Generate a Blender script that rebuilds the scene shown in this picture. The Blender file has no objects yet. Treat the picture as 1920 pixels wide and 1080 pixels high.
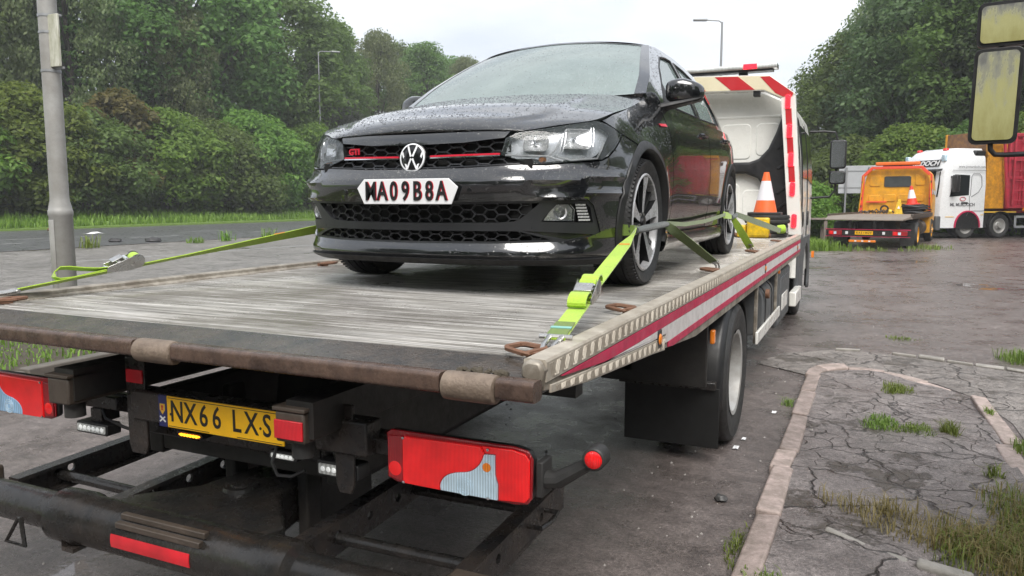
import bpy, bmesh, math, random
import numpy as np
from mathutils import Vector, Matrix
from mathutils.geometry import delaunay_2d_cdt
random.seed(7); RNG = np.random.default_rng(7)
R = math.radians
scene = bpy.context.scene
col = scene.collection

# ---------------------------------------------------------------- camera, sky, sun, exposure
CAM_H = 1.55
cd = bpy.data.cameras.new('camera'); cam = bpy.data.objects.new('camera', cd); col.objects.link(cam)
cd.sensor_width = 36; cd.lens = 1432/1920*36; cd.clip_end = 3000; cd.clip_start = .05
cam.location = (0, 0, CAM_H)
cam.rotation_euler = (math.pi/2-.1126, 0, R(24.8))
scene.camera = cam

SUN_EL, SUN_AZ = R(52), R(150)      # azimuth measured from +Y, clockwise
w = bpy.data.worlds.new('World'); scene.world = w; w.use_nodes = True
nt = w.node_tree; nt.nodes.clear()
N = nt.nodes.new; L = nt.links.new
sky = N('ShaderNodeTexSky'); sky.sky_type = 'NISHITA'; sky.sun_disc = False
sky.sun_elevation = SUN_EL; sky.sun_rotation = SUN_AZ; sky.air_density = 1.5; sky.dust_density = 3.0
tc = N('ShaderNodeTexCoord'); mp = N('ShaderNodeMapping'); mp.inputs['Scale'].default_value = (1.5, 1.5, 4.5)
n1 = N('ShaderNodeTexNoise'); n1.inputs['Scale'].default_value = 1.7; n1.inputs['Detail'].default_value = 6; n1.inputs['Roughness'].default_value = .55
cr = N('ShaderNodeValToRGB'); cr.color_ramp.elements[0].position = .36; cr.color_ramp.elements[1].position = .66
cr.color_ramp.elements[0].color = (2.75, 2.95, 3.3, 1); cr.color_ramp.elements[1].color = (4.2, 4.28, 4.4, 1)
mx = N('ShaderNodeMix'); mx.data_type = 'RGBA'; mx.inputs[0].default_value = .93
bg = N('ShaderNodeBackground'); bg.inputs[1].default_value = .1
out = N('ShaderNodeOutputWorld')
L(tc.outputs['Generated'], mp.inputs[0]); L(mp.outputs[0], n1.inputs[0]); L(n1.outputs[0], cr.inputs[0])
L(sky.outputs[0], mx.inputs[6]); L(cr.outputs[0], mx.inputs[7]); L(mx.outputs[2], bg.inputs[0]); L(bg.outputs[0], out.inputs[0])

sd = bpy.data.lights.new('sun', 'SUN'); sun = bpy.data.objects.new('sun', sd); col.objects.link(sun)
sd.energy = 1.5; sd.angle = R(40); sd.color = (1, .97, .92)
sdir = Vector((math.sin(SUN_AZ)*math.cos(SUN_EL), math.cos(SUN_AZ)*math.cos(SUN_EL), math.sin(SUN_EL)))
sun.rotation_euler = sdir.to_track_quat('Z', 'Y').to_euler(); sun.location = (0, 0, 40)
vs = scene.view_settings; vs.view_transform = 'Standard'; vs.look = 'None'; vs.exposure = 1.6; vs.gamma = 1; vs.use_curve_mapping = False
scene.cycles.max_bounces = 6; scene.cycles.diffuse_bounces = 3; scene.cycles.glossy_bounces = 4; scene.cycles.transmission_bounces = 4; scene.cycles.volume_bounces = 0; scene.cycles.transparent_max_bounces = 8
scene.cycles.caustics_reflective = False; scene.cycles.caustics_refractive = False

# ---------------------------------------------------------------- material helpers
MATS = {}
def nodes_of(name):
    m = bpy.data.materials.new(name); m.use_nodes = True; MATS[name] = m
    t = m.node_tree; return m, t, t.nodes['Principled BSDF']
def setp(b, **k):
    for a, v in k.items():
        b.inputs[a.replace('_', ' ')].default_value = v
def noise(t, scale, detail=5, rough=.6, coord='Object', vec=None, dim='3D', stretch=None):
    n = t.nodes.new('ShaderNodeTexNoise'); n.inputs['Scale'].default_value = scale
    n.inputs['Detail'].default_value = detail; n.inputs['Roughness'].default_value = rough
    if vec is None:
        c = t.nodes.new('ShaderNodeTexCoord'); vec = c.outputs[coord]
    if stretch:
        mpp = t.nodes.new('ShaderNodeMapping'); mpp.inputs['Scale'].default_value = stretch
        t.links.new(vec, mpp.inputs[0]); vec = mpp.outputs[0]
    t.links.new(vec, n.inputs[0]); return n.outputs[0]
def ramp(t, fac, stops):
    r = t.nodes.new('ShaderNodeValToRGB'); e = r.color_ramp.elements
    while len(e) < len(stops): e.new(.5)
    for i, (p, c) in enumerate(stops):
        e[i].position = p; e[i].color = (*c, 1) if len(c) == 3 else c
    t.links.new(fac, r.inputs[0]); return r.outputs[0]
def g3(v): return (v, v, v)
def mixc(t, fac, a, b, mode='MIX'):
    m = t.nodes.new('ShaderNodeMix'); m.data_type = 'RGBA'; m.blend_type = mode
    for s, v in ((0, fac), (6, a), (7, b)):
        if isinstance(v, (int, float)): m.inputs[s].default_value = v
        elif isinstance(v, tuple): m.inputs[s].default_value = (*v, 1)
        else: t.links.new(v, m.inputs[s])
    return m.outputs[2]
def mth(t, op, a, b=None):
    m = t.nodes.new('ShaderNodeMath'); m.operation = op
    for i, v in enumerate((a, b)):
        if v is None: continue
        if isinstance(v, (int, float)): m.inputs[i].default_value = v
        else: t.links.new(v, m.inputs[i])
    return m.outputs[0]
def bump(t, b, h, strength=.3, dist=.01, nrm=None):
    n = t.nodes.new('ShaderNodeBump'); n.inputs['Strength'].default_value = strength; n.inputs['Distance'].default_value = dist
    t.links.new(h, n.inputs['Height'])
    if nrm is not None: t.links.new(nrm, n.inputs['Normal'])
    if b is not None: t.links.new(n.outputs[0], b.inputs['Normal'])
    return n.outputs[0]
def sc(c, k): return tuple(min(1, x*k) for x in c)
def mat(name, base, rough=.5, metal=0, var=.25, scale=6, dirt=None, dirt_amt=.5, dscale=3, bmp=0, bscale=60, coat=0, rv=.12, spec=.5, each=0):
    """painted / metal / plastic surface with mottled colour, optional grime patches and fine relief"""
    m, t, b = nodes_of(name)
    f = noise(t, scale)
    c = mixc(t, f, sc(base, 1-var), sc(base, 1+var))
    if dirt:
        d = ramp(t, noise(t, dscale, 8, .7), [(.5-.25*dirt_amt, g3(0)), (.72-.2*dirt_amt, g3(1))])
        d2 = mth(t, 'MULTIPLY', d, dirt_amt)
        c = mixc(t, d2, c, dirt)
    if each:      # every piece of its own shade
        oi = t.nodes.new('ShaderNodeObjectInfo'); c = mixc(t, 1., c, ramp(t, oi.outputs['Random'], [(0, g3(1-each)), (1, g3(1+each))]), 'MULTIPLY')
    t.links.new(c, b.inputs['Base Color'])
    r = ramp(t, noise(t, scale*2.3), [(.3, g3(max(.03, rough-rv))), (.7, g3(min(1, rough+rv)))])
    t.links.new(r, b.inputs['Roughness'])
    setp(b, Metallic=metal, Coat_Weight=coat, Coat_Roughness=.05, Specular_IOR_Level=spec)
    if bmp: bump(t, b, noise(t, bscale, 4), bmp, .004)
    return m

# ---------------------------------------------------------------- mesh helpers
ROOT = {}
class MB:
    def __init__(s): s.v = []; s.f = []; s.m = []
    def add(s, v, f, m=0):
        o = len(s.v); s.v += [tuple(p) for p in v]; s.f += [tuple(i+o for i in q) for q in f]; s.m += [m]*len(f); return s
    def box(s, x0, x1, y0, y1, z0, z1, m=0):
        v = [(x0,y0,z0),(x1,y0,z0),(x1,y1,z0),(x0,y1,z0),(x0,y0,z1),(x1,y0,z1),(x1,y1,z1),(x0,y1,z1)]
        return s.add(v, [(0,3,2,1),(4,5,6,7),(0,1,5,4),(1,2,6,5),(2,3,7,6),(3,0,4,7)], m)
    def hexa(s, p, m=0):   # 8 points, bottom ring then top ring
        return s.add(p, [(0,3,2,1),(4,5,6,7),(0,1,5,4),(1,2,6,5),(2,3,7,6),(3,0,4,7)], m)
    def beam(s, p0, p1, w, h, upv=(0,0,1), m=0):
        p0 = Vector(p0); p1 = Vector(p1); d = (p1-p0).normalized(); u = Vector(upv); sd_ = d.cross(u).normalized(); u = sd_.cross(d).normalized()
        q = []
        for p in (p0, p1):
            for a, b in ((-1,-1),(1,-1),(1,1),(-1,1)): q.append(p+sd_*a*w/2+u*b*h/2)
        return s.add(q, [(3,2,1,0),(4,5,6,7),(0,1,5,4),(1,2,6,5),(2,3,7,6),(3,0,4,7)], m)
    def cyl(s, p0, p1, r0, r1=None, n=16, caps=True, m=0):
        r1 = r0 if r1 is None else r1
        p0 = Vector(p0); p1 = Vector(p1); d = (p1-p0).normalized(); a = d.orthogonal().normalized(); b = d.cross(a)
        v = []
        for p, r in ((p0, r0), (p1, r1)):
            v += [p+(a*math.cos(2*math.pi*i/n)+b*math.sin(2*math.pi*i/n))*r for i in range(n)]
        f = [(i,(i+1)%n,n+(i+1)%n,n+i) for i in range(n)]
        if caps: f += [tuple(range(n-1,-1,-1)), tuple(range(n,2*n))]
        return s.add(v, f, m)
    def tube(s, pts, r, n=8, caps=True, m=0, closed=False):
        P = [Vector(p) for p in pts]; k = len(P); rr = r if isinstance(r, (list, tuple)) else [r]*k
        v = []; a = None
        for i in range(k):
            d = ((P[(i+1)%k]-P[i-1]) if closed else (P[min(i+1,k-1)]-P[max(i-1,0)])).normalized()
            a = d.orthogonal().normalized() if a is None else (a-d*a.dot(d)).normalized()
            b = d.cross(a)
            v += [P[i]+(a*math.cos(2*math.pi*j/n)+b*math.sin(2*math.pi*j/n))*rr[i] for j in range(n)]
        f = []
        for i in range(k if closed else k-1):
            i2 = (i+1) % k
            f += [(i*n+j, i*n+(j+1)%n, i2*n+(j+1)%n, i2*n+j) for j in range(n)]
        if caps and not closed: f += [tuple(range(n-1,-1,-1)), tuple(range((k-1)*n,k*n))]
        return s.add(v, f, m)
    def lathe(s, prof, c, axis=(1,0,0), n=32, m=0):
        """prof: list of (r, h): h along axis from c"""
        c = Vector(c); d = Vector(axis).normalized(); a = d.orthogonal().normalized(); b = d.cross(a); k = len(prof); v = []
        for i in range(n):
            t = 2*math.pi*i/n; e = a*math.cos(t)+b*math.sin(t)
            v += [c+e*r+d*h for r, h in prof]
        f = [(i*k+j, ((i+1)%n)*k+j, ((i+1)%n)*k+j+1, i*k+j+1) for i in range(n) for j in range(k-1)]
        return s.add(v, f, m)
    def prism(s, poly, ext, m=0):
        """poly: 3D points (planar), ext: extrusion vector"""
        e = Vector(ext); n = len(poly); v = [Vector(p) for p in poly]; v += [p+e for p in v]
        f = [tuple(range(n-1,-1,-1)), tuple(range(n,2*n))]+[(i,(i+1)%n,n+(i+1)%n,n+i) for i in range(n)]
        return s.add(v, f, m)
    def grid(s, G, m=0, flip=False):
        """G: rows of 3D points"""
        r = len(G); c = len(G[0]); v = [p for row in G for p in row]
        f = [(i*c+j, i*c+j+1, (i+1)*c+j+1, (i+1)*c+j) for i in range(r-1) for j in range(c-1)]
        if flip: f = [q[::-1] for q in f]
        return s.add(v, f, m)
    def ribbon(s, pts, wdir, width, thick=.003, m=0):
        """flat strap along pts; wdir = width direction (one vector or a list)"""
        k = len(pts); P = [Vector(p) for p in pts]; v = []
        for i in range(k):
            wd = Vector(wdir[i] if isinstance(wdir, list) else wdir); d = (P[min(i+1,k-1)]-P[max(i-1,0)]).normalized()
            wd = (wd-d*wd.dot(d)).normalized(); u = d.cross(wd)
            ww = width[i] if isinstance(width, list) else width
            for a, b in ((-1,-1),(1,-1),(1,1),(-1,1)): v.append(P[i]+wd*a*ww/2+u*b*thick/2)
        f = [(0,1,2,3), (4*k-1,4*k-2,4*k-3,4*k-4)]
        for i in range(k-1):
            f += [(4*i+j, 4*(i+1)+j, 4*(i+1)+(j+1)%4, 4*i+(j+1)%4) for j in range(4)]
        return s.add(v, f, m)
    def xf(s, M, start=0):
        for i in range(start, len(s.v)): s.v[i] = tuple(M @ Vector(s.v[i]))
        return s
    def build(s, name, mats, parent=None, smooth=30, bev=0, seg=2, loc=None, fix=True):
        me = bpy.data.meshes.new(name)
        org = ROOT.get(parent.name, Vector((0,0,0))) if parent is not None else Vector((0,0,0))
        me.from_pydata([tuple(Vector(p)-org) for p in s.v], [], s.f)
        if fix:
            bm = bmesh.new(); bm.from_mesh(me); bmesh.ops.recalc_face_normals(bm, faces=bm.faces); bm.to_mesh(me); bm.free()
        return finish(me, name, mats, parent, smooth, bev, seg, s.m, loc, org)
def finish(me, name, mats, parent=None, smooth=30, bev=0, seg=2, mi=None, loc=None, org=None):
    if not isinstance(mats, (list, tuple)): mats = [mats]
    for m_ in mats: me.materials.append(MATS[m_] if isinstance(m_, str) else m_)
    if mi and max(mi) > 0: me.polygons.foreach_set('material_index', mi)
    if smooth:
        me.polygons.foreach_set('use_smooth', [True]*len(me.polygons)); me.set_sharp_from_angle(angle=R(smooth))
    o = bpy.data.objects.new(name, me); col.objects.link(o)
    if parent is not None:
        o.parent = parent
        if org is not None: ROOT[o.name] = org
    if loc is not None: o.location = loc
    if bev:
        md = o.modifiers.new('bevel', 'BEVEL'); md.width = bev; md.segments = seg; md.limit_method = 'ANGLE'; md.angle_limit = R(40)
    return o
def tag(o, label=None, cat=None, group=None, kind=None):
    if label: o['label'] = label
    if cat: o['category'] = cat
    if group: o['group'] = group
    if kind: o['kind'] = kind
    return o
def thing(name, label, cat, loc=(0,0,0), group=None):
    o = bpy.data.objects.new(name, None); col.objects.link(o); o.location = loc; o.empty_display_size = .2
    ROOT[o.name] = Vector(loc); return tag(o, label, cat, group)
def share(src, name, loc, parent=None, rot=None, scl=None):
    o = bpy.data.objects.new(name, src.data); col.objects.link(o); o.location = loc
    if parent is not None: o.parent = parent
    if rot is not None: o.rotation_euler = rot
    if scl is not None: o.scale = scl
    for md in src.modifiers:
        n_ = o.modifiers.new(md.name, md.type)
        if md.type == 'BEVEL': n_.width = md.width; n_.segments = md.segments; n_.limit_method = md.limit_method; n_.angle_limit = md.angle_limit
    return o
def copy_tree(o, parent=None):
    c = o.copy(); col.objects.link(c); c.parent = parent
    for ch in list(o.children): copy_tree(ch, c)
    return c
def text_mb(txt, size, fx=1.0, ext=.002, spacing=1.0, bold=0.0, shear=0.0):
    """lettering as a mesh in the XY plane, centred at the origin: returns verts, faces, width"""
    cu = bpy.data.curves.new('t', 'FONT'); cu.body = txt; cu.size = size; cu.extrude = ext; cu.space_character = spacing; cu.offset = bold; cu.shear = shear
    cu.align_x = 'CENTER'; cu.align_y = 'CENTER'; cu.resolution_u = 3
    o = bpy.data.objects.new('t', cu); col.objects.link(o)
    dg = bpy.context.evaluated_depsgraph_get(); dg.update()
    me = bpy.data.meshes.new_from_object(o.evaluated_get(dg))
    v = [(p.co.x*fx, p.co.y, p.co.z) for p in me.vertices]; f = [tuple(q.vertices) for q in me.polygons]
    bpy.data.objects.remove(o); bpy.data.meshes.remove(me); bpy.data.curves.remove(cu)
    return v, f
def put_text(mb, txt, size, origin, xd, yd, m=0, **k):
    v, f = text_mb(txt, size, **k)
    o = Vector(origin); xd = Vector(xd).normalized(); yd = Vector(yd).normalized(); zd = xd.cross(yd)
    mb.add([o+xd*p[0]+yd*p[1]+zd*p[2] for p in v], f, m)
def pchip(xs, ys):
    xs = np.asarray(xs, float); ys = np.asarray(ys, float); h = np.diff(xs); d = np.diff(ys)/h; m = np.zeros_like(xs)
    m[0] = d[0]; m[-1] = d[-1]
    for i in range(1, len(xs)-1):
        if d[i-1]*d[i] > 0:
            w1 = 2*h[i]+h[i-1]; w2 = h[i]+2*h[i-1]; m[i] = (w1+w2)/(w1/d[i-1]+w2/d[i])
    def f(x):
        x = np.clip(x, xs[0], xs[-1]); i = np.clip(np.searchsorted(xs, x)-1, 0, len(xs)-2)
        t = (x-xs[i])/h[i]
        return ((1+2*t)*(1-t)**2)*ys[i]+t*(1-t)**2*h[i]*m[i]+t*t*(3-2*t)*ys[i+1]+t*t*(t-1)*h[i]*m[i+1]
    return f
def smooth01(x, a, b):
    t = np.clip((x-a)/(b-a), 0, 1); return t*t*(3-2*t)
def inpoly(p, poly):
    x, y = p; c = False; n = len(poly); j = n-1
    for i in range(n):
        xi, yi = poly[i]; xj, yj = poly[j]
        if (yi > y) != (yj > y) and x < (xj-xi)*(y-yi)/(yj-yi)+xi: c = not c
        j = i
    return c
def resample(poly, step, closed=True):
    o = []; n = len(poly)
    for i in range(n if closed else n-1):
        a = np.array(poly[i]); b = np.array(poly[(i+1) % n]); k = max(1, int(np.ceil(np.linalg.norm(b-a)/step)))
        o += [tuple(a+(b-a)*j/k) for j in range(k)]
    if not closed: o.append(tuple(poly[-1]))
    return o
def inpoly_n(P, poly):
    x = P[:,0]; y = P[:,1]; c = np.zeros(len(P), bool); Q = np.array(poly); j = len(Q)-1
    for i in range(len(Q)):
        xi, yi = Q[i]; xj, yj = Q[j]
        if yi != yj: c ^= ((yi > y) != (yj > y)) & (x < (xj-xi)*(y-yi)/(yj-yi)+xi)
        j = i
    return c
def fill2d(outer, holes=(), step=.02, bstep=None):
    """triangulated 2D region with interior points on a grid"""
    bs = bstep or step
    loops = [resample(outer, bs)]+[resample(h, bs) for h in holes]
    pts = []; edges = []
    for l in loops:
        o = len(pts); pts += l; edges += [(o+i, o+(i+1) % len(l)) for i in range(len(l))]
    lo = np.min(np.array(loops[0]), 0); hi = np.max(np.array(loops[0]), 0); bp = np.array(pts)
    gx = np.arange(lo[0]+step/2, hi[0], step); gy = np.arange(lo[1]+step/2, hi[1], step)
    X_, Y_ = np.meshgrid(gx, gy); X_[1::2] += step*.5; P = np.stack([X_.ravel(), Y_.ravel()], 1)
    if len(P):
        k = inpoly_n(P, loops[0])
        for h in loops[1:]: k &= ~inpoly_n(P, h)
        P = P[k]
        if len(P):
            d = np.concatenate([np.min((q[:,None,0]-bp[None,:,0])**2+(q[:,None,1]-bp[None,:,1])**2, 1) for q in np.array_split(P, max(1, len(P)//2000+1))])
            pts += [tuple(q) for q in P[d > (step*.45)**2]]
    r_ = delaunay_2d_cdt([Vector(p) for p in pts], edges, [], 0, 1e-6)
    V = [tuple(p) for p in r_[0]]; A_ = np.array(V); T = [tuple(t) for t in r_[2]]; Cn = A_[np.array(T)].mean(1)
    k = inpoly_n(Cn, loops[0])
    for h in loops[1:]: k &= ~inpoly_n(Cn, h)
    return V, [t for t, q in zip(T, k) if q]

# ================================================================ SETTING
def asphalt(name, c0, c1, wet=.5, pud=.62, gscale=240, rmin=.12, rmax=.6, crack=0, bs=.5):
    m, t, b = nodes_of(name)
    co = t.nodes.new('ShaderNodeTexCoord').outputs['Object']
    big = noise(t, .35, 6, .6, vec=co); mid = noise(t, 2.2, 8, .65, vec=co); fine = noise(t, gscale, 2, .5, vec=co); agg = noise(t, 55, 4, .8, vec=co); mot = noise(t, 11, 6, .75, vec=co)
    c = mixc(t, ramp(t, mid, [(.32, g3(0)), (.68, g3(1))]), sc(c0, .8), c1)
    sp = ramp(t, fine, [(.42, g3(.55)), (.7, g3(1.6))])
    c = mixc(t, .8, c, sp, 'MULTIPLY')
    sp2 = ramp(t, agg, [(.36, g3(.45)), (.64, g3(1.5))])
    c = mixc(t, .8, c, sp2, 'MULTIPLY')
    c = mixc(t, .75, c, ramp(t, mot, [(.34, g3(.45)), (.66, g3(1.5))]), 'MULTIPLY')
    ww = mth(t, 'ADD', mth(t, 'MULTIPLY', big, .65), mth(t, 'MULTIPLY', mid, .35))
    pm = ramp(t, ww, [(pud, g3(0)), (pud+.035, g3(1))])           # standing water
    dampm = ramp(t, ww, [(pud-.2, g3(0)), (pud+.02, g3(1))])
    c = mixc(t, mth(t, 'MULTIPLY', dampm, wet), c, sc(c0, .45))
    h = mth(t, 'ADD', mth(t, 'MULTIPLY', mot, 1.2), mth(t, 'MULTIPLY', agg, 1.0))
    if crack:
        nv = t.nodes.new('ShaderNodeTexNoise'); nv.inputs['Scale'].default_value = 2.5; nv.inputs['Detail'].default_value = 5; t.links.new(co, nv.inputs[0])
        va = t.nodes.new('ShaderNodeVectorMath'); va.operation = 'MULTIPLY_ADD'
        t.links.new(nv.outputs['Color'], va.inputs[0]); va.inputs[1].default_value = (.55, .45, 0); t.links.new(co, va.inputs[2])
        cr_ = None
        for s_, w_ in ((crack*.55, .022), (crack*1.5, .03)):
            vo = t.nodes.new('ShaderNodeTexVoronoi'); vo.feature = 'DISTANCE_TO_EDGE'; vo.inputs['Scale'].default_value = s_
            vo.voronoi_dimensions = '2D'
            t.links.new(va.outputs[0], vo.inputs['Vector'])
            k = ramp(t, vo.outputs['Distance'], [(0, g3(0)), (w_, g3(1))])
            if True:
                gate = ramp(t, noise(t, 1.3 if s_ > crack else .8, 3, .5, vec=co), [(.47 if s_ > crack else .36, g3(0)), (.57 if s_ > crack else .44, g3(1))])
                k = mixc(t, gate, (1,1,1), k)
            cr_ = k if cr_ is None else mixc(t, 1., cr_, k, 'MULTIPLY')
        c = mixc(t, cr_, sc(c0, .22), c)
        so = ramp(t, noise(t, 1.7, 9, .72, vec=co), [(.56, g3(0)), (.60, g3(1))]); c = mixc(t, mth(t, 'MULTIPLY', so, .75), c, (.075,.062,.048)); h = mth(t, 'SUBTRACT', h, mth(t, 'MULTIPLY', so, 1.2))
        h = mth(t, 'ADD', h, mth(t, 'MULTIPLY', cr_, 2.5))
    t.links.new(c, b.inputs['Base Color'])
    r = ramp(t, mid, [(.3, g3(rmin)), (.7, g3(rmax))])
    r = mixc(t, pm, r, (.03,.03,.03)); t.links.new(r, b.inputs['Roughness'])
    inv = mth(t, 'SUBTRACT', 1.0, pm); h = mth(t, 'MULTIPLY', h, inv)
    bump(t, b, h, bs, .014)
    setp(b, Specular_IOR_Level=.55)
    return m
asphalt('lot', (.13,.107,.098), (.30,.252,.235), wet=.62, pud=.566, rmin=.14, rmax=.5)
asphalt('layby', (.17,.157,.145), (.31,.29,.27), wet=.5, pud=.60, rmin=.25, rmax=.7)
asphalt('road', (.10,.10,.105), (.155,.155,.16), wet=.4, pud=.64, rmin=.2, rmax=.5)
asphalt('pave', (.20,.172,.165), (.34,.30,.285), wet=.55, pud=.62, rmin=.2, rmax=.55, crack=3.4, bs=.8)
asphalt('apron', (.20,.175,.16), (.34,.305,.28), wet=.5, pud=.65, rmin=.3, rmax=.6, crack=3.0, bs=.8)
mat('kerb', (.44,.35,.32), .55, var=.45, scale=30, dirt=(.15,.125,.10), dirt_amt=.65, dscale=11, bmp=.9, bscale=70, each=.22)
mat('kerb_grey', (.13,.115,.098), .6, var=.3, scale=9, dirt=(.06,.06,.05), dirt_amt=.5, dscale=6, bmp=.6, bscale=120)
mat('edging', (.33,.31,.28), .6, var=.25, scale=8, dirt=(.10,.095,.08), dirt_amt=.5, dscale=6, bmp=.5, bscale=120)
mat('soil', (.06,.05,.035), .9, var=.5, scale=12, bmp=.8, bscale=60)
mat('verge', (.12,.19,.035), .9, var=.4, scale=3, bmp=.8, bscale=20)
mat('hillsoil', (.03,.045,.016), .95, var=.5, scale=.4, bmp=.6, bscale=4)
mat('line', (.45,.45,.44), .5, var=.2, scale=6, dirt=(.08,.08,.08), dirt_amt=.55, dscale=5)

def sheet(name, poly, z, m, sub=0):
    mb = MB(); mb.add([(x, y, z) for x, y in poly], [tuple(range(len(poly)))])
    return tag(mb.build(name, m, smooth=0), kind='structure')
sheet('ground', [(-220,-120),(160,-120),(160,400),(-220,400)], 0, 'lot')
sheet('layby', [(-24,-60),(-8.9,-60),(-8.9,70),(-9.6,110),(-24,110)], .004, 'layby')
rd = sheet('road', [(-41,-80),(-24.3,-80),(-24.3,300),(-41,300)], .008, 'road')
# painted markings on the road
def mark(x0, x1, y0, y1):
    mb = MB(); mb.add([(x0,y0,.013),(x1,y0,.013),(x1,y1,.013),(x0,y1,.013)], [(0,1,2,3)])
    o = mb.build('lane_marking', 'line', rd, smooth=0); return o
for k in range(14): mark(-31.6, -31.45, -8+k*9, -8+k*9+4.0)
for k in range(16): mark(-28.6, -28.42, -6+k*7.2, -6+k*7.2+2.6)
mark(-38.2, -38.08, -60, 200)
lm = MB()
lm.add([(-18.6,13,.009),(-18.45,13,.009),(-17.7,24,.009),(-17.85,24,.009)], [(0,1,2,3)])
tag(lm.build('bay_marking', 'line', None, smooth=0), kind='structure')

# raised verge beyond the road, hill behind
vb = MB(); prof = [(-41,.0),(-41.02,.11),(-41.2,.14),(-44,.5),(-50,2.0),(-62,5.5),(-90,9),(-140,11)]
ys = list(np.linspace(-40, 330, 40))
vb.grid([[(x+.35*math.sin(y*.23)*(x < -42), y, z*(1+.12*math.sin(y*.11+x))) for x, z in prof] for y in ys])
tag(vb.build('verge', 'verge', smooth=60), kind='structure')
hb = MB(); prof = [(7,.0),(9,.8),(14,3.2),(24,8),(40,13),(80,18)]
def hillx(y): return np.interp(y, [-20, 20, 45, 60, 100, 200, 330], [14, 9.5, 7.2, 2.5, -2, -8, -12])
hb.grid([[(hillx(y)+x-7, y+(x-7)*.25, z*np.interp(y,[-20,20,60,330],[.5,.8,1,1])) for x, z in prof] for y in np.linspace(-30, 330, 46)])
tag(hb.build('hill', 'hillsoil', smooth=60), kind='structure')

# ---- pavement island with kerb stones, bottom right
PZ = .07
def jit(a): return (random.random()-.5)*a
isl = [(-.33,1.2),(-.31,7.0),(-.24,7.33),(-.08,7.46),(.12,7.45),(.38,7.27),(.62,6.95),(.80,6.7),(.84,5.4),(.86,1.2)]
pv = MB(); V, T = fill2d(isl, (), .12)
def pz(x, y): return PZ-.018+.012*math.sin(3.1*x+2.3*y)+.010*math.sin(7*x-5*y)
pv.add([(x, y, pz(x, y)) for x, y in V], T)
pave = tag(pv.build('pavement', 'pave', smooth=60, fix=False), kind='structure')
def stone(parent, pts_l, pts_r, h, name='kerb_stone', m='kerb', z0=-.05):
    """stone between two edge polylines"""
    mb = MB(); n = len(pts_l); dz = jit(.024); tl = jit(.014)
    v = []
    for i in range(n):
        (a, b), (c, d) = pts_l[i], pts_r[i]; e = .006
        v += [(a,b,z0),(c,d,z0),(c,d,h+dz+tl),(a,b,h+dz-tl)]
    f = [(0,1,2,3), tuple(4*(n-1)+k for k in (3,2,1,0))]
    for i in range(n-1): f += [(4*i+k, 4*i+4+k, 4*i+4+(k+1)%4, 4*i+(k+1)%4) for k in range(4)]
    mb.add(v, f); return mb.build(name, m, parent, smooth=30, bev=.014, seg=3)
seams = [1.4,2.25,2.98,3.70,4.42,4.78,5.62,6.35,6.98]
for a, b in zip(seams[:-1], seams[1:]):
    g = .017; x0 = -.425+jit(.035); x1 = x0+.01+jit(.008)
    stone(pave, [(x0,a+g),(x1,b-g)], [(x0+.115+jit(.01),a+g),(x1+.115+jit(.01),b-g)], PZ)
cl = [(-.42,6.985),(-.405,7.18),(-.36,7.34),(-.26,7.47),(-.12,7.545),(.06,7.56),(.22,7.51),(.38,7.42),(.55,7.24),(.70,7.02)]
crr = [(-.305,6.985),(-.29,7.13),(-.25,7.25),(-.18,7.35),(-.08,7.425),(.05,7.44),(.18,7.40),(.31,7.32),(.46,7.16),(.60,6.97)]
for i in range(0, 9, 2): stone(pave, cl[i:i+3], crr[i:i+3], PZ-.004-.003*i)
seams = [1.2,2.2,3.05,3.9,4.62,5.45,6.05,6.75]
for a, b in zip(seams[:-1], seams[1:]):
    g = .012; x0 = .82+jit(.035)
    stone(pave, [(x0,a+g),(x0-.02,b-g)], [(x0+.11,a+g),(x0+.09,b-g)], PZ-.012)
for p, q, wd in (((-.10,3.66),(.07,3.53),.045),((.09,3.52),(.23,3.47),.05),((.26,3.46),(.46,3.40),.05)):
    stone(pave, [p, q], [(p[0]-.01,p[1]-wd),(q[0]-.01,q[1]-wd)], PZ+.004, 'edging_stone', 'edging', 0)
ap = MB(); V, T = fill2d([(-.9,7.55),(-.42,7.2),(-.33,7.5),(0,7.62),(.32,7.54),(.62,7.3),(.86,6.9),(1.0,6.2),(1.02,4.2),(2.6,4.2),(2.6,7.4),(1.9,7.9),(1.2,8.22),(.5,8.5),(-.2,8.62),(-.7,8.2)], (), .14)
ap.add([(x, y, .006+.003*math.sin(4*x+3*y)) for x, y in V], T)
apo = tag(ap.build('apron', 'apron', smooth=60, fix=False), kind='structure')
eo = [(-.23,8.62),(.02,8.65),(.30,8.60),(.53,8.52),(.77,8.42),(1.0,8.34),(1.24,8.26),(1.5,8.12),(1.8,7.95)]
for a, b in zip(eo[:-1], eo[1:]):
    if random.random() < .12: continue
    stone(apo, [(a[0]+.008,a[1]),(b[0]-.008,b[1])], [(a[0]+.0,a[1]-.075),(b[0]-.02,b[1]-.075)], .03, 'edging_stone', 'edging', 0)

# ---- grass island left of the truck
gi = MB(); V, T = fill2d([(-8.95,-6),(-6.55,-6),(-6.55,11.5),(-6.9,12.2),(-7.8,12.5),(-8.7,12.1),(-8.95,11.2)], (), .4)
gi.add([(x, y, .10+.03*math.sin(x*3+y)) for x, y in V], T)
gio = tag(gi.build('grass_island', 'soil', smooth=60, fix=False), kind='structure')
y = -6
while y < 11.4:
    stone(gio, [(-6.56,y+.01),(-6.56,y+.9)], [(-6.42+jit(.02),y+.01),(-6.42+jit(.02),y+.9)], .12, m='kerb_grey'); y += .915

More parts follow.
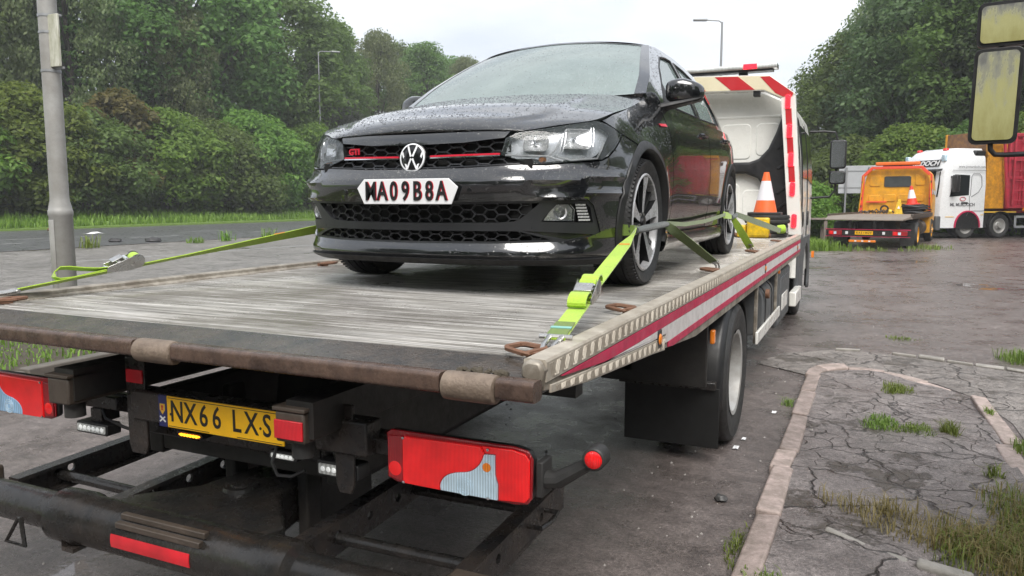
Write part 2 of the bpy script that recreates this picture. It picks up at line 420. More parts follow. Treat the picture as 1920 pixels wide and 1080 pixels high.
# ---------------------------------------------------------------- foliage
def leafmat(name, c0, c1, tr=.56, dry=None):
    m, t, b = nodes_of(name)
    gi_ = t.nodes.new('ShaderNodeNewGeometry'); oi = t.nodes.new('ShaderNodeObjectInfo')
    c = mixc(t, gi_.outputs['Random Per Island'], c0, c1)
    c = mixc(t, ramp(t, noise(t, .9, 3, .5), [(.3, g3(.6)), (.7, g3(1.0))]), sc(c0, .85), c)
    hs = t.nodes.new('ShaderNodeHueSaturation'); t.links.new(c, hs.inputs['Color'])
    hv = mth(t, 'ADD', mth(t, 'MULTIPLY', oi.outputs['Random'], .05), .475); t.links.new(hv, hs.inputs['Hue'])
    vv = mth(t, 'ADD', mth(t, 'MULTIPLY', oi.outputs['Random'], .45), .78); t.links.new(vv, hs.inputs['Value'])
    hs.inputs['Saturation'].default_value = .95
    t.links.new(hs.outputs[0], b.inputs['Base Color']); setp(b, Roughness=.5, Specular_IOR_Level=.35)
    tl = t.nodes.new('ShaderNodeBsdfTranslucent'); t.links.new(hs.outputs[0], tl.inputs[0])
    ms = t.nodes.new('ShaderNodeMixShader'); ms.inputs[0].default_value = tr
    o = t.nodes['Material Output']; t.links.new(b.outputs[0], ms.inputs[1]); t.links.new(tl.outputs[0], ms.inputs[2]); t.links.new(ms.outputs[0], o.inputs[0])
    return m
leafmat('leaf_green', (.085,.150,.032), (.195,.300,.066))
leafmat('leaf_bright', (.100,.190,.022), (.250,.370,.055))
leafmat('leaf_birch', (.120,.165,.055), (.240,.285,.115))
leafmat('leaf_dark', (.065,.110,.036), (.145,.210,.070))
leafmat('leaf_brown', (.13,.135,.035), (.25,.22,.06))
leafmat('leaf_pale', (.085,.110,.070), (.150,.180,.115))
leafmat('grass_blade', (.12,.18,.025), (.26,.33,.06), .4)
leafmat('grass_dry', (.20,.175,.055), (.42,.36,.14), .4)
leafmat('grass_lush', (.13,.22,.02), (.26,.38,.05), .4)
mat('bark', (.06,.05,.04), .9, var=.4, scale=14, bmp=.8, bscale=40)

def quads_mesh(name, P, Tn, B, mats):
    """P: n x 3 centres; Tn, B: half axes -> rhombus leaves"""
    n = len(P); co = np.stack([P-Tn, P+B*.9-Tn*.1, P+Tn, P-B*.9-Tn*.1], 1).reshape(-1, 3)
    me = bpy.data.meshes.new(name); me.vertices.add(4*n); me.vertices.foreach_set('co', co.ravel().astype(np.float32))
    me.loops.add(4*n); me.loops.foreach_set('vertex_index', np.arange(4*n, dtype=np.int32))
    me.polygons.add(n); me.polygons.foreach_set('loop_start', np.arange(0, 4*n, 4, dtype=np.int32))
    me.update(calc_edges=True)
    for m_ in mats: me.materials.append(MATS[m_])
    return me
def unit(a): return a/np.maximum(np.linalg.norm(a, axis=1, keepdims=True), 1e-9)
def crown_mesh(name, clumps, n, size, m, seed, droop=0., flat=.6):
    rg = np.random.default_rng(seed); C = np.array([c[:3] for c in clumps]); rad = np.array([c[3] for c in clumps])
    k = rg.choice(len(C), n, p=rad**2/np.sum(rad**2))
    d = unit(rg.normal(size=(n, 3))); d[:,2] = np.where(rg.random(n) < .6, np.abs(d[:,2]), d[:,2])
    rr = rad[k]*(.35+.85*rg.random(n)**.55)
    P = C[k]+d*rr[:,None]*np.array([1, 1, .75]); P[:,2] -= droop*rg.random(n)**2*rad[k]
    nrm = unit(d*.8+rg.normal(size=(n, 3))*.5+np.array([0, 0, flat]))
    t = unit(np.cross(nrm, rg.normal(size=(n, 3)))); 
    if droop: t = unit(t+np.array([0, 0, -1.2*droop])); 
    b = unit(np.cross(nrm, t))
    s = size*(.6+.8*rg.random(n))[:,None]
    return quads_mesh(name, P, t*s, b*s*.62, [m])
def make_tree(kind, h, rx, nleaf, size, m, seed, low=.12, droop=0, nc=46):
    rg = random.Random(seed); clumps = []
    lay = 7
    for i in range(nc):
        f = (i+.5)/nc; zz = h*(low+(1-low)*f*.95)
        if kind == 'bush': env = math.sin(math.pi*min(1, .22+.78*f))**.6
        elif kind == 'cone': env = (1-f)**.8*.9+.08
        else: env = math.sin(math.pi*(.13+.84*f))**.75
        a = i*2.399+rg.random(); q = rx*env*(.35+.65*rg.random()**.5)
        clumps.append((q*math.cos(a), q*math.sin(a), zz, rx*(.17+.15*rg.random())*(1 if kind != 'cone' else .75)))
    cm = crown_mesh('crown', clumps, nleaf, size, m, seed, droop)
    tb = MB(); tr = .035*h**.9*.5
    lean = [(rg.random()-.5)*.08*h for _ in range(2)]
    tp = [(lean[0]*f*f, lean[1]*f*f, h*.92*f) for f in (0, .15, .35, .6, 1)]
    tb.tube(tp, [tr*1.25, tr, tr*.8, tr*.5, tr*.1], 8)
    for c in clumps[::4]:
        zb = max(.05*h, c[2]-math.hypot(c[0], c[1])*.9-.1*h); f = zb/(h*.92); bp = (lean[0]*f*f, lean[1]*f*f, zb)
        mid = ((bp[0]+c[0])/2, (bp[1]+c[1])/2, (bp[2]+c[2])/2+.02*h)
        tb.tube([bp, mid, c[:3]], [tr*.4, tr*.25, tr*.06], 5)
    return cm, tb
TT = {}
def tree_type(key, *a, **k):
    cm, tb = make_tree(*a, **k); tm = bpy.data.meshes.new('trunk'); tm.from_pydata(tb.v, [], tb.f); tm.materials.append(MATS['bark'])
    tm.polygons.foreach_set('use_smooth', [True]*len(tm.polygons)); TT[key] = (cm, tm)
tree_type('oak', 'round', 14, 4.6, 32000, .145, 'leaf_green', 11, nc=120)
tree_type('ash', 'round', 16, 4.2, 32000, .135, 'leaf_green', 12, low=.2, nc=110)
tree_type('birch', 'round', 17, 3.4, 28000, .11, 'leaf_birch', 13, low=.15, droop=1.1, nc=100)
tree_type('bush', 'bush', 6.5, 4.0, 28000, .14, 'leaf_bright', 14, low=.03, nc=105)
tree_type('shrub', 'bush', 5.0, 3.6, 25000, .13, 'leaf_green', 15, low=.02, nc=95)
tree_type('dark', 'round', 15, 4.8, 32000, .145, 'leaf_dark', 16, low=.08, nc=120)
tree_type('conifer', 'cone', 17, 3.0, 16000, .15, 'leaf_dark', 17, low=.15, droop=.6, nc=60)
tree_type('pale', 'bush', 8, 3.2, 18000, .125, 'leaf_pale', 18, low=.1, nc=75)
tree_type('brown', 'bush', 5, 2.2, 11000, .11, 'leaf_brown', 19, low=.08, nc=40)
def ground_z(x, y):
    if x < -41: return float(np.interp(-x, [41,44,50,62,90,140], [.12,.5,2,5.5,9,11]))
    hx = hillx(y)
    if x > hx: return float(np.interp(x-hx+7, [7,9,14,24,40,80], [0,.8,3.2,8,13,18])*np.interp(y,[-20,20,60,330],[.5,.8,1,1]))
    return 0.
def plant_tree(key, x, y, s, name, label, cat, group, rot=None, sz=None):
    r = thing(name, label, cat, (x, y, ground_z(x, y)-.15), group)
    cm, tm = TT[key]; rot = random.random()*6.28 if rot is None else rot
    for nm, me in (('crown', cm), ('trunk', tm)):
        o = bpy.data.objects.new(nm, me); col.objects.link(o); o.parent = r
        o.scale = (s, s, s*(sz or 1)); o.rotation_euler = (0, 0, rot)
    return r

# ---------------------------------------------------------------- trees and bushes, left bank then right bank
GL = 'trees and bushes along the far side of the road'
GR = 'trees and bushes on the bank behind the parked lorries'
for k, x, y, s, nm, lab in [
 ('bush', -46.9, 24.0, 1.15, 'bush', 'bright green bush at the left picture edge, left of the grey lamp column'),
 ('bush', -47.2, 30.6, 1.1, 'bush', 'bright green leafy bush directly behind the grey lamp column'),
 ('shrub', -46.6, 34.2, 1.2, 'bush', 'green bush just right of the grey lamp column, behind the verge'),
 ('brown', -47.0, 37.0, 1.55, 'bush', 'brownish bush standing out among green ones right of the lamp column'),
 ('bush', -46.6, 40.6, 1.05, 'bush', 'bright green bush right of the brownish bush'),
 ('shrub', -46.2, 45.4, 1.25, 'bush', 'green bush midway between brownish bush and thin lamp post'),
 ('bush', -47.0, 49.5, 1.15, 'bush', 'bright green bush just left of the thin lamp post'),
 ('bush', -46.8, 56.5, 1.1, 'bush', 'bright green bush behind the thin lamp post, beside the car headlight'),
 ('shrub', -46.4, 62.5, 1.3, 'bush', 'green bush above the car bonnet, right of the thin lamp post'),
 ('bush', -47.0, 70.0, 1.2, 'bush', 'rightmost bright bush above the car bonnet')]:
    plant_tree(k, x, y, s, nm, lab, 'bush', GL)
for k, x, y, s, lab in [
 ('oak', -52.9, 25.5, 1.25, 'tall broad green tree at the far left picture edge'),
 ('birch', -52.4, 31.5, 1.15, 'drooping birch behind the top of the grey lamp column'),
 ('birch', -51.9, 37.5, 1.2, 'tall pale birch behind the plate sign on the lamp column'),
 ('ash', -53.4, 42.5, 1.35, 'tall green tree behind the brownish bush'),
 ('birch', -50.9, 45.5, 1.0, 'drooping birch in front of the tall trees, right of the brownish bush'),
 ('oak', -53.4, 50.5, 1.6, 'broad round tree above and left of the thin lamp post'),
 ('conifer', -56.4, 57.0, 1.48, 'dark pointed tree rising above the round trees'),
 ('oak', -52.4, 60.0, 1.45, 'rounded green tree behind the thin lamp post'),
 ('pale', -50.9, 65.5, 1.3, 'pale silvery bushy tree above the car bonnet'),
 ('ash', -54.4, 69.5, 1.12, 'tall green tree behind the pale silvery tree'),
 ('birch', -53.9, 78.5, 1.13, 'tall slender birch left of the car windscreen'),
 ('ash', -53.4, 88.0, 1.2, 'second tree from the right end of the left tree row'),
 ('birch', -52.4, 98.0, 1.16, 'last tree at the right end of the left tree row, beside the windscreen'),
 ('oak', -63.0, 66.0, 1.2, 'round tree of the rear row above and right of the thin lamp post'),
 ('ash', -62.0, 80.0, 1.15, 'tree of the rear row behind the slender birch'),
 ('oak', -61.0, 93.0, 1.32, 'broad tree of the rear row left of the windscreen edge'),
 ('oak', -59.0, 107.0, 1.38, 'rearmost tree at the right end of the left tree bank'),
 ('oak', -59.4, 36.0, 1.45, 'large tree behind the birches, its top out of the picture')]:
    plant_tree(k, x, y, s, 'deciduous_tree' if k != 'conifer' else 'conifer_tree', lab, 'tree', GL)
for k, x, y, s, lab in [
 ('dark', -3.2, 68, .82, 'dark tree just right of the white lorry cab roof'),
 ('oak', -1.2, 62, 1.0, 'broad green tree above the white sign board'),
 ('birch', 0.5, 76, 1.25, 'tall drooping tree behind the sign board tree'),
 ('dark', 2.4, 56, 1.05, 'dark tree directly above the yellow flatbed lorry cab'),
 ('oak', 4.6, 68, 1.2, 'tall broad tree high above the yellow flatbed lorry'),
 ('ash', 5.6, 52, .98, 'tree rising behind the white artic cab'),
 ('dark', 8.5, 62, 1.2, 'dark tall tree left of the hanging wing mirrors'),
 ('dark', 9.6, 50, 1.05, 'dark tree behind the hanging wing mirrors'),
 ('ash', 12.5, 45, 1.1, 'tree at the right picture edge above the red skip'),
 ('dark', 15.0, 58, 1.3, 'tall dark tree at the far right behind the others'),
 ('oak', 13.5, 34, 1.0, 'tree beyond the right picture edge beside the red skip')]:
    plant_tree(k, x, y, s, 'deciduous_tree', lab, 'tree', GR)
for k, x, y, s, lab in [
 ('shrub', -3.6, 58, .9, 'low bush behind the white lorry door mirrors'),
 ('shrub', -0.6, 50, 1.0, 'low bush behind the white sign board'),
 ('bush', 2.2, 47, .85, 'green bush behind the yellow flatbed lorry cab'),
 ('shrub', 5.4, 45.5, 1.1, 'bush behind the roof of the white artic cab'),
 ('bush', 8.6, 43, .9, 'green bush behind the yellow skip'),
 ('bush', -2.6, 33.5, .40, 'small roadside bush left of the yellow flatbed lorry')]:
    plant_tree(k, x, y, s, 'bush', lab, 'bush', GR)

for k, x, y, s, lab in [('dark', -16, -14, .9, 'unseen dark tree added far behind the viewer, left one'), ('oak', -9, -17, .85, 'unseen broad tree added far behind the viewer, second from left'), ('dark', -2, -18, .9, 'unseen dark tree added far behind the viewer, in the middle'), ('ash', 5, -17, .85, 'unseen slim tree added far behind the viewer, second from right'), ('dark', 12, -14, .9, 'unseen dark tree added far behind the viewer, right one'), ('oak', 17, -5, .85, 'unseen broad tree added to the right of the viewer')]:  # unseen trees, added so the car paint reflects something dark
    plant_tree(k, x, y, s, 'deciduous_tree', lab, 'tree', 'unseen trees added behind the viewer for dark reflections')
# ---------------------------------------------------------------- grass
def blades(name, pts, hts, m, seed, wid=.004, lean=.5, seg=2):
    rg = np.random.default_rng(seed); P = np.array(pts, float); n = len(P); h = np.array(hts, float)*(.35+1.0*rg.random(n)**1.4)
    a = rg.random(n)*6.283; d = np.stack([np.cos(a), np.sin(a), 0*a], 1); sdir_ = np.stack([-np.sin(a), np.cos(a), 0*a], 1)
    ln = (lean*rg.random(n)*h)[:,None]; wv = sdir_*(wid*(.6+.8*rg.random(n)))[:,None]; up = np.array([0, 0, 1])
    mid = P+d*ln*.3+up*(h*.6)[:,None]; tip = P+d*ln+up*(h*(1-.25*lean))[:,None]
    co = np.stack([P-wv, P+wv, mid+wv*.75, mid-wv*.75, tip], 1).reshape(-1, 3)
    me = bpy.data.meshes.new(name); me.vertices.add(5*n); me.vertices.foreach_set('co', co.ravel().astype(np.float32))
    b = np.arange(n)*5; lp = np.stack([b, b+1, b+2, b+3, b+3, b+2, b+4], 1).ravel()
    me.loops.add(7*n); me.loops.foreach_set('vertex_index', lp.astype(np.int32))
    st = np.stack([np.arange(n)*7, np.arange(n)*7+4], 1).ravel(); me.polygons.add(2*n); me.polygons.foreach_set('loop_start', st.astype(np.int32))
    me.update(calc_edges=True)
    me.materials.append(MATS[m]); return me
def patch(cx, cy, rx, ry, n, seed, z):
    rg = np.random.default_rng(seed); r = rg.random(n)**.75; a = rg.random(n)*6.283; r = r*(1+.25*np.sin(3*a+seed)+.3*rg.random(n))
    return np.stack([cx+r*rx*np.cos(a), cy+r*ry*np.sin(a), np.full(n, z)], 1)
def grass_obj(name, me, label, cat='grass'):
    o = bpy.data.objects.new(name, me); col.objects.link(o); return tag(o, label, cat, kind='stuff')
# verge strips far side
rg = np.random.default_rng(3); n = 30000
yy = rg.random(n)**1.2*120-5; xx = -41.15-rg.random(n)**1.3*3.8
zz = np.interp(-xx, [41, 44, 50], [.12, .5, 2])
grass_obj('verge_grass', blades('verge_grass', np.stack([xx, yy, zz], 1), np.full(n, .42), 'grass_lush', 4, .035), 'bright green long grass on the verge beyond the road')
# island right: dry grass clump bottom right, tufts in the cracks
P = np.concatenate([patch(.52, 3.75, .36, .20, 1300, 5, PZ-.02), patch(.78, 4.15, .16, .42, 650, 6, PZ-.02), patch(.15, 3.98, .26, .10, 300, 7, PZ-.02), patch(.75, 3.55, .3, .25, 800, 8, PZ-.02)])
grass_obj('dry_grass', blades('dry_grass', P, np.full(len(P), .10), 'grass_dry', 9, .0022, 1.3), 'tall dry yellow-brown grass on the pavement, bottom right corner')
P = np.concatenate([patch(.78, 4.0, .16, .42, 900, 26, PZ-.02), patch(.65, 3.65, .32, .18, 800, 27, PZ-.02)])
grass_obj('green_grass', blades('green_grass', P, np.full(len(P), .10), 'grass_blade', 28, .0026, 1.2), 'green grass mixed into dry grass, bottom right corner')
for i, (x, y, rx, ry, h, nb, lab) in enumerate([
  (.28, 6.72, .10, .17, .055, 420, 'small grass tuft in the pavement near the rounded kerb corner'),
  (.16, 5.62, .10, .16, .05, 460, 'low weed patch in the middle of the pavement, left one'),
  (.36, 5.52, .11, .12, .05, 420, 'low weed patch in the middle of the pavement, middle one'),
  (.56, 5.55, .05, .09, .10, 240, 'upright bright grass tuft beside the low weed patches'),
  (1.42, 8.75, .17, .20, .14, 420, 'grass tuft at the right picture edge beyond the pale edging stones'),
  (.86, 6.2, .03, .07, .06, 80, 'tiny weed beside the right hand kerb'),
  (.93, 5.35, .06, .1, .08, 160, 'weed at the right picture edge beside the right hand kerb'),
  (.70, 4.78, .04, .05, .08, 80, 'small weed at the broken end of the right hand kerb'),
  (-.48, 6.1, .04, .10, .06, 90, 'small weed at the outer foot of the kerb, right of the rear wheel'),
  (-.46, 3.4, .04, .2, .05, 120, 'sparse weeds along the kerb foot at the bottom of the picture'),
  (-.30, 2.98, .08, .10, .05, 260, 'mossy weeds on the kerb at the bottom picture edge'),
  (.42, 9.6, .15, .12, .04, 160, 'small flat weed on the wet ground beyond the pale edging stones')]):
    P = patch(x, y, rx, ry, nb, 40+i, ground_z(x, y)+(PZ-.02 if (-.42 < x < .95 and y < 7.4) else 0))
    grass_obj('weed_tuft', blades('weed_tuft', P, np.full(nb, h), 'grass_blade', 60+i, .003, 1.1), lab)
P = np.stack([-6.6-rg.random(14000)*2.3, -2+rg.random(14000)*14, np.full(14000, .11)], 1)
grass_obj('island_grass', blades('island_grass', P, np.full(14000, .08), 'grass_lush', 77, .007, .9), 'short yellow-green grass on the kerbed strip left of the truck')
P = np.concatenate([patch(-1.9, 27.5, .9, 1.6, 1600, 81, 0), patch(-1.4, 26.2, .9, .3, 500, 82, 0)])
grass_obj('long_grass', blades('long_grass', P, np.full(len(P), .38), 'grass_lush', 83, .012, .8), 'long grass and weeds left of the yellow flatbed lorry')
P = np.concatenate([patch(1.9, 28.8, .6, 1.0, 260, 84, 0), patch(.2, 26.9, 1.5, .25, 160, 85, 0)])
grass_obj('thin_weeds', blades('thin_weeds', P, np.full(len(P), .17), 'grass_blade', 86, .01, .8), 'thin weeds on the ground around the yellow flatbed lorry wheels')
P = patch(7.0, 44, 3.5, 2.2, 3000, 87, .05)
grass_obj('bank_grass', blades('bank_grass', P, np.full(len(P), .35), 'grass_lush', 88, .025, .8), 'grass strip behind the white artic cab, seen between its wheels')
for i, (x, y, h, lab) in enumerate([(-23.4, 17.2, .55, 'leafy roadside weed just left of the lamp column'), (-22.6, 20.9, .3, 'low grass tuft on the road edge left of the car'), (-22.8, 22.6, .5, 'upright weed left of the car on the road edge'), (-22.7, 24.8, .55, 'upright weed nearest the car on the road edge')]):
    P = patch(x, y, .22, .3, 70, 90+i, .02)
    grass_obj('weed_tuft', blades('weed_tuft', P, np.full(70, h), 'grass_lush', 95+i, .014, 1.2), lab)
# loose stones on the wet ground
mat('stone_dark', (.035,.033,.032), .4, var=.3, scale=20, bmp=.5)
mat('stone_light', (.30,.28,.26), .6, var=.3, scale=20, bmp=.5)
def pebble_mesh(n, area, seed, smin, smax, z):
    rg = np.random.default_rng(seed); mb = MB()
    for i in range(n):
        x, y = area(rg); s = smin+(smax-smin)*rg.random()**3; a = rg.random()*6.28; zz = z(x, y)
        ring = [(x+s*math.cos(a+k*1.257)*(.7+.5*rg.random()), y+s*math.sin(a+k*1.257)*(.7+.5*rg.random()), zz-.002) for k in range(5)]
        mb.add(ring+[(x+s*.2, y, zz+s*.8)], [(k, (k+1)%5, 5) for k in range(5)])
    return mb
pm_ = pebble_mesh(900, lambda r: (-.8+r.random()*3.4, 3+r.random()**1.4*9), 5, .003, .012, lambda x, y: PZ-.015 if (-.3 < x < .82 and y < 7.3) else .0)
tag(pm_.build('grit', 'stone_light', smooth=0, fix=False), 'loose pale grit scattered on the ground right of the truck', 'grit', kind='stuff')
pm_ = pebble_mesh(700, lambda r: (-3.4+r.random()*3, 1.8+r.random()*6), 6, .003, .012, lambda x, y: 0.)
tag(pm_.build('grit', 'stone_light', smooth=0, fix=False), 'loose grit scattered on the ground under the truck', 'grit', kind='stuff')
def rock(loc, s, label, m='stone_dark'):
    bm = bmesh.new(); bmesh.ops.create_icosphere(bm, subdivisions=2, radius=1)
    rg = random.Random(str(loc))
    for v in bm.verts: v.co *= (.8+.4*rg.random()); v.co = Vector((v.co.x*s[0], v.co.y*s[1], max(-.3, v.co.z)*s[2]))
    me = bpy.data.meshes.new('stone'); bm.to_mesh(me); bm.free()
    o = finish(me, 'stone', m, None, 40); o.location = loc; return tag(o, label, 'stone')
rock((-.62, 3.93, .015), (.035,.03,.022), 'dark lump lying beside the kerb near the bottom of the picture')
rock((-26.2, 20.3, .05), (.32,.22,.13), 'dark rock on the road edge, left one of two')
rock((-25.0, 21.0, .05), (.30,.25,.15), 'dark rock on the road edge, right one of two')
mat('litter', (.75,.75,.75), .5, var=.08)
lb = MB(); cx, cy = -33.6, 24.9
lb.grid([[(cx+(i-3)*.10, cy+(j-3)*.13, .02+.11*math.exp(-((i-3.6)**2+(j-3)**2)/4.5)*(.75+.5*random.random())) for j in range(7)] for i in range(7)])
tag(lb.build('litter_bag', 'litter', smooth=20), 'white crumpled litter lying on the road beyond the lamp column', 'litter')
for i, (x, y, s) in enumerate([(-.55, 5.8, .010), (-.66, 5.05, .008), (-.68, 4.85, .011)]):
    lb = MB(); lb.grid([[(x+(a-1.5)*s, y+(b-1.5)*s*2.2, .006+.004*random.random()) for b in range(4)] for a in range(4)])
    tag(lb.build('litter_scrap', 'litter', smooth=0), ['white scrap of litter beside the kerb, farthest of three', 'white scrap of litter near the kerb, middle one of three', 'white scrap of litter near the kerb, nearest of three'][i], 'litter', 'litter scraps by the kerb')

# ================================================================ RECOVERY TRUCK
D = 1.1325            # deck surface
def deckmat():
    m, t, b = nodes_of('deck_alu')
    co = t.nodes.new('ShaderNodeNewGeometry').outputs['Position']
    st = noise(t, 1, 6, .7, vec=co, stretch=(1.3, 30, 1)); st2 = noise(t, 1, 4, .6, vec=co, stretch=(2.2, 120, 1)); bigp = noise(t, 1.1, 6, .6, vec=co)
    c = ramp(t, st, [(.28, (.17,.152,.13)), (.46, (.36,.34,.31)), (.66, (.66,.635,.60))])
    c = mixc(t, .75, c, ramp(t, st2, [(.3, g3(.45)), (.65, g3(1.3))]), 'MULTIPLY')
    br = ramp(t, bigp, [(.46, g3(0)), (.64, g3(1))]); c = mixc(t, mth(t, 'MULTIPLY', br, .6), c, (.13,.11,.092))
    t.links.new(c, b.inputs['Base Color']); setp(b, Metallic=.35)
    t.links.new(ramp(t, bigp, [(.3, g3(.45)), (.62, g3(.14))]), b.inputs['Roughness'])
    bump(t, b, st2, .25, .004)
deckmat()
mat('rail_alu', (.42,.385,.33), .5, .25, var=.3, scale=8, dirt=(.10,.075,.05), dirt_amt=.7, dscale=9, bmp=.3)
mat('chequer', (.50,.455,.385), .45, .25, var=.3, scale=14, dirt=(.24,.19,.14), dirt_amt=.45, dscale=12, bmp=.2)
mat('red_band', (.56,.018,.085), .4, var=.15, scale=5, dirt=(.14,.03,.035), dirt_amt=.35, dscale=14)
mat('white_band', (.74,.70,.69), .42, var=.1, scale=5, dirt=(.24,.20,.17), dirt_amt=.4, dscale=14)
mat('rust_bar', (.075,.050,.040), .28, .25, var=.55, scale=16, dirt=(.17,.11,.08), dirt_amt=.5, dscale=16, bmp=.5, bscale=80)
mat('roller', (.22,.17,.13), .55, .2, var=.4, scale=22, dirt=(.08,.055,.04), dirt_amt=.5, dscale=20, bmp=.7, bscale=90)
mat('ramp_dark', (.035,.034,.032), .2, .2, var=.6, scale=26, dirt=(.13,.10,.075), dirt_amt=.5, dscale=10, bmp=.5, bscale=110)
mat('black_steel', (.016,.016,.017), .3, .1, var=.5, scale=14, dirt=(.07,.052,.04), dirt_amt=.45, dscale=8, bmp=.25, bscale=90)
mat('under_black', (.016,.0155,.015), .5, 0, var=.4, scale=10, dirt=(.04,.034,.028), dirt_amt=.45, dscale=5, bmp=.3)
mat('oily_steel', (.020,.0195,.019), .24, .3, var=.5, scale=12, dirt=(.06,.046,.036), dirt_amt=.35, dscale=9, bmp=.3, bscale=70)
mat('grime_brown', (.075,.058,.046), .45, .1, var=.4, scale=12, dirt=(.03,.025,.02), dirt_amt=.5, dscale=8, bmp=.4)
mat('rubber', (.022,.022,.022), .6, var=.4, scale=12, dirt=(.06,.055,.05), dirt_amt=.35, dscale=6, bmp=.3, bscale=60)
mat('void_rubber', (.006,.006,.006), .6, var=.3)
mat('plastic_black', (.014,.014,.015), .42, var=.3, scale=8, dirt=(.05,.047,.043), dirt_amt=.3, dscale=6)
mat('plastic_grey', (.085,.09,.095), .5, var=.25, scale=6, dirt=(.13,.125,.115), dirt_amt=.35, dscale=5)
mat('cab_white', (.80,.79,.74), .3, var=.04, scale=3, dirt=(.66,.62,.55), dirt_amt=.15, dscale=2.5, coat=.4)
mat('wheel_paint', (.42,.42,.41), .4, .1, var=.15, scale=8, dirt=(.16,.13,.10), dirt_amt=.5, dscale=8)
mat('chrome', (.75,.76,.78), .14, 1, var=.08, scale=10, rv=.06)
mat('zinc', (.50,.50,.49), .32, .85, var=.25, scale=16, dirt=(.22,.17,.12), dirt_amt=.35, dscale=18)
mat('rust', (.17,.085,.05), .7, .1, var=.45, scale=24, bmp=.6)
mat('stripe_red', (.50,.022,.028), .4, var=.08, scale=6)
mat('stripe_cream', (.74,.67,.47), .42, var=.08, scale=5, dirt=(.5,.42,.27), dirt_amt=.3)
def lensmat(name, colr, em=0, rough=.12, cells=0):
    """moulded lamp plastic: vertical ribs when cells is given (ribs per metre)"""
    m, t, b = nodes_of(name)
    setp(b, Base_Color=(*colr, 1), Roughness=rough, Coat_Weight=.6, Coat_Roughness=.04)
    c = None
    if cells:
        wv = t.nodes.new('ShaderNodeTexWave'); wv.bands_direction = 'X'; wv.inputs['Scale'].default_value = cells*.314; wv.inputs['Distortion'].default_value = .4
        t.links.new(t.nodes.new('ShaderNodeTexCoord').outputs['Object'], wv.inputs[0])
        nz = ramp(t, noise(t, 9, 3, .5), [(.3, g3(.72)), (.7, g3(1.15))])
        c = mixc(t, 1., mixc(t, wv.outputs['Fac'], sc(colr, .72), sc(colr, 1.08)), nz, 'MULTIPLY'); t.links.new(c, b.inputs['Base Color'])
        bump(t, b, wv.outputs['Fac'], .4, .003)
    if em:
        setp(b, Emission_Color=(*colr, 1), Emission_Strength=em)
        if c is not None: t.links.new(c, b.inputs['Emission Color'])
    return m
lensmat('lens_red', (.80,.010,.012), .10, cells=240)
lensmat('lens_red_dark', (.34,.008,.014), 0, cells=170)
lensmat('lens_clear', (.62,.80,.93), 0, .08, cells=120)
lensmat('lens_blue', (.34,.56,.80), 0, .1, cells=90)
lensmat('lens_amber', (.75,.20,.012), .08, cells=120)
lensmat('reflector_red', (.60,.012,.022), .05, .25, cells=200)
lensmat('led_amber', (1.0,.36,.015), 1.2)
lensmat('led_white', (.9,.92,.9), .12)
lensmat('led_red', (.65,.03,.04), .3)
lensmat('led_red_case', (.95,.02,.035), .8)
lensmat('worklight', (.72,.74,.72), .0, .1, cells=60)
mat('plate_yellow', (.95,.52,.008), .4, var=.05, scale=8, dirt=(.45,.26,.03), dirt_amt=.25, dscale=9)
mat('plate_black', (.012,.012,.013), .4, var=.2)
mat('plate_blue', (.02,.025,.12), .4, var=.2)
mat('ink_white', (.75,.75,.75), .5, var=.05)
mat('gold', (.75,.45,.05), .4, var=.1)

TX = -2.0
T = thing('recovery_truck', 'white flatbed recovery truck in the foreground carrying the black car', 'recovery truck', (TX, 6, 0))
XR, XL, YB, YF = -.70, -3.30, 1.665, 9.75
# deck planks, extruded aluminium with ribs running across the bed
dk = MB(); dk.box(XL+.04, XR-.04, YB+.2, YF, D-.07, D-.045); deck = dk.build('deck', 'deck_alu', T, smooth=0)
pw = .195; prof = []; nr = 9
for i in range(nr):
    y0 = i*pw/nr; q = pw/nr
    prof += [(y0+.001, D-.011), (y0+q*.22, D-.0045), (y0+q*.32, D), (y0+q*.7, D), (y0+q*.8, D-.0045)]
prof = [(0, D-.03), (0, D-.012)]+prof+[(pw-.003, D-.012), (pw-.003, D-.03)]
pb = MB(); v = []; x0, x1 = XL+.075, XR-.062
for y, z in prof: v += [(x0, y+1.85, z), (x1, y+1.85, z)]
n = len(prof); pb.add(v, [(2*i, 2*i+1, 2*i+3, 2*i+2) for i in range(n-1)]+[(0, 2*n-2, 2*n-1, 1)])
p0 = pb.build('plank', 'deck_alu', deck, smooth=0)
k = 1
while 1.85+(k+1)*pw < YF: share(p0, 'plank', (0, k*pw, 0), deck); k += 1
# dark ramp strip at the tail, bar and rollers
rp = MB(); rp.add([(XL+.05,YB+.01,D-.02),(XR-.03,YB+.01,D-.02),(XR-.03,1.85,D+.001),(XL+.05,1.85,D+.001),(XL+.05,YB+.01,D-.07),(XR-.03,YB+.01,D-.07),(XR-.03,1.85,D-.07),(XL+.05,1.85,D-.07)],
   [(0,1,2,3),(4,7,6,5),(0,4,5,1),(1,5,6,2),(2,6,7,3),(3,7,4,0)])
rp.build('tail_ramp', 'ramp_dark', T, smooth=0)
def rrect(w, h, r, n=4):
    o = []
    for cx, cy, a0 in ((w/2-r,h/2-r,0),(-w/2+r,h/2-r,90),(-w/2+r,-h/2+r,180),(w/2-r,-h/2+r,270)):
        o += [(cx+r*math.cos(R(a0+90*i/n)), cy+r*math.sin(R(a0+90*i/n))) for i in range(n+1)]
    return o
def barx(xa, xb, y, z, w=.055, h=.052, r=.013, bow=0):
    mb = MB(); mb.prism([(xa, y+p, z+q) for p, q in rrect(w, h, r)], (xb-xa, 0, 0)); return mb
for xa, xb in ((XL-.01,-2.052),(-1.885,-.952),(-.795,XR+.005)): barx(xa, xb, YB-.015, D-.035).build('tail_bar', 'rust_bar', T, smooth=40)
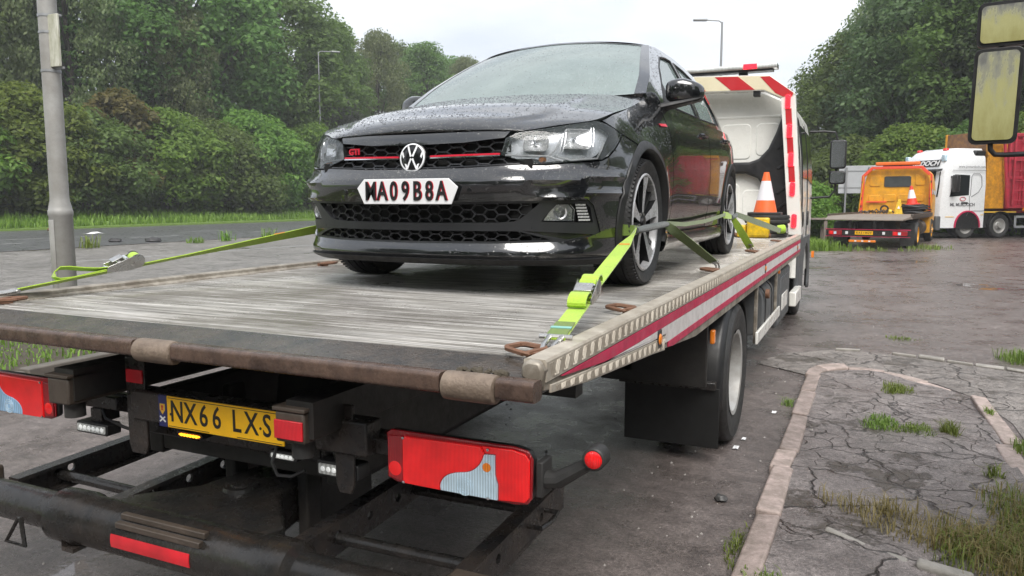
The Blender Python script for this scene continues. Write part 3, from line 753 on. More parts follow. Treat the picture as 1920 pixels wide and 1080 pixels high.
for xa, xb in ((-2.048,-1.89),(-.948,-.80)):
    mb = MB(); mb.lathe([(0,0),(.030,0),(.036,.004),(.0375,.02),(.0375,xb-xa-.02),(.036,xb-xa-.004),(.030,xb-xa),(0,xb-xa)], (xa, YB-.015, D-.042), (1,0,0), 20)
    mb.build('roller', 'roller', T, smooth=40)
# mud lump on the tail
mb = MB(); rgm = random.Random(4)
for i in range(34):
    x = -.93+rgm.random()*.13; y = YB+.012+rgm.random()*.025; s = .006+.01*rgm.random()
    mb.lathe([(0,-s*.5),(s*.9,-s*.1),(s*.6,s*.4),(0,s*.6)], (x, y, D-.012+rgm.random()*.006), (rgm.random()-.5, rgm.random()-.5, 1), 6)
mb.build('mud_lump', 'soil', T, smooth=0)
# side rails
lr = MB(); lr.prism([(XL-.02,0,D-.10),(XL+.075,0,D-.10),(XL+.075,0,D+.004),(XL+.055,0,D+.008),(XL+.05,0,D+.028),(XL+.0,0,D+.03),(XL-.02,0,D+.02)], (0,YF-YB-.03,0)); lr.xf(Matrix.Translation((0,YB+.03,0)))
lr.build('left_side_rail', 'rail_alu', T, smooth=20, bev=.004)
rr = MB(); rr.prism([(XR-.062,0,D-.012),(XR-.062,0,D+.026),(XR-.052,0,D+.03),(XR-.004,0,D+.028),(XR,0,D+.022),(XR,0,D-.028),(XR-.02,0,D-.03)], (0,YF-1.72,0)); rr.xf(Matrix.Translation((0,1.72,0)))
rro = rr.build('right_side_rail', 'chequer', T, smooth=20)
tr_ = MB()
def lozenges(mb, y0, y1, zf, rows, pitch=.034):
    y = y0; i = 0
    while y < y1:
        za, zb = zf(y)
        for j in range(rows):
            a = 1 if (i+j) % 2 else -1; zc = za+(zb-za)*(j+.5)/rows; hh = (zb-za)/rows*.42
            for q in (-.0105, 0, .0105):
                mb.hexa([(XR-.001,y+q-.004-a*hh*.5,zc-hh),(XR+.0027,y+q-.001-a*hh*.5,zc-hh),(XR+.0027,y+q+.001-a*hh*.5,zc-hh),(XR-.001,y+q+.004-a*hh*.5,zc-hh),
                         (XR-.001,y+q-.004+a*hh*.5,zc+hh),(XR+.0027,y+q-.001+a*hh*.5,zc+hh),(XR+.0027,y+q+.001+a*hh*.5,zc+hh),(XR-.001,y+q+.004+a*hh*.5,zc+hh)])
        y += pitch; i += 1
lozenges(tr_, 1.76, 6.5, lambda y: (D-.024, D+.02), 1)
tb_ = MB()
lozenges(tb_, 6.5, YF-.03, lambda y: (D-.024, D+.02), 1, .045)
for o_ in (tr_.build('tread_pattern', 'chequer', rro, smooth=0, fix=False), tb_.build('tread_pattern', 'chequer', rro, smooth=0, fix=False)): o_['kind'] = 'stuff'
def sidepoly(name, pts, m, x=XR, th=.012, parent=T, off=0):
    mb = MB(); mb.prism([(x-th+off, y, z) for y, z in pts], (th, 0, 0)); return mb.build(name, m, parent, smooth=20, bev=.002)
zr1, zw, zr2, zb = D-.03, D-.072, D-.142, D-.174
BOT = [(1.705, D-.045), (2.03, D-.082), (2.77, D-.14), (3.09, D-.17)]
sk = sidepoly('side_skirt', [(1.72,D-.031),(YF,D-.031),(YF,D-.215),(3.6,D-.215),(3.09,D-.175),(2.77,D-.145),(2.03,D-.088),(1.72,D-.05)], 'rail_alu', th=.03, off=-.006)
sidepoly('upper_red_stripe', [(1.82,D-.032),(YF-.02,D-.032),(YF-.02,zw),(2.55,zw),(2.2,D-.068),(1.84,D-.037)], 'red_band', parent=sk, th=.006)
sidepoly('white_stripe', [(2.06,D-.0585),(2.2,D-.0685),(2.55,zw-.001),(YF-.02,zw-.001),(YF-.02,zr2+.001),(2.98,zr2+.001),(2.98,D-.103),(2.75,D-.098),(2.3,D-.075)], 'white_band', parent=sk, th=.0055)
sidepoly('lower_red_stripe', [(3.02,zr2),(YF-.02,zr2),(YF-.02,zb),(3.1,zb),(3.02,D-.165)], 'red_band', parent=sk, th=.006)
lc = sidepoly('lower_tread_strip', [(1.75,D-.0405),(2.06,D-.061),(2.3,D-.078),(2.75,D-.102),(2.96,D-.112),(2.96,D-.168),(2.77,D-.15),(2.03,D-.094),(1.75,D-.062)], 'chequer', parent=sk, th=.007)
tb2 = MB(); lozenges(tb2, 1.8, 2.93, lambda y: (float(np.interp(y,[1.75,2.03,2.77,2.96],[D-.058,D-.088,D-.144,D-.162])), float(np.interp(y,[1.75,2.06,2.3,2.75,2.96],[D-.044,D-.066,D-.083,D-.107,D-.117]))), 1)
tb2.xf(Matrix.Translation((.001,0,0))); tb2.build('tread_pattern', 'chequer', lc, smooth=0, fix=False)['kind'] = 'stuff'
ec = MB(); ec.prism([(XR-.062,1.695,D-.015),(XR-.058,1.695,D+.018),(XR-.04,1.695,D+.029),(XR-.010,1.695,D+.026),(XR+.001,1.695,D+.004),(XR-.008,1.695,D-.045)], (0,.04,0)); ec.build('corner_cap', 'rail_alu', T, bev=.008)
for y, z in ((2.863,1.025),(6.25,1.03),(9.3,1.03)):
    mb = MB(); mb.lathe([(0,.012),(.016,.011),(.021,.006),(.024,0)], (XR-.001, y, z), (1,0,0), 16); a = mb.build('marker_light', 'lens_amber', sk, smooth=40)
    mb = MB(); mb.box(XR-.005, XR+.004, y-.03, y+.03, z-.036, z+.036); mb.build('marker_base', 'plastic_black', a, bev=.006)
# lashing rings on deck edges
def lash_ring(x, y, ang, side):
    mb = MB(); w_, l_ = .05, .085; c_, s_ = math.cos(ang), math.sin(ang)
    pts = [(-w_,0),(w_,0),(w_*.75,l_),(-w_*.75,l_)]; P = []
    for i in range(4):
        a = pts[i]; b = pts[(i+1) % 4]
        P += [(a[0]+(b[0]-a[0])*f, a[1]+(b[1]-a[1])*f) for f in (.12, .5, .88)]
    mb.tube([(x+p*s_+q*c_*side, y+p*c_-q*s_*side, D+.018+abs(q)*.06) for p, q in P], .008, 6, closed=True)
    mb.box(x-.02, x+.02, y-.03, y+.03, D, D+.02); return mb.build('lashing_ring', 'rust', T, smooth=40)
for y in (1.86, 2.75, 4.55, 6.4, 8.2): lash_ring(XR-.085, y, .3, -1)
for y in (1.95, 4.0, 6.2, 8.2): lash_ring(XL+.09, y, -.3, 1)
# bed underframe
uf = MB()
for x in (-2.52, -1.48): uf.box(x-.05, x+.05, 1.72, 9.6, .86, .97)
for y in np.arange(2.1, 9.6, .62): uf.box(XL+.05, XR-.05, y-.03, y+.03, .975, D-.072)
uf.box(XL+.03, XR-.045, 1.74, 9.7, D-.071, D-.0705)
uf.build('bed_frame', 'under_black', T, smooth=0, bev=.006)
ch = MB()
for x in (-2.42, -1.58): ch.box(x-.035, x+.035, 2.0, 12.3, .60, .84)
for y in (2.05, 3.4, 4.4, 6.0, 7.4, 9.2): ch.box(-2.38, -1.62, y-.05, y+.05, .62, .82)
ch.cyl((-3.0, 5.05, .45), (-1.0, 5.05, .45), .07, n=12); ch.lathe([(0,-.2),(.16,-.14),(.2,0),(.16,.14),(0,.2)], (-2, 5.05, .45), (0,1,0), 16)
ch.cyl((-2, 5.1, .5), (-2, 9.5, .62), .05, n=10)
for x in (-2.75, -1.25): ch.box(x-.04, x+.04, 4.3, 5.8, .56, .62)
ch.box(-2.9,-1.1, 9.8, 12.2, .5, .9)
ch.build('chassis', 'under_black', T, smooth=30, bev=.006)
# slide bed runner ends
for s_, rx in ((-1, -2.53), (1, -1.503)):
    mb = MB(); mb.box(rx-.054, rx+.054, 1.70, 3.6, .845, .94); a = mb.build('runner_arm', 'grime_brown', T, bev=.008)
    mb = MB(); mb.box(rx-.06, rx+.06, 1.695, 1.98, .9405, .953); mb.build('wear_plate', 'grime_brown', a, bev=.003)
    mb = MB(); mb.cyl((rx, 1.76, .845), (rx, 1.76, .79), .035, n=14); mb.build('stop_buffer', 'rubber', a)
    if s_ > 0:
        mb = MB(); mb.box(rx-.052, rx+.052, 1.692, 1.6995, .858, .915); mb.build('reflector', 'reflector_red', a, bev=.002)
# rear light beam, brackets and mudflap bar
lb_ = MB(); lb_.box(-2.42, -1.58, 1.93, 1.99, .70, .86); lb_.box(-2.42, -1.3, 1.94, 1.99, .765, .83); lb_.box(-2.9, -2.42, 1.96, 2.0, .75, .82)
lb_.box(-2.36, -1.34, 1.85, 1.93, .775, .885); lb_.build('lamp_beam', 'black_steel', T, bev=.008)
for x0_, x1_, zt in ((-2.395,-2.30,1.0), (-1.47,-1.40,.93)):
    mb = MB(); mb.prism([(x0_,1.865,zt),(x1_,1.865,zt),(x1_,1.865,.68),(x1_-.012,1.865,.645),(x0_+.012,1.865,.645),(x0_,1.865,.68)], (0,.012,0)); bk = mb.build('lamp_bracket', 'black_steel', T, bev=.003)
    if zt > .95:
        mb = MB(); mb.box(-2.385, -2.305, 1.857, 1.8645, .907, .955); mb.build('reflector', 'reflector_red', bk, bev=.002)
        mb = MB(); mb.prism([(-2.335+p, 1.8645, .83+q) for p, q in rrect(.034,.075,.016)], (0,-.012,0)); mb.build('led_lamp', 'led_white', bk, bev=.004)
# number plate with blue strip
pl_ = MB(); pl_.box(-2.168, -1.652, 1.842, 1.848, .772, .883); plate = pl_.build('number_plate', 'plate_yellow', T, bev=.002)
pb_ = MB(); pb_.box(-2.208, -2.169, 1.842, 1.8475, .772, .883); bs_ = pb_.build('plate_strip', 'plate_blue', plate)
em = MB(); em.prism([(-2.189+p, 1.8418, .835+q) for p, q in ((-.012,.018),(.012,.018),(.012,-.004),(0,-.02),(-.012,-.004))], (0,-.001,0)); em.build('shield_emblem', 'gold', bs_, smooth=0)
em = MB(); em.prism([(-2.189+p, 1.8405, .838+q) for p, q in ((-.006,.008),(.002,.010),(.006,.004),(.001,0),(.006,-.008),(-.002,-.006),(-.005,-.01),(-.003,0))], (0,-.0006,0)); em.build('lion_emblem', 'stripe_red', bs_, smooth=0)
em = MB(); em.beam((-2.201,1.841,.808),(-2.176,1.841,.79),.002,.005,(0,0,1)); em.beam((-2.201,1.8395,.79),(-2.176,1.8395,.808),.002,.005,(0,0,1)); em.build('saltire', 'ink_white', bs_, smooth=0)
for i, (chh, cx_) in enumerate(zip('NX66LXS', (-2.120,-2.057,-1.996,-1.937,-1.850,-1.786,-1.720))):
    tx = MB(); put_text(tx, chh, .106, (cx_, 1.8412, .8285), (1,0,0), (0,0,1), fx=.78, ext=.0008, bold=.0009); tx.build('letter', 'plate_black', plate, smooth=0)
fr = MB()
for a, b in (((-2.161,.877),(-1.659,.877)),((-2.161,.778),(-1.973,.778)),((-1.85,.778),(-1.659,.778)),((-2.161,.778),(-2.161,.877)),((-1.659,.778),(-1.659,.877))): fr.beam((a[0],1.8415,a[1]),(b[0],1.8415,b[1]),.0012,.0018,(0,0,1))
fr.build('plate_border', 'plate_black', plate, smooth=0)
for x in (-2.15, -1.748):
    mb = MB(); mb.lathe([(0,.003),(.004,.002),(.005,0)], (x,1.842,.82), (0,-1,0), 10); mb.build('plate_screw', 'plate_black', plate)
# small lamps
def work_lamp(x0, x1, z0, z1, y, m='worklight', n=6):
    mb = MB(); mb.prism([((x0+x1)/2+p, y, (z0+z1)/2+q) for p, q in rrect(x1-x0, z1-z0, .008)], (0,.06,0)); a = mb.build('work_lamp', 'plastic_black', T, bev=.003)
    mb = MB(); mb.prism([((x0+x1)/2+p, y+.0005, (z0+z1)/2+q) for p, q in rrect(x1-x0-.018, z1-z0-.016, .005)], (0,-.004,0)); ls = mb.build('lens', m, a)
    mb = MB(); k = (x1-x0-.03)/n
    for i in range(n): mb.lathe([(0,.004),(k*.3,.003),(k*.42,0)], (x0+.015+k*(i+.5), y-.0036, (z0+z1)/2), (0,-1,0), 10)
    mb.build('led_row', 'led_white' if m != 'led_amber' else 'led_amber', ls, smooth=40)
    mb = MB(); mb.box((x0+x1)/2-.03, (x0+x1)/2+.03, y+.02, y+.1, z1-.002, z1+.05); mb.build('lamp_mount', 'black_steel', a, bev=.003)
work_lamp(-2.70, -2.53, .678, .722, 1.88)
work_lamp(-1.555, -1.395, .683, .733, 1.88)
work_lamp(-1.755, -1.64, .705, .737, 1.885, n=5)
work_lamp(-2.165, -2.05, .728, .75, 1.88, 'led_amber', 6)
# tail lamps (right as built, left mirrored about the truck's centre line)
def cat2(P, k=6):
    o = []
    for i in range(len(P)-1):
        p0, p1, p2, p3 = (np.array(P[max(i-1,0)]), np.array(P[i]), np.array(P[i+1]), np.array(P[min(i+2,len(P)-1)]))
        o += [tuple(.5*(2*p1+(p2-p0)*t+(2*p0-5*p1+4*p2-p3)*t*t+(3*p1-p0-3*p2+p3)*t**3)) for t in np.arange(k)/k]
    return o+[tuple(P[-1])]
LC = cat2([(-.929,.856),(-.945,.823),(-.975,.80),(-1.02,.790),(-1.052,.775),(-1.069,.752),(-1.069,.7305)])
def tail_lamp(s_):
    X_ = lambda x: TX+s_*(x-TX)
    y = 1.83
    def blk(poly, y0, y1): mb = MB(); mb.prism([(X_(a), y0, b) for a, b in poly], (0, y1-y0, 0)); return mb
    out_ = [(-1.255,.872),(-1.238,.884),(-.84,.885),(-.80,.878),(-.785,.856),(-.787,.750),(-.80,.731),(-.835,.7245),(-1.222,.730),(-1.248,.740)]
    a = blk(out_, y+.012, y+.04).build('tail_lamp', 'plastic_black', T, bev=.01, seg=3)
    xin = [(-1.256,.874),(-1.238,.886),(-.84,.887),(-.80,.880),(-.785,.858),(-.787,.748),(-.80,.729),(-.835,.7225),(-1.222,.728),(-1.249,.738)]
    blk(xin, y+.003, y+.012).build('lamp_rim', 'lens_red_dark', a, bev=.004)
    blk([(-1.248,.868),(-1.195,.872),(-1.195,.735),(-1.248,.742)], y-.004, y+.003).build('outer_lens', 'lens_red_dark', a, bev=.003)
    blk([(-1.193,.872),(-.94,.876)]+[(a_-.0006, b_+.0006) for a_, b_ in LC]+[(-1.193,.733)], y-.008, y+.003).build('brake_lens', 'lens_red', a, bev=.003)
    blk([(a_+.0006, b_-.0006) for a_, b_ in LC[::-1]]+[(-.896,.857),(-.896,.80),(-.888,.775),(-.888,.729)], y-.006, y+.003).build('reverse_lens', 'lens_clear' if s_ > 0 else 'lens_blue', a, bev=.003)
    blk([(-.938,.877),(-.842,.88),(-.805,.872),(-.792,.855),(-.793,.752),(-.806,.735),(-.886,.729),(-.886,.775),(-.894,.80),(-.894,.859),(-.926,.857)], y-.004, y+.003).build('side_lens', 'lens_red', a, bev=.004)
    mb = MB(); mb.cyl((X_(-.92), y+.002, .82), (X_(-.92), y-.0075, .82), .013, n=12); mb.build('amber_bulb', 'lens_amber', a)
    for px_, pz_, rr_ in ((-.99,.755,.026), (-.99,.755,.019), (-.99,.755,.012), (-.92,.82,.019)):
        mb = MB(); mb.lathe([(rr_-.0015,0),(rr_-.0015,.0012),(rr_+.0012,.0012),(rr_+.0012,0)], (X_(px_), y-.006, pz_), (0,-1,0), 20); mb.build('lens_ring', 'lens_clear', a)
    for px_, pz_, rr_ in ((-1.222,.772,.022),):
        mb = MB(); mb.lathe([(0,.0025),(rr_*.6,.002),(rr_,0)], (X_(px_), y-(.004 if px_ < -1.2 else .008), pz_), (0,-1,0), 20); mb.build('bulb_window', 'lens_red' if px_ < -1.2 else 'lens_red_dark', a)
    for p in ((-1.19,.869),(-1.19,.737),(-.915,.8715),(-.915,.733)):
        mb = MB(); mb.lathe([(0,.004),(.004,.003),(.005,0)], (X_(p[0]), y-.0085, p[1]), (0,-1,0), 8); mb.build('lens_screw', 'chrome', a)
    mb = MB(); mb.box(min(X_(-1.5),X_(-1.15)), max(X_(-1.5),X_(-1.15)), 1.90, 1.93, .775, .825); mb.build('lamp_arm', 'black_steel', a, bev=.004)
    # rubber stalk marker
    mb = MB(); mb.box(min(X_(-.775),X_(-.755)), max(X_(-.775),X_(-.755)), y+.0, y+.07, .755, .855)
    mb.tube([(X_(-.76),y+.03,.80),(X_(-.72),y+.03,.805),(X_(-.66),y+.025,.845),(X_(-.615),y+.02,.875)], [.026,.024,.019,.016], 10)
    mb.cyl((X_(-.612),y+.05,.885),(X_(-.612),y-.005,.885), .031, n=20); st_ = mb.build('marker_stalk', 'rubber', T, bev=.004)
    mb = MB(); mb.lathe([(0,.010),(.014,.009),(.022,.004),(.024,0)], (X_(-.612),y-.005,.885), (0,-1,0), 18); mb.build('marker_lens', 'lens_red', st_)
for s_ in (1, -1): tail_lamp(s_)
cb = MB(); cb.tube([(-1.72,1.9,.78),(-1.73,1.87,.70),(-1.70,1.86,.665),(-1.66,1.88,.66),(-1.62,1.9,.68)], .006, 6); cb.build('cable', 'plastic_black', T)
cb = MB(); cb.tube([(-2.62,1.92,.80),(-2.56,1.9,.74),(-2.47,1.9,.72),(-2.40,1.9,.71)], .006, 6); cb.build('cable', 'plastic_black', T)

# ---- underlift: cross head, wheel cradles, boom
CY_, CZ_ = 1.70, .45
xb_ = MB(); xb_.lathe([(0,0),(.066,0),(.066,.52),(.092,.54),(.094,.66),(.085,.68),(.085,1.44),(.094,1.46),(.092,1.58),(.066,1.60),(.066,2.14),(0,2.14)], (-3.07, CY_, CZ_), (1,0,0), 24)
ul = xb_.build('underlift_bar', 'oily_steel', T, smooth=35)
for xa in (-3.32, -1.0):
    mb = MB(); mb.box(xa, xa+.32, CY_-.085, CY_+.085, CZ_-.08, CZ_+.085); mb.build('end_sleeve', 'grime_brown', ul, bev=.012)
mb = MB(); mb.prism([(-2.19, CY_-.0855*math.cos(a)-.0015, CZ_+.0855*math.sin(a)) for a in (R(-14), R(-4), R(6), R(16))]+[(-2.19, CY_-.083*math.cos(a), CZ_+.083*math.sin(a)) for a in (R(16), R(6), R(-4), R(-14))], (.35,0,0)); mb.build('reflector_strip', 'reflector_red', ul)
for a in (R(38), R(58)):
    mb = MB(); mb.beam((-2.17,CY_-.09*math.cos(a),CZ_+.09*math.sin(a)), (-1.80,CY_-.09*math.cos(a),CZ_+.09*math.sin(a)), .022, .02); mb.build('weld_strip', 'grime_brown', ul, bev=.003)
for xa in (-2.63, -1.37):
    mb = MB(); P = [(xa-.05,0),(xa+.05,0),(xa+.005,.085),(xa-.005,.085)]
    mb.tube([(x, CY_-.10-.02*(q == 0), CZ_+.03-.11+q) for x, q in P], .008, 6, closed=True); mb.build('chain_loop', 'oily_steel', ul)
hp = MB(); hp.prism([(-2.30,CY_+.03,.525),(-1.66,CY_+.03,.525),(-1.64,CY_+.12,.525),(-1.82,CY_+.30,.525),(-1.90,CY_+.62,.525),(-2.10,CY_+.62,.525),(-2.16,CY_+.26,.525),(-2.31,CY_+.09,.525)], (0,0,-.15))
hpo = hp.build('pivot_head', 'oily_steel', ul, bev=.012)
mb = MB(); mb.lathe([(0,.016),(.03,.016),(.034,.012),(.06,.012),(.064,0)], (-2.0, CY_+.30, .525), (0,0,1), 20); mb.build('pivot_pin', 'oily_steel', hpo)
bo = MB(); bo.box(-2.09, -1.91, CY_+.5, 4.2, .36, .50); bo.hexa([(-2.13,2.25,.30),(-1.87,2.25,.30),(-1.87,2.62,.30),(-2.13,2.62,.30),(-2.13,2.35,.86),(-1.87,2.35,.86),(-1.87,2.62,.86),(-2.13,2.62,.86)])
bo.box(-1.85,-1.80,2.12,2.2,.30,.86); bo.box(-2.2,-2.15,2.12,2.2,.30,.86)
bo.build('lift_boom', 'under_black', ul, bev=.01)
hk = MB(); hk.prism([(-2.52,2.40,.60),(-2.40,2.40,.60),(-2.36,2.40,.57),(-2.36,2.40,.50),(-2.22,2.40,.36),(-2.30,2.40,.34),(-2.43,2.40,.48),(-2.43,2.40,.53),(-2.50,2.40,.55)], (0,.09,0)); hk.build('cradle_link', 'black_steel', ul, bev=.006)
def cradle(s_):
    X_ = lambda x: TX+s_*(x-TX); zc = .43
    root = None
    for x, y0, y1 in ((-1.56, 1.62, 2.50), (-1.0, 1.80, 2.62)):
        # side plate with round holes, built as a plate from a holed outline
        hs = [1.98, 2.16, 2.34] if x < -1.2 else [2.05, 2.4]
        V, T_ = fill2d([(y0,zc-.06),(y1,zc-.03),(y1,zc+.065),(y0,zc+.04)], [[(h+.017*math.cos(k*math.pi/6), zc+.01+.017*math.sin(k*math.pi/6)) for k in range(12)] for h in hs], .2, .03)
        mb = MB(); 
        for xo, fl in ((-.006, 0), (.006, 1)): mb.add([(X_(x)+xo, y, z) for y, z in V], [t if fl else t[::-1] for t in T_])
        for h in hs:
            ring = [(h+.017*math.cos(k*math.pi/6), zc+.01+.017*math.sin(k*math.pi/6)) for k in range(12)]
            mb.add([(X_(x)-.006,y,z) for y, z in ring]+[(X_(x)+.006,y,z) for y, z in ring], [(k,(k+1)%12,12+(k+1)%12,12+k) for k in range(12)])
        for za, zb_ in (((y0,zc+.04),(y1,zc+.065)), ((y0,zc-.06),(y1,zc-.03))):
            mb.beam((X_(x)-s_*.022, za[0], za[1]), (X_(x)-s_*.022, zb_[0], zb_[1]), .058, .014)
        o_ = mb.build('cradle_beam', 'black_steel', ul, smooth=25, fix=False)
    for y in (1.98, 2.46):
        mb = MB(); mb.cyl((X_(-1.55), y, zc), (X_(-1.01), y+.01, zc), .021, n=12); mb.build('cradle_rod', 'oily_steel', ul)
    mb = MB(); mb.tube([(X_(-.99),2.42,zc+.03),(X_(-.94),2.42,zc+.03),(X_(-.93),2.34,zc+.03),(X_(-.94),2.27,zc+.03),(X_(-.99),2.27,zc+.03)], .009, 6); mb.build('strap_loop', 'black_steel', ul)
for s_ in (1, -1): cradle(s_)

# ---- road wheels
def tyre_prof(r, w, rim):
    h = w/2; return [(rim,-h*.78),(rim+.02,-h*.9),(r*.80+rim*.2,-h),(r*.93,-h*.97),(r*.98,-h*.86),(r,-h*.7),(r,-h*.45),(r-.012,-h*.44),(r-.012,-h*.38),(r,-h*.37),(r,-h*.05),(r-.012,-h*.045),(r-.012,h*.045),(r,h*.05),(r,h*.37),(r-.012,h*.38),(r-.012,h*.44),(r,h*.45),(r,h*.7),(r*.98,h*.86),(r*.93,h*.97),(r*.80+rim*.2,h),(rim+.02,h*.9),(rim,h*.78)]
def truck_wheel(parent, x, y, r, s_, m='wheel_paint', w=.235, name='wheel', convex=False):
    rim = r*.60; mb = MB(); mb.lathe(tyre_prof(r, w, rim), (x, y, r), (1,0,0), 40); ty = mb.build(name, 'rubber', parent, smooth=40)
    e = s_*w*.46
    if convex: pr_ = [(0,e*1.35),(rim*.30,e*1.35),(rim*.34,e*.95),(rim*.5,e*.9),(rim*.62,e*.55),(rim*.85,e*.7),(rim*.95,e*.98),(rim*1.02,e)]
    else: pr_ = [(0,e*.2),(rim*.3,e*.2),(rim*.33,-e*.1),(rim*.55,-e*.12),(rim*.72,e*.05),(rim*.86,e*.35),(rim*.94,e*.95),(rim*1.03,e*1.0)]
    mb = MB(); mb.lathe(pr_, (x, y, r), (1,0,0), 36); ri = mb.build('rim', m, ty, smooth=35)
    mb = MB()
    for k in range(8):
        a = k*math.pi/4; q = rim*.42; xx = x+(e*.92 if convex else -e*.11)
        mb.cyl((xx, y+q*math.cos(a), r+q*math.sin(a)), (xx+s_*.03, y+q*math.cos(a), r+q*math.sin(a)), .016, n=8)
    mb.build('wheel_nuts', 'zinc', ri); return ty
RW = .45
for s_, x in ((1, -.83), (1, -1.12), (-1, -3.17), (-1, -2.88)): truck_wheel(T, x, 5.03, RW, s_)
for s_, x in ((1, -.92), (-1, -3.08)): truck_wheel(T, x, 11.2, .44, s_, convex=True)
for s_ in (1, -1):
    X_ = lambda x: TX+s_*(x-TX)
    mb = MB(); rows = []
    for a in np.linspace(-8, 196, 26):
        c_, q_ = math.cos(R(a)), math.sin(R(a)); rows.append([(X_(-1.28), 5.03+.53*c_, .46+.53*q_), (X_(-1.28), 5.03+.545*c_, .46+.545*q_), (X_(-.76), 5.03+.545*c_, .46+.545*q_), (X_(-.735), 5.03+.535*c_, .46+.535*q_), (X_(-.722), 5.03+.50*c_, .46+.50*q_), (X_(-.733), 5.03+.495*c_, .46+.495*q_)])
    mb.grid(rows); mg = mb.build('mudguard', 'plastic_black', T, smooth=50); sm_ = mg.modifiers.new('s', 'SOLIDIFY'); sm_.thickness = .006
    mb = MB(); mb.box(min(X_(-1.30),X_(-.73)), max(X_(-1.30),X_(-.73)), 4.47, 4.482, .10, .46); mb.build('mudflap', 'void_rubber', T, bev=.003)
    mb = MB(); mb.box(min(X_(-1.33),X_(-.75)), max(X_(-1.33),X_(-.75)), 4.44, 4.50, .455, .50); mb.build('flap_bar', 'black_steel', T, bev=.004)
    mb = MB(); mb.box(min(X_(-1.40),X_(-.78)), max(X_(-1.40),X_(-.78)), 4.30, 4.34, .50, .92); mb.build('guard_panel', 'under_black', T, bev=.006)
    mb = MB(); mb.box(min(X_(-.76),X_(-.735)), max(X_(-.76),X_(-.735)), 4.27, 4.32, .76, .84); mb.build('marker_light', 'lens_amber', T, bev=.008)
# side equipment
mb = MB(); mb.prism([(-.78+p-.2, 6.45, .66+q) for p, q in rrect(.5,.42,.12,5)], (0,.75,0)); tk = mb.build('fuel_tank', 'plastic_grey', T, bev=.01)
for y in (6.6, 7.05):
    mb = MB(); mb.prism([(-.78+p-.2, y, .66+q) for p, q in rrect(.512,.432,.125,5)], (0,.035,0)); mb.build('tank_band', 'plastic_black', tk)
mb = MB(); mb.cyl((-.72,6.52,.80),(-.69,6.52,.80),.04,n=14); mb.build('tank_cap', 'rust', tk)
mb = MB(); mb.box(-1.3,-.745,7.75,9.0,.32,.86); tbx = mb.build('toolbox', 'plastic_grey', T, bev=.03, seg=3)
mb = MB(); mb.box(-.748,-.735,7.9,8.85,.40,.80); mb.build('toolbox_door', 'plastic_grey', tbx, bev=.02, seg=2)
mb = MB(); mb.box(-.737,-.728,8.05,8.6,.46,.62); mb.build('door_recess', 'cab_white', tbx, bev=.005)
mb = MB(); mb.box(-.735,-.715,6.05,7.72,.455,.55); mb.build('side_guard', 'cab_white', T, bev=.006)
for y in (6.12, 7.55):
    mb = MB(); mb.box(-.76,-.735,y,y+.05,.45,.92); mb.build('guard_post', 'rail_alu', T, bev=.004)
mb = MB(); mb.box(-.78,-.70,9.4,10.2,.33,.50); mb.build('step_panel', 'cab_white', T, bev=.012)
mb = MB(); mb.cyl((-.74,7.6,.90),(-.715,7.6,.90),.028,n=12); mb.build('marker_light', 'lens_amber', T)

# ---- cab
YC, YE = 10.1, 12.75
XCR, XCL = -.76, -3.24
def cabx(z): return np.interp(z, [.55,1.0,1.6,2.1,2.5,2.68,2.82,2.93,2.98], [0,0,.0,.025,.07,.11,.20,.42,.75])
cab = MB(); zs = [.6,.8,1.0,1.3,1.6,1.85,2.1,2.3,2.5,2.6,2.68,2.75,2.82,2.88,2.93,2.96,2.98]
def ring(y, tz=0, ins=0):
    r_ = [(XCR-cabx(z)-ins, y, z-tz*(z > 2.4)*(z-2.4)/.58) for z in zs]; l_ = [(XCL+cabx(z)+ins, y, z-tz*(z > 2.4)*(z-2.4)/.58) for z in zs[::-1]]
    return r_+l_
rows = [ring(YC, .05, .06), ring(YC+.03, .02, .015), ring(YC+.12), ring(YC+.8), ring(YC+1.6), ring(YE-.35), ring(YE-.15, .1, .03), ring(YE, .25, .10)]
cab.grid([r_+[r_[0]] for r_ in rows]); nn = len(rows[0])
cab.add(rows[0], [tuple(range(nn))]); cab.add(rows[-1], [tuple(range(nn-1,-1,-1))])
cb_ = cab.build('cab', 'cab_white', T, smooth=50)
# pressed panels on the cab back wall
def press(x0_, x1_, z0_, z1_, dpt=.018):
    mb = MB(); mb.prism([((x0_+x1_)/2+p, YC-.008, (z0_+z1_)/2+q) for p, q in rrect(x1_-x0_, z1_-z0_, .06, 4)], (0,.03,0)); return mb.build('pressed_panel', 'cab_white', cb_, bev=.012, seg=3)
for x0_, x1_, z0_, z1_ in ((-1.72,-1.36,2.08,2.52),(-1.30,-1.02,2.12,2.52),(-2.3,-1.80,2.08,2.52),(-1.75,-1.48,1.3,1.78),(-1.44,-1.2,1.3,1.70),(-2.3,-1.82,1.3,1.85),(-2.98,-2.4,1.3,2.5)): press(x0_, x1_, z0_, z1_)
mb = MB(); mb.prism([(-3.1,YC-.004,2.585),(-.95,YC-.004,2.585),(-.95,YC-.004,2.615),(-3.1,YC-.004,2.615)], (0,.02,0)); mb.build('gutter', 'cab_white', cb_, bev=.006)
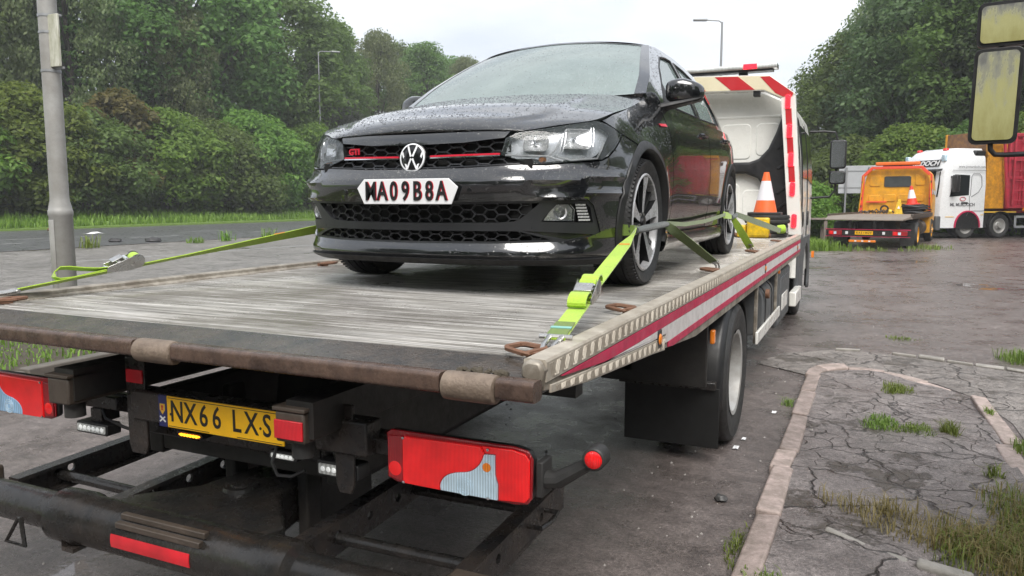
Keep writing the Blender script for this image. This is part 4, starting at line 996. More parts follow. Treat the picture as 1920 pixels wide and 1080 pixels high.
# dark plastic air intake
pk = [(-1.62,1.90),(-1.62,2.04),(-1.36,2.04),(-1.25,2.08),(-1.14,2.20),(-1.06,2.38),(-.98,2.62),(-.84,2.66),(-.80,2.3),(-.80,1.15),(-1.06,1.15),(-1.10,1.55),(-1.16,1.72),(-1.26,1.84),(-1.40,1.90)]
mb = MB(); mb.prism([(x, YC-.11, z) for x, z in pk], (0,.115,0)); ik = mb.build('air_intake', 'plastic_black', cb_, bev=.03, seg=3)
for z in (1.45,1.65,1.95,2.2):
    mb = MB(); mb.beam((-1.02,YC-.115,z),(-.87,YC-.115,z+.12),.02,.03,(0,0,1)); mb.build('intake_rib', 'plastic_black', ik, bev=.006)
# side windows, doors, arch
def sidep(name, pts, m, th=.012, par=cb_, bev=.004):
    mb = MB(); v = [(XCR-cabx(z)+.012, y, z) for y, z in resample(pts, .08)]; n_ = len(v)
    mb.add(v+[(x-th-.01, y, z) for x, y, z in v], [tuple(range(n_)), tuple(range(2*n_-1,n_-1,-1))]+[(i,(i+1)%n_,n_+(i+1)%n_,n_+i) for i in range(n_)]); return mb.build(name, m, par, bev=bev)
m_, t_, b_ = nodes_of('cab_glass'); setp(b_, Base_Color=(.010,.012,.012,1), Roughness=.12, Specular_IOR_Level=.22)
for a in ([(10.55,1.85),(11.30,1.85),(11.30,2.52),(10.62,2.52)], [(11.5,1.85),(12.35,1.80),(12.28,2.5),(11.5,2.52)]): sidep('cab_window', a, 'cab_glass')
sidep('rear_pillar', [(10.16,1.2),(10.45,1.2),(10.45,2.6),(10.16,2.6)], 'plastic_black')
for y in (10.50, 11.40):
    sidep('door_gap', [(y,.95),(y+.012,.95),(y+.012,2.58),(y,2.58)], 'plastic_black', bev=0)
for y in (10.72, 11.62): 
    sidep('door_handle', [(y+.13*math.cos(a), 1.32+.10*math.sin(a)) for a in np.linspace(0, 6.283, 17)[:-1]], 'plastic_black', .02)
for s_ in (1, -1):
    X_ = lambda x: TX+s_*(x-TX)
    mb = MB(); rows = []
    for a in np.linspace(-15, 195, 24):
        c_, q_ = math.cos(R(a)), math.sin(R(a))
        ro_y = max(-1.05, min(1.05, 1.25*.60*c_*1.25)); ro_z = min(.62, .95*q_ if q_ > 0 else q_*.6)
        rows.append([(X_(-.745), 11.2+.52*c_, .46+.52*q_), (X_(-.725), 11.2+.54*c_, .46+.54*q_), (X_(-.735), 11.2+ro_y, .46+ro_z), (X_(-.80), 11.2+ro_y, .46+ro_z)])
    mb.grid(rows); wa = mb.build('wheel_arch', 'plastic_grey', T, smooth=40); sm_ = wa.modifiers.new('s', 'SOLIDIFY'); sm_.thickness = .02
    mb = MB(); mb.hexa([(X_(-.80),10.14,.42),(X_(-.735),10.14,.42),(X_(-.735),10.62,.30),(X_(-.80),10.62,.30),(X_(-.80),10.14,1.12),(X_(-.735),10.14,1.08),(X_(-.735),10.62,1.14),(X_(-.80),10.62,1.16)]); mb.build('arch_panel', 'plastic_grey', T, bev=.02, seg=3)
    # mirrors
    mb = MB(); mb.tube([(X_(-.80),12.1,2.56),(X_(-.60),12.1,2.56),(X_(-.46),12.1,2.54),(X_(-.43),12.1,2.46),(X_(-.43),12.1,1.72),(X_(-.50),12.1,1.62),(X_(-.78),12.1,1.60)], .016, 8); ma = mb.build('mirror_arm', 'plastic_black', T)
    for z0_, z1_ in ((2.02,2.43),(1.80,1.99)):
        mb = MB(); cx_ = X_(-.41); mb.prism([(cx_+p, 12.04, (z0_+z1_)/2+q) for p, q in rrect(.22, z1_-z0_, .04)], (0,.10,0)); mo = mb.build('mirror_head', 'plastic_black', ma, bev=.02, seg=3)
        mb = MB(); mb.prism([(cx_+p, 12.0395, (z0_+z1_)/2+q) for p, q in rrect(.18, z1_-z0_-.04, .03)], (0,-.002,0)); mb.build('mirror_glass', 'chrome', mo)
mb = MB(); mb.box(-.74,-.70,12.5,12.58,.70,.80); mb.build('marker_light', 'lens_amber', T, bev=.006)
# ---- headboard hoop with hazard stripes and red lamps
YG = 9.82
def hoop_poly():
    o = [(-.70,1.15),(-.835,2.83),(-1.14,3.06),(-2.0,3.10)]; i_ = [(-.85,1.15),(-.995,2.78),(-1.195,2.88),(-2.0,2.90)]
    return o, i_
o_, i_ = hoop_poly(); mir = lambda l: [(2*TX-x, z) for x, z in l]
outer = o_+mir(o_[:-1])[::-1]; inner = i_+mir(i_[:-1])[::-1]
hb_ = MB(); nn = len(outer)
for k in range(nn-1):
    a, b, c, d = outer[k], outer[k+1], inner[k+1], inner[k]
    hb_.hexa([(a[0],YG,a[1]),(b[0],YG,b[1]),(c[0],YG,c[1]),(d[0],YG,d[1]),(a[0],YG+.16,a[1]),(b[0],YG+.16,b[1]),(c[0],YG+.16,c[1]),(d[0],YG+.16,d[1])])
hoop = hb_.build('headboard_hoop', 'cab_white', T, smooth=20, bev=.004)
def quadp(name, pts, m, par, y=YG, th=.004):
    mb = MB(); mb.prism([(x, y-.001, z) for x, z in pts], (0,-th,0)); return mb.build(name, m, par, smooth=0)
sf = quadp('stripe_backing', [(x, z-.012) for x, z in o_[1:]]+mir([(x, z-.012) for x, z in o_[1:-1]])[::-1]+[(x, z+.012) for x, z in mir(i_[1:-1])]+[(x, z+.012) for x, z in i_[1:][::-1]], 'stripe_cream', hoop)
def zt(x): return np.interp(-abs(x-TX)+TX, [-2.0-1.17,-2.0-.86,-2.0], [2.83,3.06,3.10])-.014
def zl(x): return np.interp(-abs(x-TX)+TX, [-2.0-1.01,-2.0-.81,-2.0], [2.78,2.88,2.90])+.014
for xa in (-1.50, -2.08, -2.66):
    quadp('red_stripe', [(xa,zt(xa)),(xa-.28,zt(xa-.28)),(xa-.08,zl(xa-.08)),(xa+.20,zl(xa+.2))], 'stripe_red', hoop, YG-.005, .002)
for f in (lambda x: x, lambda x: 2*TX-x):
    quadp('red_stripe', [(f(-1.24),3.045),(f(-1.13),3.045),(f(-.855),2.835),(f(-.865),2.80),(f(-.98),2.80),(f(-1.06),2.845)], 'stripe_red', hoop, YG-.005, .002)
    for k, z in enumerate((2.735, 2.39, 2.05, 1.70, 1.32)):
        cx_ = f(np.interp(z, [1.15,2.88], [-.775,-.925]))
        mb = MB(); mb.prism([(cx_+p, YG-.001, z+q) for p, q in rrect(.062,.165,.022)], (0,-.018,0)); lm_ = mb.build('warning_lamp', 'led_red_case', hoop, bev=.006)
        mb = MB(); mb.prism([(cx_+p, YG-.019, z+q) for p, q in rrect(.022,.10,.010)], (0,-.006,0)); mb.build('led_panel', 'led_red', lm_, bev=.003)
    for z in (2.56, 2.22, 1.88):
        cx_ = f(np.interp(z, [1.15,2.88], [-.775,-.925])); mb = MB(); mb.prism([(cx_+.008-.035,YG-.001,z-.095),(cx_+.008+.035,YG-.001,z-.095),(cx_-.008+.035,YG-.001,z+.095),(cx_-.008-.035,YG-.001,z+.095)], (0,-.003,0)); mb.build('reflective_strip', 'stripe_red', hoop, smooth=0)
mb = MB(); mb.prism([(0,YG+.08+p,3.17+q) for p, q in rrect(.22,.06,.025)], (1.9,0,0)); mb.xf(Matrix.Translation((-2.95,0,0))); lbar = mb.build('light_bar', 'worklight', T, bev=.006)
mb = MB(); mb.box(-2.9,-1.1,YG+.0,YG+.16,3.115,3.138); mb.box(-2.6,-2.5,YG+.04,YG+.12,3.05,3.12); mb.box(-1.5,-1.4,YG+.04,YG+.12,3.05,3.12); mb.build('light_bar_foot', 'plastic_black', lbar)
mb = MB(); mb.box(-1.44,-1.28,YG-.034,YG+.1,3.142,3.202); mb.build('red_module', 'led_red_case', lbar, bev=.004)
mb = MB(); mb.box(-1.32,-1.24,YG+.02,YG+.12,2.82,2.90); mb.build('rear_camera', 'plastic_black', hoop, bev=.01)
# ---- car body surfaces (car coordinates: u across, v back from the nose, w up)
_pl = np.array([(0,0),(.2,.008),(.4,.034),(.55,.080),(.66,.145),(.745,.235),(.805,.35),(.842,.48),(.862,.66),(.871,.90),(.874,1.3),(.874,2.2),(.874,3.0),(.866,3.4),(.835,3.75),(.77,3.95),(.62,4.03),(.35,4.06),(0,4.067)])
def _cr(P, k=24):
    o = []
    n = len(P)
    for i in range(n-1):
        p0 = P[max(i-1,0)]; p1 = P[i]; p2 = P[i+1]; p3 = P[min(i+2,n-1)]
        if i == 0: p0 = np.array([-p2[0], p2[1]])
        for j in range(k):
            t = j/k; o.append(.5*((2*p1)+(-p0+p2)*t+(2*p0-5*p1+4*p2-p3)*t*t+(-p0+3*p1-3*p2+p3)*t**3))
    o.append(P[-1]); return np.array(o)
_PC = _cr(_pl); _A = np.concatenate([[0], np.cumsum(np.linalg.norm(np.diff(_PC, axis=0), axis=1))])
AMAX = _A[-1]
_PCACHE = {}
def plan_at(a):
    k = round(float(a), 5)
    if k not in _PCACHE: _PCACHE[k] = _plan_at(k)
    return _PCACHE[k]
def _plan_at(a):
    s = np.sign(a) if a != 0 else 1.; a = abs(a); e = .01
    p = np.array([np.interp(a, _A, _PC[:,0]), np.interp(a, _A, _PC[:,1])])
    q0 = np.array([np.interp(a-e, _A, _PC[:,0]) if a > e else -np.interp(e-a, _A, _PC[:,0]), np.interp(abs(a-e), _A, _PC[:,1])])
    q1 = np.array([np.interp(a+e, _A, _PC[:,0]), np.interp(a+e, _A, _PC[:,1])])
    d = (q1-q0)/np.linalg.norm(q1-q0); n = np.array([d[1], -d[0]])
    return p, n, s
def a_of_v(v): i = int(np.argmax(_PC[:,0])); return float(np.interp(v, _PC[:,1], _A))
_if = pchip([.10,.14,.165,.185,.20,.225,.24,.30,.36,.42,.46,.50,.512,.53,.565,.60,.68,.70,.715,.74,.77,.80,.85,1.0], [.12,.075,.025,.012,.012,.028,.034,.030,.024,.014,.005,.0,.003,.016,.042,.052,.064,.070,.078,.10,.145,.20,.30,.6])
_ifen = pchip([.10,.16,.20,.26,.36,.46,.56,.64,.70,.76,.80,.84,.90,.95,1.05], [.06,.03,.02,.014,.005,0,.0,.006,.020,.042,.060,.082,.115,.14,.2])
_idoor = pchip([.10,.14,.17,.20,.235,.25,.30,.38,.48,.58,.68,.76,.800,.815,.84,.88,.93,.97,1.05], [.08,.05,.025,.016,.018,.032,.026,.012,.004,.001,.003,.010,.016,.020,.034,.052,.068,.082,.10])
_irear = pchip([.10,.16,.22,.40,.60,.75,.85,.95,1.05], [.10,.03,.01,0,.01,.04,.07,.10,.14])
WV1, WV2, WW, WRAD = .845, 3.394, .315, .365
def inset(a, w):
    p, n, s = plan_at(a); v = p[1]; aa = abs(a); u = p[0]
    wd = w-.028*max(0., min(v, 3.4)-1.2)*smooth01(w, .5, .8); tf = smooth01(v, .10, .42); td = smooth01(v, 1.0, 1.5); tr = smooth01(v, 3.55, 4.0)
    i = (1-tf)*_if(w)+tf*((1-td)*_ifen(w)+td*((1-tr)*_idoor(wd)+tr*_irear(w)))
    # arch flares
    for wv in (WV1, WV2):
        r = math.hypot(v-wv, w-WW); i -= .010*math.exp(-((r-WRAD)/.05)**2)*smooth01(v, .40, .55)
    # corner blades over the fog lamps
    k = smooth01(u, .50, .66)*(1-smooth01(v, .42, .56))
    if k > 0:
        for w0, am in ((.508+.02*smooth01(v,.1,.4), .016), (.436+.012*smooth01(v,.1,.35), .018)):
            d = w-w0
            if -.012 < d <= 0: i -= am*k*(1+d/.012)*1.0
            elif 0 < d < .026: i -= am*k*(1-d/.026)
    return i
def wrap(a, w, off=0.):
    p, n, s = plan_at(a); q = p+n*(off-inset(a, w)); return np.array([q[0]*s, q[1], w])

# ================================================================ BLACK CAR
CX, CY, CZ = -1.857, 2.912, D
CAR = thing('hatchback_car', 'black wet hatchback car strapped on the flatbed, its front towards the viewer', 'car', (CX, CY, CZ))
ROOT[CAR.name] = Vector((0, 0, 0))          # parts below are written in car coordinates
def paintmat(name, base, drops=True, rough=.2, dens=.45):
    m, t, b = nodes_of(name)
    co = t.nodes.new('ShaderNodeTexCoord').outputs['Object']
    setp(b, Metallic=0, Roughness=rough, Coat_Weight=1, Coat_Roughness=.025, Coat_IOR=1.7, Specular_IOR_Level=.5)
    fl = noise(t, 900, 1, .5, vec=co); c = mixc(t, fl, sc(base, .6), sc(base, 1.5)); dirtn = ramp(t, noise(t, 5, 6, .7, vec=co), [(.45, g3(0)), (.75, g3(1))])
    c = mixc(t, mth(t, 'MULTIPLY', dirtn, .06), c, (.10,.095,.085)); t.links.new(c, b.inputs['Base Color'])
    if drops:
        hs = None
        for s_, th in ((42, dens), (85, dens)):
            vo = t.nodes.new('ShaderNodeTexVoronoi'); vo.inputs['Scale'].default_value = s_; t.links.new(co, vo.inputs['Vector'])
            sp = t.nodes.new('ShaderNodeSeparateColor'); t.links.new(vo.outputs['Color'], sp.inputs[0])
            gate = ramp(t, sp.outputs[0], [(th, g3(0)), (th+.02, g3(1))])
            rad = mth(t, 'ADD', mth(t, 'MULTIPLY', sp.outputs[1], .16), .10)
            q = mth(t, 'MAXIMUM', mth(t, 'SUBTRACT', rad, vo.outputs['Distance']), 0.); q = mth(t, 'POWER', q, .6)
            h = mth(t, 'MULTIPLY', q, gate); hs = h if hs is None else mth(t, 'MAXIMUM', hs, h)
        nb = bump(t, b, hs, .7, .006); t.links.new(nb, b.inputs['Coat Normal'])
    return m
paintmat('car_paint', (.0045,.0050,.0060))
paintmat('car_paint_side', (.0045,.0050,.0060), dens=.8)
mat('gloss_black', (.006,.006,.007), .2, var=.2, coat=.25, rv=.06)
mat('trim_grey', (.022,.023,.025), .38, var=.2, scale=10, rv=.08)
mat('trim_matt', (.013,.013,.014), .5, var=.25, scale=10)
mat('grille_bar', (.030,.031,.034), .30, var=.2, scale=12)
mat('void_black', (.003,.003,.003), .8, var=.2)
mat('headliner', (.05,.05,.05), .8, var=.2)
mat('seat_cloth', (.03,.03,.033), .8, var=.3, scale=20)
mat('tyre_car', (.020,.020,.021), .55, var=.35, scale=14, dirt=(.05,.047,.044), dirt_amt=.25, dscale=9, bmp=.25)
mat('alloy', (.52,.52,.53), .3, .25, var=.2, scale=10, dirt=(.09,.085,.08), dirt_amt=.35, dscale=14)
mat('alloy_dark', (.014,.014,.015), .35, .2, var=.3, scale=10)
mat('disc_steel', (.30,.29,.28), .35, .9, var=.2)
mat('plate_white', (.78,.78,.79), .35, var=.03)
mat('red_trim', (.55,.012,.035), .3, var=.1)
mat('reflector_chrome', (.85,.86,.88), .22, .55, var=.3, scale=26)
mat('drl', (.85,.86,.88), .2, var=.03)
mat('lamp_housing', (.60,.62,.65), .25, .25, var=.3, scale=14)
mat('amber_glass', (.55,.20,.06), .2, var=.2)
def glassmat(name, tint, alpha, fog, rough=.02, drops=True):
    """wet car glass: clear with a Fresnel reflection, a pale diffuse share for condensation and, on lamp lenses, painted sky sheen"""
    m, t, b = nodes_of(name); t.nodes.remove(b); o = t.nodes['Material Output']
    tr = t.nodes.new('ShaderNodeBsdfTransparent'); tr.inputs[0].default_value = (*tint, 1)
    gl = t.nodes.new('ShaderNodeBsdfGlossy'); gl.inputs['Roughness'].default_value = rough
    df = t.nodes.new('ShaderNodeBsdfDiffuse'); df.inputs[0].default_value = (.58,.70,.68,1)
    fr_ = t.nodes.new('ShaderNodeFresnel'); fr_.inputs[0].default_value = 1.52
    m1 = t.nodes.new('ShaderNodeMixShader'); m2 = t.nodes.new('ShaderNodeMixShader')
    co = t.nodes.new('ShaderNodeTexCoord').outputs['Object']
    nz = ramp(t, noise(t, 5, 5, .6, vec=co), [(.3, g3(fog*.9)), (.7, g3(min(1, fog*1.1)))])
    if drops:
        vo = t.nodes.new('ShaderNodeTexVoronoi'); vo.inputs['Scale'].default_value = 110; t.links.new(co, vo.inputs['Vector'])
        sp = t.nodes.new('ShaderNodeSeparateColor'); t.links.new(vo.outputs['Color'], sp.inputs[0])
        h = mth(t, 'MULTIPLY', mth(t, 'MAXIMUM', mth(t, 'SUBTRACT', .34, vo.outputs['Distance']), 0.), ramp(t, sp.outputs[0], [(.4, g3(0)), (.42, g3(1))]))
        nb = bump(t, None, h, .8, .006); t.links.new(nb, gl.inputs['Normal']); t.links.new(nb, fr_.inputs['Normal'])
        nz = mth(t, 'ADD', nz, mth(t, 'MULTIPLY', h, .5))
    t.links.new(nz, m1.inputs[0]); t.links.new(tr.outputs[0], m1.inputs[1]); t.links.new(df.outputs[0], m1.inputs[2])
    t.links.new(fr_.outputs[0], m2.inputs[0]); t.links.new(m1.outputs[0], m2.inputs[1]); t.links.new(gl.outputs[0], m2.inputs[2])
    t.links.new(m2.outputs[0], o.inputs[0]); return m
glassmat('windscreen_glass', (.50,.58,.56), .5, .36)
glassmat('side_glass', (.40,.47,.46), .5, .40)
glassmat('lens_glass', (.96,.97,.98), .9, .03, drops=True)  # slight pale diffuse stands in for sky reflected on the lens

def mirr(poly): return [(-a, w_) for a, w_ in poly][::-1]
def sym(right): return list(right)+mirr(right)
def panel(name, func, outer, holes=(), step=.02, bstep=.015, off=0., flange=.02, m='car_paint', parent=None, sm=35):
    V, T_ = fill2d(outer, holes, step, bstep); mb = MB(); mb.add([func(a, b, off) for a, b in V], T_)
    me_o = mb.build(name, m, parent or CAR, smooth=0, fix=False)
    me = me_o.data
    # outward orientation: compare with the offset direction
    bm = bmesh.new(); bm.from_mesh(me); bm.normal_update(); s_ = 0
    for fc in list(bm.faces)[::max(1, len(bm.faces)//60)]:
        i = fc.verts[0].index; a, b = V[i]; s_ += fc.normal.dot(Vector(func(a, b, off+.01)-func(a, b, off)))
    if s_ < 0: bmesh.ops.reverse_faces(bm, faces=bm.faces)
    if flange:
        for lp in [outer]+list(holes):
            L_ = resample(lp, bstep); n_ = len(L_)
            va = [bm.verts.new(func(a, b, off)) for a, b in L_]; vb_ = [bm.verts.new(func(a, b, off-flange)) for a, b in L_]
            for i in range(n_):
                try: bm.faces.new((va[i], va[(i+1) % n_], vb_[(i+1) % n_], vb_[i]))
                except ValueError: pass
    bm.to_mesh(me); bm.free()
    me.polygons.foreach_set('use_smooth', [True]*len(me.polygons)); me.set_sharp_from_angle(angle=R(sm))
    return me_o
def W(a, b, off=0.): return wrap(a, b, off)
Av = a_of_v
def arch(wv, r, a0, a1, n=22): return [(Av(wv+r*math.cos(R(t))), WW+r*math.sin(R(t))) for t in np.linspace(a0, a1, n)]
LAMP = [(.431,.618),(.452,.690),(.505,.713),(.724,.742),(.942,.772),(.975,.768),(1.122,.726),(.962,.617),(.925,.602),(.651,.579),(.565,.579)]
g = .006
# bumper with its wide intake
bR = [(0,.560),(.25,.562),(.529,.575),(.565,.572),(.651,.572),(.928,.595),(.968,.612),(1.126,.719),(1.27,.688)]+arch(WV1,.372,112,205,26)[2:]+[(Av(.515),.165),(.85,.165),(.4,.163),(0,.162)]
intake = [(0,.414),(.636,.421),(.838,.428),(.876,.402),(.931,.283),(.854,.262),(.749,.247),(.69,.244),(.4,.236),(0,.232)]
bump_o = panel('front_bumper', W, sym(bR), [sym(intake)], .018, .012)
hc1 = [(0,.403),(.612,.411),(.56,.37),(.52,.342),(.49,.331),(.4,.326),(0,.323)]
hc2 = [(0,.289),(.505,.291),(.60,.270),(.668,.253),(.4,.244),(0,.240)]
fogh = [(.652,.372),(.692,.409),(.838,.412),(.866,.39),(.886,.326),(.62,.331)]
trih = [(.52,.2935),(.918,.273),(.75,.2535)]
panel('intake_surround', W, sym(intake), [sym(hc1), sym(hc2), fogh, mirr(fogh), trih, mirr(trih)], .02, .014, -.008, .03, 'trim_grey', bump_o)
for f in (lambda p: p, mirr): panel('gloss_insert', W, f(trih), (), .02, .014, -.012, 0, 'gloss_black', bump_o)
panel('nose_strip', W, sym([(0,.7185),(.25,.721),(.452,.730),(.470,.718),(.446,.692),(.25,.674),(0,.668)]), (), .016, .012)
GR_ = sym([(0,.668),(.25,.674),(.445,.690),(.427,.618),(.525,.579),(.25,.565),(0,.563)])
panel('grille_back', W, sym([(0,.676),(.47,.70),(.47,.57),(0,.555)]), (), .03, .03, -.055, 0, 'void_black')
panel('intake_back', W, sym([(0,.42),(.93,.43),(.95,.26),(0,.225)]), (), .03, .03, -.075, 0, 'void_black')
def hexmesh(name, region, ra, rw, off, m, depth=.016, th=.0045):
    mb = MB(); segs = set(); lo = np.min(np.array(region), 0); hi = np.max(np.array(region), 0)
    px_, py_ = ra*1.5, rw*2
    for i in range(int(math.floor(lo[0]/px_))-1, int(hi[0]/px_)+2):
        for j in range(int((hi[1]-lo[1])/py_)+3):
            cx_ = i*px_; cy_ = lo[1]-rw+j*py_+(rw if i % 2 else 0)
            P = [(cx_-ra*.5,cy_-rw),(cx_+ra*.5,cy_-rw),(cx_+ra,cy_),(cx_+ra*.5,cy_+rw),(cx_-ra*.5,cy_+rw),(cx_-ra,cy_)]
            for k in range(6):
                a, b = P[k], P[(k+1) % 6]; key = tuple(sorted([(round(a[0],3),round(a[1],3)),(round(b[0],3),round(b[1],3))])); segs.add(key)
    for a, b in segs:
        ia, ib = inpoly(a, region), inpoly(b, region)
        if not ia and not ib: continue
        if ia != ib:
            q, p = (a, b) if ia else (b, a); lo_, hi_ = 0., 1.
            for _ in range(8):
                md = (lo_+hi_)/2; c_ = (q[0]+(p[0]-q[0])*md, q[1]+(p[1]-q[1])*md)
                if inpoly(c_, region): lo_ = md
                else: hi_ = md
            a, b = q, (q[0]+(p[0]-q[0])*lo_, q[1]+(p[1]-q[1])*lo_)
        d = np.array(b)-np.array(a); ln = np.linalg.norm(d)
        if ln < .002: continue
        nn_ = np.array([-d[1], d[0]])/ln*th/2; a = np.array(a); b = np.array(b)
        pts = [W(*(a-nn_), off-depth), W(*(b-nn_), off-depth), W(*(b-nn_), off), W(*(a-nn_), off), W(*(a+nn_), off-depth), W(*(b+nn_), off-depth), W(*(b+nn_), off), W(*(a+nn_), off)]
        mb.add(pts, [(0,1,2,3),(7,6,5,4),(3,2,6,7),(0,4,5,1)])
    return mb.build(name, m, CAR, smooth=0, fix=True)
hexmesh('upper_grille', GR_, .046, .0185, -.020, 'grille_bar')
hexmesh('middle_grille', sym(hc1), .0365, .0195, -.022, 'grille_bar')
hexmesh('lower_grille', sym(hc2), .0365, .0165, -.020, 'grille_bar')
# frame line under the grille and red strip
def strip_aw(name, a0, a1, w0, w1, off, th, m, parent=CAR, k=18):
    mb = MB(); rows = []
    for a in np.linspace(a0, a1, k):
        wa = w0(a) if callable(w0) else w0; wb = w1(a) if callable(w1) else w1
        rows.append([W(a,wa,off), W(a,wa,off+th), W(a,wb,off+th), W(a,wb,off), W(a,wa,off)])
    mb.grid(rows); return mb.build(name, m, parent, smooth=30)
for s_ in (1, -1):
    strip_aw('red_strip', s_*.085, s_*.425, lambda a: .612+.006*abs(a)/.4, lambda a: .620+.006*abs(a)/.4, -.012, .010, 'red_trim')
    strip_aw('silver_strip', s_*.085, s_*.425, lambda a: .6065+.006*abs(a)/.4, lambda a: .6115+.006*abs(a)/.4, -.012, .011, 'chrome')
strip_aw('lower_frame', -.52, .52, lambda a: .564+.014*(a/.52)**2, lambda a: .569+.014*(a/.52)**2, -.016, .016, 'gloss_black', k=40)
# splitter lip
mb = MB(); rows = []
for a in np.linspace(-Av(.51), Av(.51), 70): rows.append([W(a,.168,-.004), W(a,.166,.014), W(a,.150,.020), W(a,.138,.014), W(a,.134,-.05)])
mb.grid(rows); mb.build('front_splitter', 'trim_matt', CAR, smooth=35)
# wings, doors, quarters on both sides
def hood_seam_w(v): return float(np.interp(v, [.38,.504,.804,1.1,1.29], [.784,.812,.866,.906,.930]))
wing = [(1.130,.727),(1.272,.697)]+arch(WV1,.372,110,-13,34)[1:]+[(Av(1.352),.245),(Av(1.358),.55),(Av(1.345),.80),(Av(1.35),.940),(Av(1.29),.958),(Av(1.205),.972),(Av(1.05),.931),(Av(.80),.872),(Av(.504),.811),(.980,.776)]
dr1 = [(Av(1.362),.248),(Av(2.448),.248),(Av(2.452),.55),(Av(2.452),.948),(Av(1.36),.933),(Av(1.355),.80),(Av(1.366),.55)]
dr2 = [(Av(2.460),.248),(Av(2.97),.248)]+arch(WV2,.372,191,128,14)+[(Av(3.26),.72),(Av(3.37),.86),(Av(3.40),.955),(Av(2.462),.948),(Av(2.462),.55)]
qtr = [(Av(3.408),.955),(Av(3.378),.858),(Av(3.268),.716)]+arch(WV2,.372,126,-18,34)+[(Av(3.80),.17),(AMAX-.001,.17),(AMAX-.001,.955)]
SIDE = {}
for s_, f in ((1, lambda p: p), (-1, mirr)):
    panel('wing', W, f(wing), (), .022, .015)
    d1 = panel('front_door', W, f(dr1), (), .025, .018, m='car_paint_side'); d2 = panel('rear_door', W, f(dr2), (), .025, .018, m='car_paint_side')
    panel('rear_quarter', W, f(qtr), (), .03, .02, m='car_paint_side'); SIDE[s_] = (d1, d2)
    panel('side_skirt', W, f([(Av(1.23),.145),(Av(3.0),.145),(Av(2.99),.244),(Av(1.235),.244)]), (), .025, .02, .010, .03, 'gloss_black')
    for wv in (WV1, WV2):
        mb = MB(); rows = []
        for t in np.linspace(-18 if wv == WV1 else -22, 205 if wv == WV1 else 198, 50):
            c_, q_ = math.cos(R(t)), math.sin(R(t))
            def P(r_, o_): return W(s_*Av(wv+r_*c_), max(.13, WW+r_*q_), o_)
            e = P(.352, -.004); rows.append([P(.402,.001), P(.398,.007), P(.362,.008), e, (e[0]*.93, e[1], e[2]), (e[0]-s_*.30, e[1], e[2])])
        mb.grid(rows); mb.build('arch_trim', ['trim_matt'], CAR, smooth=50)
# bonnet: Coons patch
_rp = np.array([W(.472,.7195+.012), W(.505,.7205), W(.724,.7485), W(.942,.779), (.774,.50,.8145), (.769,.80,.874), (.757,1.05,.934), (.744,1.205,.976)])
_rd = np.concatenate([[0], np.cumsum(np.linalg.norm(np.diff(_rp, axis=0), axis=1))]); _rd /= _rd[-1]; _rk = [pchip(_rd, _rp[:,k]) for k in range(3)]; _rc = {}
def rs_curve(t):
    if t not in _rc: _rc[t] = np.array([float(f(t)) for f in _rk])
    return _rc[t].copy()
def fr_curve(x): a = x*.472; return W(a, .7215+.010*(abs(x))**2)
def bk_curve(x): return np.array([x*.744, 1.0+.205*x*x, .994-.018*abs(x)**6])
def bonnet(x, t):
    F0, F1, S = fr_curve(x), bk_curve(x), rs_curve(t); SL = S*np.array([-1,1,1]); u_ = (x+1)/2
    ls = SL*(1-u_)+S*u_; lt = F0*(1-t)+F1*t
    c00, c10 = rs_curve(0)*np.array([-1,1,1]), rs_curve(0); c01, c11 = rs_curve(1)*np.array([-1,1,1]), rs_curve(1)
    bl = (c00*(1-u_)+c10*u_)*(1-t)+(c01*(1-u_)+c11*u_)*t
    p = ls+lt-bl
    p[2] += .050*(math.sin(math.pi*min(1, t))**.8)*(1-x*x)*(1-.35*t)+.028*(1-x*x)*math.exp(-((t-.12)/.10)**2)
    xc = .74-.06*t; k = smooth01(abs(x), xc-.07, xc+.02); p[2] += .012*(1-k)*smooth01(t, .06, .25)*(1-smooth01(t, .9, 1.0))
    return p
mb = MB(); xs_ = np.linspace(-1, 1, 61); ts_ = np.concatenate([np.linspace(0, .2, 14), np.linspace(.2, 1, 40)[1:]])
mb.grid([[bonnet(x, t) for x in xs_] for t in ts_])
edge = [bonnet(x, 0) for x in xs_]; mb.grid([edge, [p+np.array([0,.02,-.006]) for p in edge]])
mb.build('bonnet', 'car_paint', CAR, smooth=40)
# greenhouse
def Ug(v, w_, off=0.):
    ub = float(np.interp(v, [1.1,1.25,1.4,3.2,3.6,3.98], [.762,.772,.788,.792,.765,.70]))
    return np.array([ub-.215*max(0, (w_-.935)/.45)**1.22+off, v, w_+off*.35])
RAIL = pchip([1.9,2.2,2.6,3.0,3.4,3.72], [1.385,1.418,1.428,1.408,1.360,1.295])
APIL = pchip([1.20,1.45,1.68,1.90], [.995,1.148,1.275,1.385])
gh = [(1.20,.925),(1.20,.995)]+[(v, float(APIL(v))) for v in np.linspace(1.26, 1.9, 9)]+[(v, float(RAIL(v))) for v in np.linspace(2.0, 3.72, 12)]+[(3.95,1.0),(3.97,.945),(3.4,.945),(2.4,.938),(1.36,.928)]
win1 = [(1.50,.975),(1.62,1.085),(1.84,1.238),(2.06,1.338),(2.26,1.368),(2.44,1.376),(2.44,.985)]
win2 = [(2.53,.985),(2.53,1.376),(2.80,1.365),(3.05,1.325),(3.24,1.225),(3.36,1.09),(3.34,1.01)]
